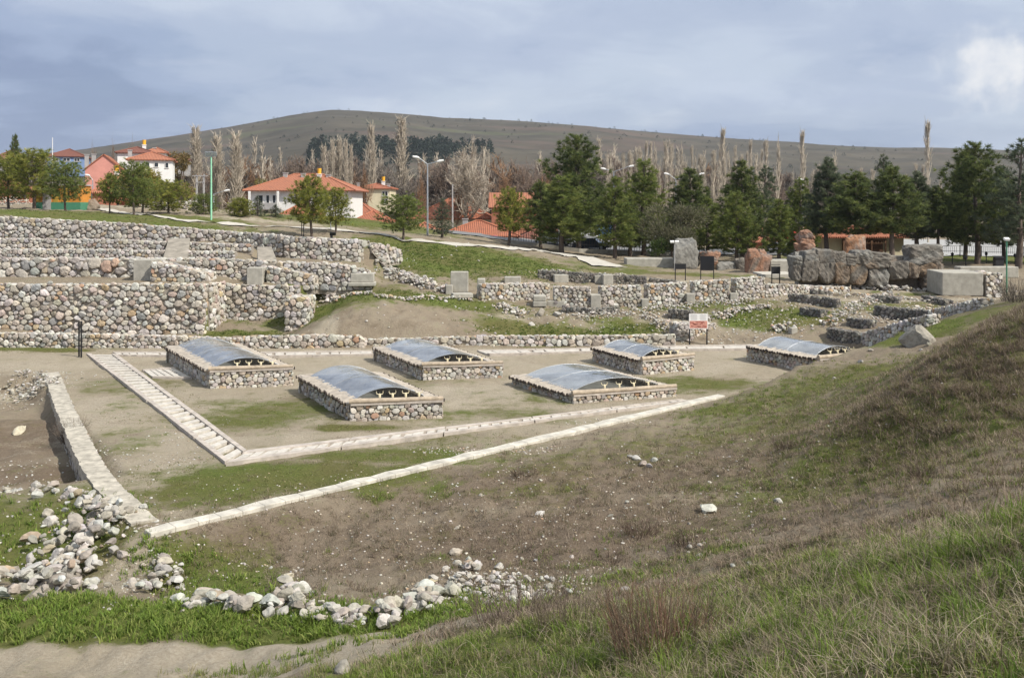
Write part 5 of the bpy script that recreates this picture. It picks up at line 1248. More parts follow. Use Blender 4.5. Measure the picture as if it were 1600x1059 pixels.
def bare_height(k):
    return max(max(v.co.z for v in me.vertices) for me in BARE[k])
BH = {k: bare_height(k) for k in BARE}; BWID = {k: max(abs(v.co.x) for v in BARE[k][1].vertices) for k in BARE}
def bare(kind, label, px, pt, Y, wpx, group, name='poplar_tree', cat='tree', zbase=None):
    X = (px - 800) / FPX * Y; z = (h1(X, Y) - .1) if zbase is None else zbase; h = EYE + (HZ - pt) / FPX * Y - z
    root = empty(name, (X, Y, z), 0, label, cat, group); s = h / BH[kind]; w = s if wpx is None else wpx / 2 / FPX * Y / BWID[kind] * 1.25; rz = rnd.uniform(0, 6.28)
    for nm, me in zip(('trunk', 'crown'), BARE[kind]): o = link(nm, me, root); o.rotation_euler = (0, 0, rz); o.scale = (w, w, s)
GPOP = 'bare poplars around the village'
for kind, lab, px, pt, Y, w in (('pop1', 'tall dense bare poplar, the widest of the two behind the cream apartment house', 627, 178, 215, 36), ('pop2', 'tall slim bare poplar just left of the widest one, behind the cream apartment house', 580, 186, 215, 22), ('pop2', 'leftmost bare poplar of the clump behind the white house', 506, 221, 200, 17), ('pop1', 'second bare poplar from the left in the clump behind the white house', 519, 214, 201, 19), ('pop2', 'middle bare poplar of the clump behind the white house', 530, 209, 203, 19), ('pop1', 'fourth bare poplar from the left in the clump behind the white house', 540, 214, 200, 17), ('pop1', 'rightmost bare poplar of the clump behind the white house', 548, 222, 202, 14),
        ('pop1', 'thick pale poplar right of the green floodlight mast, before the dark hill', 369, 201, 190, 36), ('pop2', 'thick pale poplar directly behind the green floodlight mast', 339, 203, 195, 28), ('pop1', 'thick pale poplar left of the green floodlight mast', 306, 192, 195, 34),
        ('thin1', 'lone sparse poplar above the pines at far right', 1450, 180, 150, 20), ('thin1', 'sparse poplar behind the bluish pine left of the kiosk', 1254, 196, 170, 18), ('thin2', 'sparse poplar ending the long row of poplars at its right', 1216, 206, 180, 16), ('thin1', 'highest sparse poplar in the long row behind the loose bluish pine', 1130, 193, 185, 20), ('thin2', 'faint short poplar over the kiosk', 1304, 229, 180, 16)):
    bare(kind, lab, px, pt, Y, w, GPOP)
for i in range(44):
    px = 945 + i * 5.9 + rnd.uniform(-4, 4); bare(rnd.choice(('thin1', 'thin2')), 'thin bare poplar in the long pale row beyond the pine belt', px, rnd.uniform(212, 250) + max(0, 1000 - px) * .15, rnd.uniform(178, 235), rnd.uniform(9, 16), 'long row of thin poplars')
for i in range(14):
    bare(rnd.choice(('thin1', 'thin2')), 'short faint poplar in the field beyond the kiosk', rnd.uniform(1230, 1480), rnd.uniform(250, 272), rnd.uniform(230, 270), rnd.uniform(9, 14), 'short poplars in the far field')
bare('big', 'big spreading bare tree with pale limbs, right of the double street lamp', 727, 212, 150, 92, None, 'bare_tree')
bare('brown', 'dark rounded bare tree left of the pine belt', 826, 240, 170, 56, None, 'bare_tree')
for px, pt, w, lab in ((565, 248, 34, 'rust-tinted round bare tree between the poplar clump and the slim poplar'), (660, 268, 36, 'rust-tinted round bare tree left of the double street lamp'), (712, 275, 50, 'rust-tinted round bare tree under the big spreading one'), (735, 298, 30, 'small orange-tinted bare tree before the red roofs'), (855, 250, 44, 'pinkish bare tree behind the narrow dark pine'), (790, 262, 50, 'pinkish bare tree left of the dark rounded one')):
    bare('rust', lab, px, pt, rnd.uniform(150, 185), w, None, 'bare_tree')
for px, pt, w, lab in ((145, 213, 18, 'small bare tree on the skyline left of the white village block'), (177, 207, 16, 'slim bare tree on the skyline above the white village block'), (207, 206, 26, 'round bare tree on the skyline over the white village block'), (62, 228, 30, 'pale bare tree above the brown roof with the mast')):
    bare('brown', lab, px, pt, 300, w, None, 'bare_tree', zbase=4)

# yellow-green willow and leafless shrub
def leafcloud(name, label, px, pt, pb, Y, wpx, cols, n, size, group=None, cat='tree', seed=1):
    X = (px - 800) / FPX * Y; zt = EYE + (HZ - pt) / FPX * Y; zb = min(h1(X, Y), EYE + (HZ - pb) / FPX * Y); h = zt - zb; R = wpx / 2 / FPX * Y; r = np.random.default_rng(seed)
    root = empty(name, (X, Y, zb), 0, label, cat, group); mb = MB(); lobes = []
    for k in range(16): a = r.random() * 6.28; f = r.uniform(.1, .75); lobes.append((np.array((cos(a) * R * f, sin(a) * R * f, h * r.uniform(.38, .86))), R * r.uniform(.25, .45)))
    mb.tube([(0, 0, -.2), (.05, 0, h * .3), (0, .05, h * .6)], [.03 * h, .025 * h, .01 * h], 7)
    for c, rr in lobes: mb.tube([(0, 0, h * .22), tuple(c * .6 + np.array((0, 0, h * .05))), tuple(c)], [.012 * h, .008 * h, .003 * h], 5, cap=False)
    mb.build('trunk', M['bark'], root)
    P = []; D = []
    for _ in range(n):
        c, rr = lobes[r.integers(len(lobes))]; d = r.normal(0, 1, 3); d /= np.linalg.norm(d); P.append(c + d * rr * r.uniform(.35, 1) * np.array((1, 1, .85))); D.append(d + np.array((0, 0, -.5 if 'willow' in name else .5)))
    C = np.array(cols)[r.choice(len(cols), n)] * r.uniform(.75, 1.25, n)[:, None]
    V, T, C = blades(np.array(P), unit(np.array(D)), size * r.uniform(.6, 1.4, n), size * .28 * np.ones(n), C, r)
    link('crown', mesh_np('crown', V, T, None, [M['leaf']], None, C, smooth=False), root)
leafcloud('willow_tree', 'yellow-green budding willow before the white village block', 221, 254, 318, 125, 66, ((.26, .22, .035), (.20, .19, .04), (.32, .25, .05)), 4200, .5)
leafcloud('willow_tree', 'pale yellow-brown budding willow left of the thick pale poplars', 280, 222, 310, 190, 50, ((.25, .18, .06), (.20, .15, .06)), 3200, .6, seed=4)
leafcloud('willow_tree', 'yellowish budding bush behind the left end of the white house', 416, 264, 300, 185, 36, ((.24, .20, .06), (.19, .17, .06)), 2200, .55, seed=5)
leafcloud('shrub', 'wide grey-olive leafless shrub before the pine belt, left of the tall grey megalith', 1050, 316, 402, 92, 112, ((.17, .16, .10), (.13, .125, .075), (.21, .195, .125), (.11, .12, .05)), 9000, .30, cat='shrub', seed=6)
leafcloud('shrub', 'dark green low bush left of the tall grey megalith', 1030, 370, 404, 90, 40, ((.05, .08, .02), (.08, .11, .03)), 2600, .22, cat='shrub', seed=7)

# far-off leafless wood in the valley, one mass
def wood():
    r = np.random.default_rng(77); vs, qs, cs = [], [], []; n0 = 0
    protos = [bare_meshes(80 + k, 11, 'round' if k % 2 else 'spread', .075, 1, c, False) for k, c in enumerate((BROWN, ((.19, .165, .14), (.23, .20, .17), (.155, .13, .11)), BROWN, RUST))]
    protos += [bare_meshes(90 + k, 15, 'poplar', .08, 1.0, PALE, False) for k in range(2)]
    for i in range(560):
        px = r.uniform(275, 1330); Y = r.uniform(205, 330); k = r.choice(6, p=(.24, .30, .20, .08, .09, .09))
        if px > 1000: Y = r.uniform(240, 330)
        X = (px - 800) / FPX * Y; V, Q, C = protos[k]; s = r.uniform(1.15, 1.75) * (.85 if px > 1150 else 1.0) * (1.0 if k < 4 else .95); a = r.uniform(0, 6.28); R_ = np.array(((cos(a), -sin(a), 0), (sin(a), cos(a), 0), (0, 0, 1)))
        vs.append(V @ R_.T * s + np.array((X, Y, 0.8))); qs.append(Q + n0); cs.append(C * r.uniform(.75, 1.1)); n0 += len(V)
    tag(link('far_wood', mesh_np('far_wood', np.concatenate(vs), None, np.concatenate(qs), [M['twig']], None, np.concatenate(cs))), 'brown leafless wood filling the valley behind the village', 'wood', kind='stuff')
wood()
def hill_forest():
    r = np.random.default_rng(78); P = []; D = []; L = []; C = []
    for i in range(1000):
        px = r.uniform(482, 770) if i < 700 else r.uniform(330, 1560); f = np.clip((px - 480) / 300, 0, 1)
        Y = 930 + (px - 620) * .4 + r.normal(0, 45) if i < 700 else r.uniform(750, 1750); X = (px - 800) / FPX * Y
        if i < 700 and r.random() < .15 + .75 * abs((px - 610) / 170) ** 2: continue
        z = float(hillz(np.array([X]), np.array([Y]))[0]); h = r.uniform(6, 10) if i < 700 else r.uniform(1.2, 4); w = h * (.30 if i < 700 else .8)
        m = 34; zz = r.random(m) ** 1.2; a = r.uniform(0, 6.28, m); rr = w * (1 - zz * .85) * np.sqrt(r.random(m)); P.append(np.c_[X + rr * np.cos(a), Y + rr * np.sin(a), z + h * zz]); D.append(np.c_[np.cos(a) * .6, np.sin(a) * .6, r.uniform(-.2, .9, m)]); L.append(np.full(m, h * .30)); C.append(np.tile(np.array((.030, .044, .030)) * r.uniform(.7, 1.3), (m, 1)))
    P = np.concatenate(P); V, T, C = blades(P, unit(np.concatenate(D)), np.concatenate(L), np.concatenate(L) * .75, np.concatenate(C), r)
    tag(link('hill_forest', mesh_np('hill_forest', V, T, None, [M['leaf']], None, C, smooth=False)), 'dark conifer plantation and dots of scrub on the far hillside', 'forest', kind='stuff')
hill_forest()
# ------------------------------------------------------------------ village houses
def roof_obj(name, polys, mat, parent, thick=.16):
    vs, fs, uvs = [], [], []
    for poly in polys:
        p = [Vector(q) for q in poly]; n = (p[1] - p[0]).cross(p[2] - p[0]).normalized()
        if n.z < 0: p = p[::-1]; n = -n
        u = Vector((0, 0, 1)).cross(n); u = u.normalized() if u.length > 1e-4 else Vector((1, 0, 0)); v = n.cross(u); b = len(vs)
        vs += [tuple(q) for q in p]; fs.append([b + i for i in range(len(p))]); uvs += [(q.dot(u), q.dot(v)) for q in p]
    me = bpy.data.meshes.new(name); me.from_pydata(vs, [], fs); uv = me.uv_layers.new(name='UVMap')
    for poly in me.polygons:
        for li in poly.loop_indices: uv.data[li].uv = uvs[me.loops[li].vertex_index]
    me.materials.append(mat); o = link(name, me, parent); s = o.modifiers.new('thick', 'SOLIDIFY'); s.thickness = thick; s.offset = -1; return o
def house(name, label, px0, px1, Y, depth, eave, ridge, base, roof, wall, tile, wins=(), chim=(), rz=0.0, over=.45, group=None, frame='white', sag=0.0):
    """front face between the two sight lines px0..px1 at distance Y; heights given as photo rows at that distance"""
    zf = lambda py, YY=Y: EYE + (HZ - py) / FPX * YY
    w = (px1 - px0) / FPX * Y; cx = ((px0 + px1) / 2 - 800) / FPX * Y; z0, ze, zr = zf(base), zf(eave), zf(ridge, Y + depth / 2)
    if px1 < 300: rz = .30
    root = empty(name, (cx, Y + depth / 2, z0), rz, label, 'house', group); he, hr = ze - z0, zr - z0; a, b = w / 2, depth / 2
    mb = MB()
    if roof == 'gable_y': mb.add([(-a, -b, 0), (a, -b, 0), (a, -b, he), (0, -b, hr - .05), (-a, -b, he), (-a, b, 0), (a, b, 0), (a, b, he), (0, b, hr - .05), (-a, b, he)], [(0, 1, 2, 3, 4), (9, 8, 7, 6, 5), (1, 6, 7, 2), (5, 0, 4, 9), (2, 7, 8, 3), (3, 8, 9, 4)])
    elif roof == 'gable_x': mb.add([(-a, -b, 0), (a, -b, 0), (a, b, 0), (-a, b, 0), (-a, -b, he), (a, -b, he), (a, b, he), (-a, b, he), (-a, 0, hr - .05), (a, 0, hr - .05)], [(0, 1, 5, 4), (2, 3, 7, 6), (1, 2, 6, 9, 5), (3, 0, 4, 8, 7), (4, 5, 9, 8), (6, 7, 8, 9)])
    else: mb.box((0, 0, he / 2), (w, depth, he))
    mb.build('wall', M[wall], root); A, B, o = a + over, b + over, over
    if roof == 'gable_y': dz = (hr - he) * o / a; R = [[(-A, -B, he - dz), (0, -B, hr), (0, B, hr), (-A, B, he - dz)], [(A, B, he - dz), (0, B, hr), (0, -B, hr), (A, -B, he - dz)]]
    elif roof == 'gable_x': dz = (hr - he) * o / b; R = [[(-A, -B, he - dz), (A, -B, he - dz), (A, 0, hr), (-A, 0, hr)], [(A, B, he - dz), (-A, B, he - dz), (-A, 0, hr), (A, 0, hr)]]
    else:
        r = max(0.05, a - b * .95); e = he - .05
        R = [[(-A, -B, e), (A, -B, e), (r, 0, hr), (-r, 0, hr)], [(A, B, e), (-A, B, e), (-r, 0, hr), (r, 0, hr)], [(A, -B, e), (A, B, e), (r, 0, hr)], [(-A, B, e), (-A, -B, e), (-r, 0, hr)]]
    ro = roof_obj('roof', R, M[tile], root)
    if roof == 'hip':
        mb = MB()
        for s in ((-1, -1), (1, -1), (-1, 1), (1, 1)): mb.tube([(s[0] * A, s[1] * B, e + .03), (s[0] * r, 0, hr + .04)], .10, 6)
        mb.tube([(-r, 0, hr + .04), (r, 0, hr + .04)], .11, 6); mb.build('ridge_cap', M[tile], ro)
    for (x0, y0, x1, y1) in wins:
        u0, u1 = ((x0 - 800) / FPX * Y - cx), ((x1 - 800) / FPX * Y - cx); v1, v0 = zf(y0) - z0, zf(y1) - z0; t = .09
        mb = MB(); mb.box(((u0 + u1) / 2, -b - .03, v1), (u1 - u0 + t, .14, t)); mb.box(((u0 + u1) / 2, -b - .05, v0 - .03), (u1 - u0 + 2 * t, .2, t))
        for q in (u0, u1) + (((u0 + u1) / 2,) if u1 - u0 > .9 else ()): mb.box((q, -b - .03, (v0 + v1) / 2), (t * .8, .14, v1 - v0 - t))
        f = mb.build('window', M[frame], root); mb = MB(); mb.box(((u0 + u1) / 2, -b - .012, (v0 + v1) / 2), (u1 - u0, .04, v1 - v0)); mb.build('pane', M['window'], f)
    for (px, top, capm) in chim:
        u = (px - 800) / FPX * (Y + depth * .4) - cx; zt = zf(top, Y + depth * .4) - z0; mb = MB(); mb.box((u, -b * .2, (zt + he) / 2), (.65, .6, zt - he)); mb.box((u, -b * .2, zt + .06), (.8, .75, .12)); c = mb.build('chimney', M['grey' if capm != 'yellow' else 'white'], ro)
        if capm == 'yellow': mb = MB(); mb.tube([(u, -b * .2, zt + .1), (u, -b * .2, zt + 1.0)], [.3, .34], 8); mb.build('chimney_pot', M['yellow'], c)
    return root
wh = house('house', 'large white two-storey house with a bright orange hip roof and dark veranda, centre left', 390, 548, 150, 12, 297, 272, 385, 'hip', 'white', 'tile_bright', [(404, 305, 411, 319), (416, 305, 421, 319), (426, 305, 436, 319), (461, 306, 470, 315), (412, 328, 420, 334)], [(446, 271, ''), (474, 272, ''), (499, 273, 'yellow'), (513, 274, '')], over=.9)
mb = MB(); mb.box((-5.3, -6.9, 5.9), (4.8, 1.7, .25)); mb.box((-5.3, -7.65, 6.4), (4.8, .1, .8)); mb.build('balcony', M['grey'], wh)
mb = MB(); mb.box((-3.1, -7.6, 4.3), (.3, .3, 8.6)); mb.build('column', M['white'], wh)
mb = MB(); mb.box((-7.5, -7.6, 4.3), (.3, .3, 8.6)); mb.build('column', M['white'], wh)
house('house', 'cream apartment house with red roof, framed by the two bare poplars', 557, 609, 190, 10, 294, 287, 332, 'hip', 'cream', 'tile_old', [(565, 299, 573, 305), (597, 299, 606, 306), (597, 311, 606, 318), (565, 311, 573, 318)], [(560, 286, ''), (599, 284, 'yellow'), (607, 288, '')])
house('house', 'tall white village block under a brown roof, upper left', 172, 224, 175, 10, 238, 230, 285, 'hip', 'white', 'tile_brown', [], [(222, 227, 'yellow')])
house('house', 'white building wing with orange roof in front of the tall white block', 190, 255, 165, 9, 249, 238, 285, 'hip', 'white', 'tile_bright', [(200, 254, 206, 261), (215, 254, 221, 261), (228, 254, 234, 261), (244, 254, 249, 262)], [(203, 236, '')])
house('house', 'white stair tower with small orange roof beside the tall white block', 221, 251, 178, 6, 238, 231, 285, 'hip', 'white', 'tile_bright', [], [(240, 232, '')])
house('house', 'salmon pink gabled house facing the tombs, upper left', 119, 173, 160, 11, 263, 243, 300, 'gable_y', 'pink', 'tile_old', [], [(135, 243, ''), (145, 242, '')], over=.2)
house('house', 'blue walled house with brown roof beneath the white mast, far upper left', 64, 116, 220, 12, 244, 233, 275, 'hip', 'bluewall', 'tile_brown', [(70, 247, 80, 252), (86, 247, 96, 252), (102, 247, 110, 252)])
house('house', 'dim brown-roofed house at the left picture edge below the dark fir', -20, 22, 200, 10, 248, 234, 275, 'hip', 'grey', 'tile_brown')
house('house', 'grey house behind the willow, right of the white building wing', 252, 284, 200, 10, 250, 241, 275, 'hip', 'grey', 'tile_brown', [(262, 254, 268, 259)])
house('house', 'low brick house with orange roof right of the pink gable, upper left', 142, 196, 140, 9, 285, 271, 315, 'hip', 'brick', 'tile_bright', [], [(180, 269, 'yellow')])
house('house', 'small low brick house with orange roof behind the painted hut', 132, 166, 120, 7, 300, 289, 325, 'hip', 'brick', 'tile_bright')
house('house', 'long low brick shed with orange roof behind the leftmost pines', 12, 62, 135, 7, 300, 290, 322, 'gable_x', 'brick', 'tile_bright')
house('house', 'low brick shed at the left picture edge', -12, 12, 130, 6, 290, 281, 322, 'gable_x', 'brick', 'tile_old')
house('house', 'low brick shed with red roof behind the upright young pines', 176, 214, 122, 6, 312, 304, 326, 'gable_x', 'brick', 'tile_old')
house('house', 'low shed with weathered tiled roof right behind the small yellow-green pine', 551, 600, 140, 10, 348, 330, 372, 'hip', 'grey', 'tile_old', over=.6)
house('house', 'weathered tiled roof peeking out between the white house and the cream one', 530, 582, 168, 10, 335, 316, 360, 'hip', 'grey', 'tile_old')
house('house', 'low outbuilding roof before the white house wall', 440, 486, 136, 8, 336, 317, 352, 'hip', 'grey', 'tile_old')
house('house', 'tiled shed left of the double street lamp, under the lone pine', 634, 682, 122, 9, 366, 348, 390, 'hip', 'grey', 'tile_old', over=.6)
sh = house('house', 'old tiled shop with white pillars and pink cloths hung at its eaves', 688, 804, 118, 9, 368, 345, 392, 'hip', 'white', 'tile_old', [], [(727, 343, '')], over=.7)
mb = MB(); mb.box((1.0, -4.62, 1.05), (5.6, .12, 1.7)); mb.build('opening_shade_sheet', M['black'], sh)  # black sheet on the wall, painted in for the shade inside the shop
for x in (-2.0, .1, 2.1, 3.9): mb = MB(); mb.box((x, -4.8, .95), (.22, .22, 1.9)); mb.build('pillar', M['cream'], sh)
o = tag(link('hanging_cloth', None or (lambda: (lambda m: ([m.box((x, -.0 + rnd.uniform(-.05, .05), rnd.uniform(-.05, .05)), (.44, .05, rnd.uniform(.3, .5)), rnd.uniform(-.1, .1)) for x in np.arange(-1.9, 1.9, .46)], m.mesh('hanging_cloth', M['pinkcloth']))[1])(MB()))()), 'row of pink cloths hung under the eaves of the old tiled shop', 'cloth')
o.location = ((751 - 800) / FPX * 117, 117.1, EYE + (HZ - 371) / FPX * 117)
house('house', 'wide red-tiled house behind the double street lamp', 640, 768, 150, 12, 341, 311, 372, 'hip', 'cream', 'tile_old')
house('house', 'house with smooth bright red roof left of the pine belt', 768, 838, 140, 10, 322, 301, 365, 'gable_x', 'brick', 'tile_bright', [], [(766, 318, '')])
house('house', 'low brown building with long roof behind the parked white vans', 806, 900, 122, 9, 376, 352, 398, 'hip', 'cream', 'tile_brown', [(815, 379, 822, 386), (832, 379, 839, 386)])
house('house', 'reddish low building glimpsed behind the red gate stone', 1180, 1268, 124, 8, 376, 355, 402, 'gable_x', 'brick', 'tile_old')
kk = house('kiosk', 'cream kiosk with red hip roof and brown timber front among the dark pines', 1284, 1412, 104, 7, 369, 354, 408, 'hip', 'cream', 'tile_old', over=.8)
kk['category'] = 'kiosk'
mb = MB(); mb.box((-.05, -3.56, 1.2), (4.4, .12, 2.2)); fr = mb.build('timber_front', M['brownwood'], kk)
for x in (-2.25, -.75, .75, 2.25): mb = MB(); mb.box((x, -4.05, 1.2), (.16, .16, 2.4)); mb.build('post', M['brownwood'], kk)
mb = MB(); mb.box((0, -4.05, 2.35), (4.7, .14, .16)); mb.box((0, -4.05, 1.95), (4.5, .08, .06))
for x in np.arange(-2.1, 2.2, .3): mb.box((x, -4.05, 2.13), (.05, .06, .30))
mb.build('lattice', M['brownwood'], kk)
# painted hut
Yh = 99; X = (99 - 800) / FPX * Yh; hut = empty('hut', (X, Yh, h1(X, Yh) - .1), 0, 'small orange and green painted hut behind the leftmost young pines', 'hut')
mb = MB(); mb.box((0, 0, 1.25), (4.6, 2.4, 2.5)); mb.build('wall', M['orangewall'], hut)
mb = MB(); mb.box((0, -.03, .4), (4.64, 2.44, .8)); mb.build('plinth_band', M['dkgreen'], hut)
for x in (-2.0, -.2, .9): mb = MB(); mb.box((x, -1.225, 1.65), (.5, .05, 1.7)); mb.build('painted_stripe', M['ochrewall'], hut)
mb = MB(); mb.box((-1.1, -1.23, 1.15), (.85, .06, 2.3)); mb.build('door', M['grey'], hut)
mb = MB(); mb.box((0, 0, 2.56), (4.9, 2.7, .12)); mb.build('roof', M['grey'], hut)

# ------------------------------------------------------------------ lamps, masts and poles
def pole_at(px, Y): X = (px - 800) / FPX * Y; return X, Y, h1(X, Y)
def zrow(py, Y): return EYE + (HZ - py) / FPX * Y
def street_lamp(label, px, Y, top, heads, group=None, mat='steel', r=.09):
    X, Y, z = pole_at(px, Y); root = empty('street_lamp', (X, Y, z), 0, label, 'street lamp', group); T = zrow(top, Y) - z
    mb = MB(); mb.tube([(0, 0, -.3), (0, 0, T * .5), (0, 0, T)], [r * 1.25, r, r * .7], 8); mb.build('pole', M[mat], root)
    for hx, hy in heads:
        ex, ez = (hx - px) / FPX * Y, zrow(hy, Y) - z; mb = MB(); mb.tube([(0, 0, T - .05), (ex * .9, 0, ez - (.05 if ez > T else 0))], .045, 6); arm = mb.build('arm', M[mat], root)
        s = 1 if ex > 0 else -1; mb = MB(); mb.tube([(ex - s * .15, 0, ez - .06), (ex + s * .15, 0, ez), (ex + s * .55, 0, ez + .08)], [.08, .16, .10], 8); mb.build('lamp_head', M['white'], arm)
street_lamp('tall double-armed street lamp beside the grassy path, centre left', 668, 100, 256, [(653, 246), (685, 252)])
street_lamp('double-armed street lamp rising behind the high-topped pine', 959, 128, 268, [(945, 264), (984, 260)])
street_lamp('double-armed street lamp behind the pointed pine over the leafless shrub', 1056, 128, 280, [(1044, 272), (1094, 272)])
street_lamp('single white street lamp in front of the pink gabled house', 145, 135, 281, [(139, 274)])
street_lamp('short-armed street lamp right of the green floodlight mast', 334, 122, 303, [(352, 298)])
street_lamp('single street lamp among the light-green pines left of the kiosk', 1254, 112, 284, [(1253.4, 281)])
X, Y, z = pole_at(330, 93); root = empty('floodlight_mast', (X, Y, z), 0, 'mint green floodlight mast with a bank of lights, on the hilltop', 'floodlight'); T = zrow(245, Y) - z
mb = MB(); mb.tube([(0, 0, -.3), (0, 0, T)], [.10, .075], 8); mb.build('pole', M['green_paint'], root)
mb = MB(); mb.box((0, 0, T + .05), (1.0, .08, .08)); cross = mb.build('crossbar', M['steel'], root)
for x in (-.42, -.14, .14, .42): mb = MB(); mb.box((x, -.12, T + .28), (.24, .16, .34), 0, 0, .3); mb.build('floodlight', M['steel'], cross)
X, Y, z = pole_at(313, 150); root = empty('power_pole', (X, Y, z), 0, 'twin concrete power pole with crossarm, before the thick pale poplars', 'utility pole'); T = zrow(273, Y) - z
for s in (-.55, .55): mb = MB(); mb.box((s, 0, T / 2), (.24, .24, T)); mb.build('post', M['grey'], root)
mb = MB(); mb.box((0, -.15, T - .2), (2.4, .12, .14)); mb.box((0, -.15, T - 1.2), (1.4, .1, .12)); c = mb.build('crossarm', M['grey'], root)
for x in (-1.1, -.4, .4, 1.1): mb = MB(); mb.tube([(x, -.15, T - .12), (x, -.15, T + .15)], [.06, .04], 6); mb.build('insulator', M['brownwood'], c)
for lab, px, Y, top, m, r in (('slim grey utility pole right of the double street lamp', 707, 132, 288, 'grey', .11), ('tall white mast over the blue walled house', 82, 215, 215, 'white', .10), ('short grey pole behind the small yellow-green pine', 517, 88, 330, 'steel', .05)):
    X, Y, z = pole_at(px, Y); mb = MB(); mb.tube([(0, 0, -.3), (0, 0, zrow(top, Y) - z)], [r * 1.2, r * .8], 8); o = mb.build('pole', M[m]); o.location = (X, Y, z); tag(o, lab, 'pole')
def spot_post(label, px, Y, top, mat, heads=2):
    X, Y, z = pole_at(px, Y); root = empty('spotlight_post', (X, Y, z), 0, label, 'spotlight'); T = zrow(top, Y) - z
    mb = MB(); mb.tube([(0, 0, -.2), (0, 0, T)], [.055, .05], 8); mb.build('pole', M[mat], root)
    for k in range(heads): mb = MB(); x = (k - (heads - 1) / 2) * .42; mb.box((x, 0, T + .06), (.34, .28, .14), 0, 0, .35); mb.tube([(0, 0, T - .05), (x, 0, T + .02)], .025, 5); mb.build('spotlight', M['white'], root)
spot_post('grey post with two white spotlights beside the tall grey megalith', 1054, 84, 379, 'grey')
spot_post('green-footed post with white spotlight behind the plain concrete block', 1573, 66, 375, 'dkgreen', 1)
X, Y, z = pole_at(518, 78); mb = MB(); mb.box((0, 0, .4), (.18, .18, .9)); mb.box((.1, 0, .98), (.5, .06, .28), .2, 0, .5); o = mb.build('bollard_light', M['black']); o.location = (X, Y, z); tag(o, 'black bollard lamp with tilted head on the grassy hilltop', 'lamp')
for lab, px in (('left black tree stake beside the yellow-green pine', 471.5), ('right black tree stake beside the yellow-green pine', 474.5)):
    X, Y, z = pole_at(px, 79.6); mb = MB(); mb.tube([(0, 0, -.2), (0, 0, 1.6)], .04, 6); o = mb.build('tree_stake', M['black']); o.location = (X, Y, z); tag(o, lab, 'stake')
for lab, px, Y in (('black lantern bollard left of the concrete block, by the car park', 1488, 96), ('black lantern bollard beneath the broad dark pine', 1509, 92), ('black lantern bollard right of the broad dark pine trunk', 1541, 96), ('black lantern bollard at the far right by the car park', 1586, 96)):
    X, Y, z = pole_at(px, Y); root = empty('lantern', (X, Y, z), 0, lab, 'lantern', 'lanterns on the lawn'); mb = MB(); mb.tube([(0, 0, -.1), (0, 0, .8)], .045, 6); mb.build('post', M['black'], root); mb = MB(); mb.tube([(0, 0, .8), (0, 0, 1.1), (0, 0, 1.2)], [.10, .16, .03], 6); mb.build('lantern_head', M['black'], root)
for lab, px, Y, w, h in (('taller black information box on the lawn at far right', 1560, 86, .75, 1.25), ('low black tilted display board on the lawn at far right', 1541, 86, .6, .45)):
    X, Y, z = pole_at(px, Y); mb = MB(); mb.box((0, 0, h / 2 - .05), (w, .5, h)); mb.box((0, -.05, h), (w + .1, .6, .06), 0, 0, .25); o = mb.build('display_box', M['black']); o.location = (X, Y, z); tag(o, lab, 'display box')

# ------------------------------------------------------------------ iron fence along the street
def fence(label, pts, hgt, step, post_every=2.4, wall=True, barr=.014):
    P = [pole_at(px, Y) for px, Y in pts]; root = empty('iron_fence', P[0], 0, label, 'fence'); inv = Matrix.Translation(-Vector(root.location)); bars = MB(); base = MB()
    def part(o): o.parent = root; o.matrix_parent_inverse = inv
    for a, b in zip(P[:-1], P[1:]):
        a, b = Vector(a), Vector(b); L = (b - a).length; n = max(1, int(L / post_every))
        for k in range(n):
            q = a + (b - a) * (k / n); mb = MB(); mb.box((q.x, q.y, q.z + hgt / 2), (.08, .08, hgt + .1)); part(mb.build('post', M['black']))
        for k in range(int(L / step)):
            q = a + (b - a) * (k * step / L); bars.box((q.x, q.y, q.z + .45 + (hgt - .55) / 2), (barr * 2, barr * 2, hgt - .55))
        for f in (.5, .97): c = (a + b) / 2; bars.tube([a + Vector((0, 0, hgt * f)), b + Vector((0, 0, hgt * f))], .022, 4)
        base.prism([(a.x, a.y - .12), (b.x, b.y - .12), (b.x, b.y + .12), (a.x, a.y + .12)], [a.z - .5, b.z - .5, b.z - .5, a.z - .5], [a.z + .42, b.z + .42, b.z + .42, a.z + .42])
    part(bars.build('railing', M['black']))
    if wall: part(base.build('base_wall', M['concrete']))
fence('black iron fence on a low wall between the pines and the parked vans', [(798, 107), (850, 106), (905, 105), (960, 106), (1050, 108), (1110, 109)], 1.75, .30, barr=.022)
fence('black iron fence between the lawn and the grey car park at far right', [(1425, 109), (1500, 109), (1600, 109), (1660, 109)], 1.25, .22, wall=False)

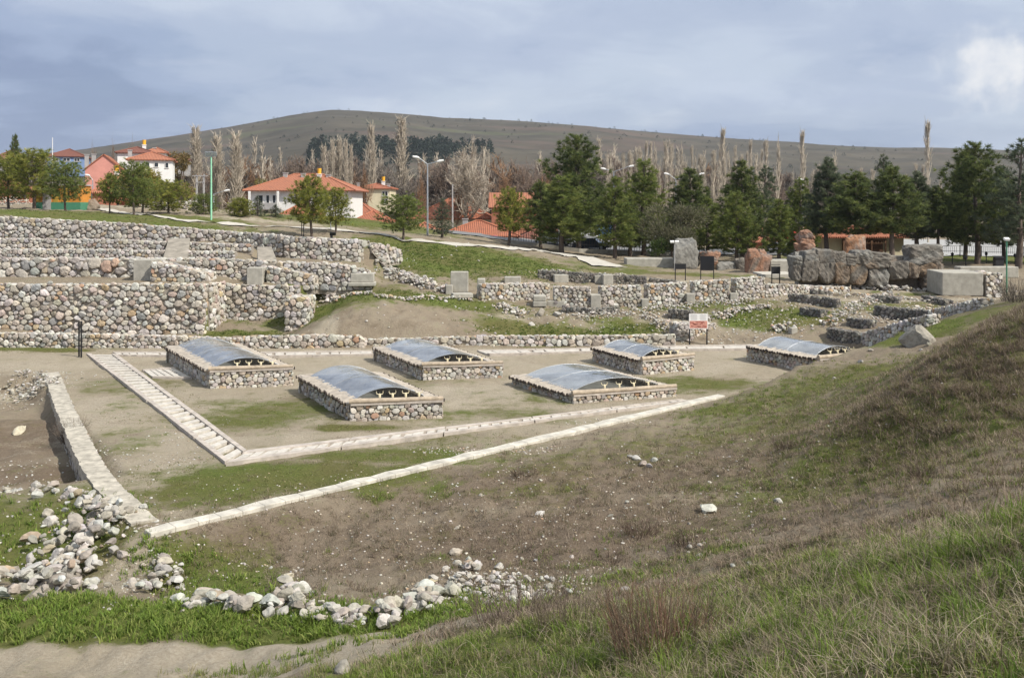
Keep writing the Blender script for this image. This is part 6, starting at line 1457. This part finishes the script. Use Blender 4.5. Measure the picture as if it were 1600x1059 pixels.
# ------------------------------------------------------------------ parked vehicles and stalls
def vehicle(name, label, cat, px, Y, dims, paint, rz, van=False):
    L_, Wd, Hh = dims; X, Y, z = pole_at(px, Y); root = empty(name, (X, Y, z), rz, label, cat)
    a = L_ / 2
    if van: prof = [(-a, .3), (a * .97, .3), (a, .75), (a * .86, 1.0), (a * .60, Hh * .93), (a * .45, Hh), (-a * .96, Hh), (-a, Hh * .9)]
    else: prof = [(-a, .32), (a, .32), (a, .72), (a * .93, .82), (a * .48, .92), (a * .2, Hh), (-a * .45, Hh * .98), (-a * .78, .95), (-a * .98, .88)]
    mb = MB(); n = len(prof); w = Wd / 2; vs = [(x, -w, zz) for x, zz in prof] + [(x, w, zz) for x, zz in prof]
    vs = [(x, y * (.86 if zz > 1.05 else 1), zz) for x, y, zz in vs]
    mb.add(vs, [tuple(range(n)), tuple(range(n, 2 * n))[::-1]] + [(i, n + i, n + (i + 1) % n, (i + 1) % n) for i in range(n)], 0)
    o = mb.build('body', M[paint], root); bv = o.modifiers.new('bevel', 'BEVEL'); bv.width = .06; bv.segments = 2; bv.limit_method = 'ANGLE'
    for s in (-1, 1):
        mb = MB(); y = s * (w * .93 + .02)
        if van: ws = [(a * .62, 1.08, a * .30, Hh * .86), (a * .22, 1.12, -a * .2, Hh * .86), (-a * .28, 1.12, -a * .8, Hh * .86)]
        else: ws = [(a * .40, .95, a * .02, Hh * .92), (-a * .04, .95, -a * .55, Hh * .92)]
        for x0, z0, x1, z1 in ws: q = [(x0, y, z0), (x1, y, z0), (x1, y * .93, z1), (x0 - (a * .16 if x0 > a * .3 else 0), y * .93, z1)]; mb.add(q + [(p[0], p[1] - s * .05, p[2]) for p in q], [(0, 1, 2, 3), (4, 5, 6, 7), (0, 1, 5, 4), (1, 2, 6, 5), (2, 3, 7, 6), (3, 0, 4, 7)])
        mb.build('side_window', M['window'], root)
    for x in (-a * .62, a * .62):
        for s in (-1, 1):
            mb = MB(); mb.tube([(x, s * (w - .2), .33), (x, s * (w + .01), .33)], .33, 14); t = mb.build('wheel', M['rubber'], root); mb = MB(); mb.tube([(x, s * w, .33), (x, s * (w + .025), .33)], .19, 10); mb.build('rim', M['steel'], t)
    for s in (-1, 1): mb = MB(); mb.box((a * .985, s * w * .7, .68), (.1, .3, .16)); mb.build('headlight', M['steel'], root)
    mb = MB(); mb.box((a + .01, 0, .42), (.12, Wd * .95, .18)); mb.box((-a - .01, 0, .42), (.12, Wd * .95, .18)); mb.build('bumper', M['black'], root)
vehicle('parked_car', 'white saloon car behind the fence, left of the white van', 'car', 866, 112, (4.3, 1.75, 1.42), 'carwhite', .06)
vehicle('parked_van', 'white van behind the tall pine trunk', 'van', 906, 115, (5.2, 1.95, 2.1), 'carwhite', -.05, True)
vehicle('parked_car', 'dark blue car nearest the fence, right of the white van', 'car', 924, 110, (4.2, 1.72, 1.42), 'cardark', -.25)
vehicle('parked_van', 'silver minibus seen through the fence left of the leafless shrub', 'van', 1012, 118, (5.0, 1.9, 2.0), 'carsilver', .1, True)
vehicle('parked_car', 'dark car behind the leafless shrub', 'car', 1058, 113, (4.2, 1.72, 1.42), 'cardark', .1)
vehicle('parked_car', 'silver car behind the smooth pale plinth', 'car', 1226, 112, (4.2, 1.72, 1.42), 'carsilver', 0)
def stall(label, px, Y, w, mat):
    X, Y, z = pole_at(px, Y); root = empty('market_stall', (X, Y, z), 0, label, 'market stall')
    for sx in (-1, 1):
        for y in (-1, 1): mb = MB(); mb.box((sx * w * .48, y, 1.15), (.06, .06, 2.3)); mb.build('pole', M['steel'], root)
    roof_obj('awning', [[(-w / 2 - .2, -1.3, 2.1), (w / 2 + .2, -1.3, 2.1), (w / 2 + .2, 0, 2.7), (-w / 2 - .2, 0, 2.7)], [(w / 2 + .2, 1.3, 2.1), (-w / 2 - .2, 1.3, 2.1), (-w / 2 - .2, 0, 2.7), (w / 2 + .2, 0, 2.7)]], M[mat], root, .04)
    mb = MB(); mb.box((0, 0, .45), (w * .9, 1.2, .9)); mb.build('counter', M['white'], root); mb = MB(); mb.box((0, -1.22, 1.6), (w, .04, .95)); mb.build('side_sheet', M[mat], root)
stall('market stall with blue awning behind the white van, left one', 897, 121, 2.6, 'blue')
stall('market stall with blue awning right of the tallest pine trunk', 944, 120, 1.6, 'blue')
stall('market stall with blue awning glimpsed between pines left of the kiosk', 1300, 118, 3.2, 'blue')
stall('red market stall behind the red gate stone', 1233, 119, 1.6, 'red')

# ------------------------------------------------------------------ paths and the car park, draped on the ground
def ribbon(name, pts, wd, mat, dz=.04, jit=.12):
    P = [Vector(p) for p in pts]; S = [P[0]]
    for a, b in zip(P[:-1], P[1:]):
        n = max(1, int((b - a).length / .6)); S += [a + (b - a) * (k + 1) / n for k in range(n)]
    V = []; nc = 7
    for i, p in enumerate(S):
        d = (S[min(i + 2, len(S) - 1)] - S[max(i - 2, 0)]).normalized(); nrm = Vector((-d.y, d.x)); j = jit * sin(i * .9) * .5 + rnd.uniform(-jit, jit) * .3; w = wd(i / len(S)) if callable(wd) else wd
        for k in range(nc): q = p + nrm * ((k / (nc - 1) - .5) * w + j); V.append((q.x, q.y))
    V = np.array(V); Z = H(V[:, 0], V[:, 1]) + dz; nr = len(S); i = (np.arange(nr - 1)[:, None] * nc + np.arange(nc - 1)).ravel()
    me = mesh_np(name, np.c_[V, Z], None, np.c_[i, i + 1, i + nc + 1, i + nc], [M[mat]]); return tag(link(name, me), kind='structure')
ribbon('path', [hit(*p)[:2] for p in ((-60, 308), (0, 314), (60, 318), (120, 323), (170, 329), (215, 336), (300, 346), (380, 352), (470, 357), (540, 361), (610, 370), (660, 377), (720, 383), (790, 388), (850, 393), (890, 399), (925, 408), (955, 418))], lambda t: 1.5 + 1.6 * max(0, t - .72) / .28, 'path', .10)
def sheet(name, x0, x1, y0, y1, mat, dz=.05):
    xs, ys = np.linspace(x0, x1, 40), np.linspace(y0, y1, 24); X, Y = np.meshgrid(xs, ys); Z = H(X, Y) + dz; nr, nc = X.shape; i = (np.arange(nr - 1)[:, None] * nc + np.arange(nc - 1)).ravel()
    tag(link(name, mesh_np(name, np.c_[X.ravel(), Y.ravel(), Z.ravel()], None, np.c_[i, i + 1, i + nc + 1, i + nc], [M[mat]])), kind='structure')
sheet('car_park', 44, 100, 110, 165, 'gravelgrey', .12)
sheet('road', -8, 44, 109.5, 120, 'asphalt', .12)
# ------------------------------------------------------------------ turf, weeds, dead grass and pebbles
def tufts(name, label, cat, areas, m, Lr, Wr, cols, lean=.5, seed=1, seg=True, jitter=.05, cutoff=None):
    """areas: (px, py, rx, ry, n) ellipses of ground, sight-line centred"""
    r = np.random.default_rng(seed); X = []; Y = []
    for (px, py, rx, ry, n) in areas:
        c = hit(px, py) if px is not None else (rx[0], ry[0], 0)
        a = r.uniform(0, 6.283, n); q = np.sqrt(r.random(n)) * (1 + .25 * r.normal(0, 1, n)); X.append(c[0] + rx * q * np.cos(a)); Y.append(c[1] + ry * q * np.sin(a))
    X = np.concatenate(X); Y = np.concatenate(Y)
    # clump: keep more where a wobble field is high
    f = wob(X, Y, .9, 2) + .6 * wob(X, Y, 2.7, 5); keep = r.random(len(X)) < np.clip(.55 + .45 * f, .08, 1); keep &= np.hypot(X, Y) > 3.2
    if cutoff: keep &= cutoff(X, Y)
    X, Y = X[keep], Y[keep]; n = len(X); Z = H(X, Y); sc = r.uniform(.6, 1.25, n) * (1 + .25 * np.clip(f[keep], -1, 1))
    base = np.repeat(np.c_[X, Y, Z], m, 0) + np.c_[r.normal(0, jitter, n * m), r.normal(0, jitter, n * m), np.full(n * m, -.015)]
    th = r.uniform(0, 6.283, n * m); le = lean * np.abs(r.normal(.6, .45, n * m)); wind = np.repeat(r.normal(0, .18, (n, 2)), m, 0)
    D0 = unit(np.c_[np.cos(th) * le * .55 + wind[:, 0], np.sin(th) * le * .55 + wind[:, 1], np.ones(n * m)]); D1 = unit(np.c_[np.cos(th) * le * 1.9 + wind[:, 0] * 2, np.sin(th) * le * 1.9 + wind[:, 1] * 2, np.full(n * m, .65)])
    L_ = r.uniform(*Lr, n * m) * np.repeat(sc, m); W_ = r.uniform(*Wr, n * m)
    S = unit(np.c_[-np.sin(th), np.cos(th), r.normal(0, .25, n * m)])
    mid = base + D0 * (L_ * .55)[:, None]; tip = mid + D1 * (L_ * .5)[:, None]
    V = np.stack([base - S * W_[:, None] / 2, base + S * W_[:, None] / 2, mid + S * W_[:, None] * .4, mid - S * W_[:, None] * .4, tip], 1).reshape(-1, 3)
    k = np.arange(n * m) * 5; Q = np.c_[k, k + 1, k + 2, k + 3]; T = np.c_[k + 3, k + 2, k + 4]
    ci = np.array(cols); tc = r.choice(len(ci), n); mixk = np.where(r.random(n * m) < .75, np.repeat(tc, m), r.choice(len(ci), n * m)); C = ci[mixk] * r.uniform(.75, 1.3, n * m)[:, None]
    return tag(link(name, mesh_np(name, V, T, Q, [M['leaf']], None, np.repeat(C, 5, 0), smooth=False)), label, cat, kind='stuff')
GR = ((.145, .215, .034), (.185, .25, .046), (.115, .172, .032), (.235, .27, .072)); GRY = ((.19, .20, .06), (.245, .235, .095), (.155, .165, .053), (.33, .285, .165)); STRAW = ((.34, .29, .19), (.22, .17, .115), (.36, .31, .22), (.17, .13, .09)); THB = ((.30, .24, .175), (.235, .18, .13), (.37, .30, .225), (.18, .135, .10))
tufts('grass', 'bright green weeds and grass of the near strip beside the trodden path', 'grass', [(200, 968, 8.5, 1.5, 3400), (40, 965, 4.5, 1.5, 1100), (430, 985, 3.0, 1.0, 1000), (640, 988, 2.4, .7, 700), (350, 925, 1.3, 1.3, 260), (260, 868, 1.2, .9, 240), (40, 840, 2.6, 2.2, 420), (130, 800, 1.6, 1.0, 160)], 9, (.08, .20), (.014, .03), GR, .9, 1,
      cutoff=lambda X, Y: ~((np.abs(Y - hit(300, 1030)[1] - .0) < .62) & (X < hit(600, 1020)[0])))
tufts('grass', 'green tufted grass of the near right bank', 'grass', [(1250, 985, 3.2, 2.6, 2000), (1500, 940, 2.6, 2.2, 1500), (1100, 985, 2.0, 1.8, 1300), (900, 1010, 2.2, 1.6, 900), (720, 1020, 2.4, 1.2, 700), (1400, 1040, 2.6, 1.6, 1300), (1150, 920, 1.4, .8, 900), (1530, 850, 1.2, .9, 600), (560, 1050, 2.2, .8, 500), (400, 1055, 2.0, .6, 300), (1480, 870, .8, .6, 300), (1850, 900, 3.5, 3.5, 2200), (2000, 760, 4, 4, 1800)], 12, (.05, .15), (.006, .012), GR[:3] + GRY, 1.05, 2)
tufts('dry_grass', 'pale straw and dead stalks tangled over the near right bank', 'dry grass', [(1330, 990, 1.2, 1.0, 330), (1500, 950, 1.3, 1.2, 330), (1060, 990, 1.6, 1.4, 350), (1450, 1040, 1.3, .9, 330), (1180, 1030, 1.0, .8, 250), (1560, 850, 1.4, 1.0, 330), (850, 985, 2.2, 1.4, 260), (1330, 895, 1.3, .6, 260), (1250, 975, 3.4, 2.8, 260)], 9, (.08, .30), (.003, .006), STRAW, 2.2, 3)
tufts('dry_grass', 'brown dead thatch on the slope of the hollow', 'dry grass', [(700, 850, 9, 4, 3200), (1000, 780, 8, 5, 3400), (1200, 760, 6, 5, 2900), (1350, 700, 5, 5, 2400), (480, 860, 5, 3, 1200), (1100, 700, 7, 4, 2000), (900, 905, 5, 2, 2000), (1450, 780, 3.5, 2.5, 2000), (1280, 640, 4, 3, 1800), (1380, 600, 4, 3, 1500), (1250, 860, 3, 1.2, 900), (1450, 830, 3, 1.4, 1000), (1000, 930, 3, 1.5, 1500), (1150, 895, 3, 1.5, 1500), (1350, 865, 3, 1.5, 1200), (850, 965, 2.4, 1.1, 800), (740, 975, 1.6, .8, 300)], 7, (.06, .20), (.006, .014), THB + STRAW[1:2] + ((.11, .115, .05),), 2.2, 4)
tufts('dry_grass', 'shaggy brown dead grass covering the dark mound at right', 'dry grass', [(1560, 560, 4, 5, 3000), (1590, 500, 4, 4, 2600), (1480, 600, 3, 4, 1700), (1600, 640, 3.5, 3.5, 2000), (1660, 560, 3, 5, 1500), (1800, 600, 5, 5, 2200), (1750, 720, 4, 4, 1500), (1600, 760, 3, 3, 900), (1420, 640, 3, 4, 1500)], 8, (.08, .26), (.007, .014), THB + STRAW[1:2] + STRAW[3:] + ((.16, .16, .05),), 1.7, 5)
tufts('grass', 'patchy low green grass over the hollow and right bank', 'grass', [(1400, 725, 2.4, 2.4, 900), (1330, 690, 3, 2.6, 800), (1180, 640, 3.0, 2.0, 900), (1240, 610, 3, 2, 700), (1150, 765, 1.5, 1, 260), (1060, 880, 1.4, .9, 260), (1500, 660, 3, 3, 900), (1550, 740, 2.5, 2, 600), (830, 770, 1.6, .5, 90), (690, 775, .5, .2, 60), (590, 780, .5, .2, 60), (910, 885, .5, .2, 60), (1070, 835, .4, .2, 60), (1130, 860, .4, .2, 60), (700, 868, .3, .2, 30), (520, 865, .3, .2, 30), (1440, 520, 2.5, 2.5, 300), (1350, 575, 3, 2.5, 500), (1250, 560, 2, 1.5, 240), (1300, 640, 5, 3, 900), (1250, 870, 2.4, 1.2, 500), (1480, 830, 2.4, 1.2, 500), (1000, 870, 4, 2, 300), (1000, 935, 3, 1.4, 600), (1180, 895, 3, 1.4, 700), (1400, 870, 2.6, 1.2, 600), (850, 970, 2.2, 1, 500)], 9, (.05, .14), (.008, .018), GR[:3] + GRY, 1.0, 6)
tufts('grass', 'short patchy turf of the tomb court', 'grass', [(470, 745, 6, 2.2, 1500), (640, 715, 4.5, 1, 500), (390, 650, 3.5, 3, 420), (480, 640, 3.5, 2.8, 320), (560, 668, 2, .5, 160), (230, 640, 1.6, 4, 260), (210, 760, 1.6, 2.6, 200), (1080, 600, 4, 2.2, 300), (30, 548, 5, .9, 500), (350, 715, .5, .5, 60), (700, 690, 4, 1.2, 400)], 7, (.03, .075), (.010, .02), GR[2:3] + GRY + ((.17, .15, .07),), 1.0, 7)
tufts('grass', 'bright turf of the green slope and banks behind the court', 'grass', [(700, 405, 8, 9, 5000), (780, 412, 7, 6, 2400), (640, 392, 4.5, 4, 1500), (620, 460, 8, 2, 1400), (850, 522, 4, 1.6, 900), (985, 517, 2.2, 1.3, 700), (1200, 492, 4, 1.8, 700), (480, 340, 14, 8, 1200), (150, 340, 14, 6, 1200), (390, 522, 3, .9, 400)], 6, (.05, .14), (.02, .045), ((.10, .15, .025), (.12, .17, .032), (.085, .12, .024), (.15, .165, .05)), .9, 8)
tufts('grass', 'taller grass clumps standing out of the near right bank', 'grass', [(1250, 985, 3.2, 2.6, 120), (1500, 930, 2.6, 2.2, 110), (1100, 985, 2.0, 1.8, 60), (900, 1010, 2.2, 1.6, 45), (1400, 1040, 2.6, 1.6, 60), (1480, 850, 1.6, .8, 40), (650, 1030, 2.2, .8, 25)], 46, (.10, .27), (.006, .011), GR[:3], .75, 12, jitter=.07)
tufts('dry_grass', 'mats of flattened pale straw on the near right bank', 'dry grass', [(1250, 985, 3.2, 2.4, 150), (1500, 930, 2.6, 2.2, 150), (1060, 990, 1.8, 1.6, 90), (1420, 1040, 2.4, 1.4, 90), (1520, 845, 1.8, .8, 60), (900, 1000, 2, 1.4, 60), (1850, 900, 3, 3, 140)], 34, (.14, .34), (.003, .006), STRAW + THB[:1], 7.0, 13, jitter=.14)
def bush(name, label, px, py, n, hgt, rad, cols, seed, w=(.006, .012), lean=.5, sub=3):
    c = hit(px, py); r = np.random.default_rng(seed); root = empty(name, c, 0, label, 'shrub'); V, Q, C = [], [], []; k = 0
    for i in range(n):
        a = r.uniform(0, 6.283); q = rad * sqrt(r.random()) * .6; p = np.array((q * cos(a), q * sin(a), -.05)); d = np.array((cos(a) * lean * r.uniform(0, 1), sin(a) * lean * r.uniform(0, 1), 1.0)) + r.normal(0, .12, 3); L_ = hgt * r.uniform(.45, 1.1)
        stems = [(p, p + d / np.linalg.norm(d) * L_, w[1])]
        for _ in range(sub): f = r.uniform(.3, .9); b = p + (stems[0][1] - p) * f; e = d / np.linalg.norm(d) + r.normal(0, .35, 3); stems.append((b, b + e * L_ * r.uniform(.15, .4), w[0]))
        col = np.array(cols)[r.integers(len(cols))] * r.uniform(.75, 1.25)
        for s0, s1, ww in stems:
            t = np.array((cos(a + 1.5 + r.normal(0, .5)), sin(a + 1.5), 0)) * ww / 2; u = np.cross(t, (s1 - s0)); u = u / (np.linalg.norm(u) + 1e-9) * ww / 2
            V += [s0 - t, s0 + t, s1 + t * .4, s1 - t * .4, s0 - u, s0 + u, s1 + u * .4, s1 - u * .4]; Q += [(k, k + 1, k + 2, k + 3), (k + 4, k + 5, k + 6, k + 7)]; C += [col] * 8; k += 8
    link('stems', mesh_np('stems', np.array(V), None, np.array(Q), [M['twig']], None, np.array(C), smooth=False), root)
bush('shrub', 'red-brown twiggy stems standing in the near grass, bottom right of centre', 1035, 1010, 270, .58, .8, ((.25, .145, .10), (.22, .16, .115), (.32, .21, .15), (.19, .15, .11)), 31, (.004, .008))
bush('shrub', 'greyish dead weed stalks left of the red-brown stems', 900, 975, 150, .5, .8, ((.26, .21, .16), (.19, .15, .11)), 32, (.003, .006))
bush('shrub', 'dark tangle of dead twigs against the pit wall', 112, 690, 170, .8, .6, ((.15, .12, .10), (.22, .18, .14)), 33, (.006, .012), .9)
bush('shrub', 'purplish dead brush by the gravelly spill', 820, 960, 320, .42, 1.3, ((.22, .165, .14), (.27, .215, .175), (.17, .125, .105)), 34, (.004, .008), .9)
bush('shrub', 'leafless grey bramble at the right picture edge beside the green-footed post', 1592, 470, 200, 1.1, 1.3, ((.17, .145, .12), (.24, .20, .165)), 35, (.008, .016), .9)
bush('shrub', 'dead brown thistle clump on the slope above the gravelly spill', 1000, 835, 130, .32, .6, ((.13, .09, .07), (.18, .13, .10)), 36, (.005, .01), 1.0)
for i, (px, py, lab) in enumerate(((960, 880, 'dark dry clump low in the hollow'), (1080, 850, 'second dark dry clump, right of the low one in the hollow'), (820, 745, 'dry brown clump near the small stone heap on the slope'), (1230, 700, 'dry brown clump high on the slope below the bank edge'), (1450, 745, 'dead clump below the dark mound'))):
    bush('shrub', lab, px, py, 90, .3, .55, ((.12, .085, .065), (.17, .125, .095)), 40 + i, (.005, .01), 1.1)
def stalks():
    r = np.random.default_rng(9); V, Q, C = [], [], []; k = 0
    for i in range(110):
        px = r.uniform(380, 1600); py = r.uniform(max(860, 1050 - (px - 380) * .16), 1050); c = np.array(hit(px, py)); a = r.uniform(0, 6.28); L_ = r.uniform(.25, .6); d = np.array((cos(a) * .5, sin(a) * .3, r.uniform(.3, 1))); p = c.copy()
        for s in range(7):
            e = p + d / np.linalg.norm(d) * L_ / 7; t = np.array((-.5 * sin(a) - .5, cos(a) * .2, .1)); t = t / np.linalg.norm(t) * .0022
            V += [p - t, p + t, e + t * .8, e - t * .8]; Q.append((k, k + 1, k + 2, k + 3)); C += [np.array((.33, .28, .21)) * r.uniform(.6, 1.1)] * 4; k += 4; p = e; d = d + np.array((cos(a) * .12, sin(a) * .1, -.11)) + r.normal(0, .05, 3)
    tag(link('dead_stalks', mesh_np('dead_stalks', np.array(V), None, np.array(Q), [M['twig']], None, np.array(C), smooth=False)), 'long pale dead stalks leaning over the near bank', 'dry stalks', kind='stuff')
stalks()
def pebbles(name, label, areas, smin, smax, pal, seed):
    r = np.random.default_rng(seed); D, T0 = ICO[2]; X, Y = [], []
    for (px, py, rx, ry, n) in areas:
        c = hit(px, py); a = r.uniform(0, 6.283, n); q = np.sqrt(r.random(n)); X.append(c[0] + rx * q * np.cos(a)); Y.append(c[1] + ry * q * np.sin(a))
    X = np.concatenate(X); Y = np.concatenate(Y); Z = H(X, Y); n = len(X); S = smin + (smax - smin) * r.random(n) ** 2.5; vs, ts, cs = [], [], []; sub = [rock_shape(2, 9, 10, 500 + k)[0][:] for k in range(6)]
    for i in range(n):
        a = r.uniform(0, 6.28); R_ = np.array(((cos(a), -sin(a), 0), (sin(a), cos(a), 0), (0, 0, 1))); v = (sub[i % 6] * np.array((1, .8, .6)) * S[i]) @ R_.T + np.array((X[i], Y[i], Z[i] + S[i] * .15)); vs.append(v); ts.append(T0 + i * len(v)); cs.append(np.tile(pick(pal), (len(v), 1)))
    tag(link(name, mesh_np(name, np.concatenate(vs), np.concatenate(ts), None, [M['stone']], None, np.concatenate(cs))), label, 'pebbles', kind='stuff')
pebbles('pebbles', 'small pale stones littering the brown slope', [(600, 820, 9, 4, 500), (850, 780, 8, 4, 400), (1050, 750, 8, 5, 300), (420, 860, 4, 2.5, 180), (790, 915, 2.6, 1.6, 420), (900, 850, 5, 3, 260), (1250, 700, 6, 5, 200), (760, 705, 2.6, .5, 330), (930, 660, 3, .5, 160)], .010, .042, P_WARM, 61)
pebbles('pebbles', 'white gravel and chips in the excavated pit and around its rubble', [(40, 620, 3.5, 3, 500), (60, 740, 3, 2, 260), (90, 880, 2.5, 3, 420), (250, 900, 1.2, 1.5, 120), (450, 950, 4, .9, 260), (60, 790, 3, 1.5, 160), (250, 700, 2, 5, 240)], .012, .05, P_RUB, 62)
pebbles('pebbles', 'loose stones over the ruined field and banks', [(1100, 490, 12, 4, 700), (1350, 480, 12, 5, 800), (900, 490, 8, 3, 260), (1150, 530, 6, 1.5, 260), (620, 505, 8, 2, 120), (1400, 450, 14, 2, 260), (600, 400, 3, 5, 160), (950, 440, 8, 3, 200)], .025, .09, P_WHITE, 63)
# pale rubble and earth heaps on the hilltop
for lab, px, py, w, h, n in (('pale rubble pile on the hilltop left of the green mast', 300, 328, 2.2, .9, 260), ('low brownish rubble heap behind the upright young pine', 240, 322, 1.6, .7, 120), ('brown earth heap at the left picture edge by the sheds', 15, 312, 1.6, .8, 90)):
    X, Y, z = pole_at(px, 108); rubble_wall('rubble_pile', lab, [(X - 2, Y), (X + 2, Y)], w, h, n, .1, .3, P_WHITE if 'pale' in lab else P_WARM, hi=False, cat='rubble pile')
boulder('boulder', pole_at(144, 100), (1.2, 1.0, 1.0), .3, (.22, .18, .14), 77, boxy=.35, sub=4, mat='stone')
bpy.data.objects['boulder.001' if 'boulder.001' in bpy.data.objects else 'boulder']['label'] = 'brown boulder right of the orange painted hut'; bpy.data.objects['boulder.001' if 'boulder.001' in bpy.data.objects else 'boulder']['category'] = 'boulder'

# ------------------------------------------------------------------ thin spring haze over the valley
def haze():
    mb = MB(); mb.box((0, 1500, 100), (5200, 3600, 212))
    m = bpy.data.materials.new('haze'); m.use_nodes = True; nt = m.node_tree; nt.nodes.clear()
    o = nt.nodes.new('ShaderNodeOutputMaterial'); v = nt.nodes.new('ShaderNodeVolumePrincipled')
    v.inputs['Color'].default_value = (0.80, 0.86, 0.95, 1); v.inputs['Density'].default_value = 0.00010; v.inputs['Anisotropy'].default_value = 0.2
    nt.links.new(v.outputs[0], o.inputs['Volume'])
    tag(mb.build('haze', m), 'thin pale haze over the valley', 'haze', kind='stuff')
haze()
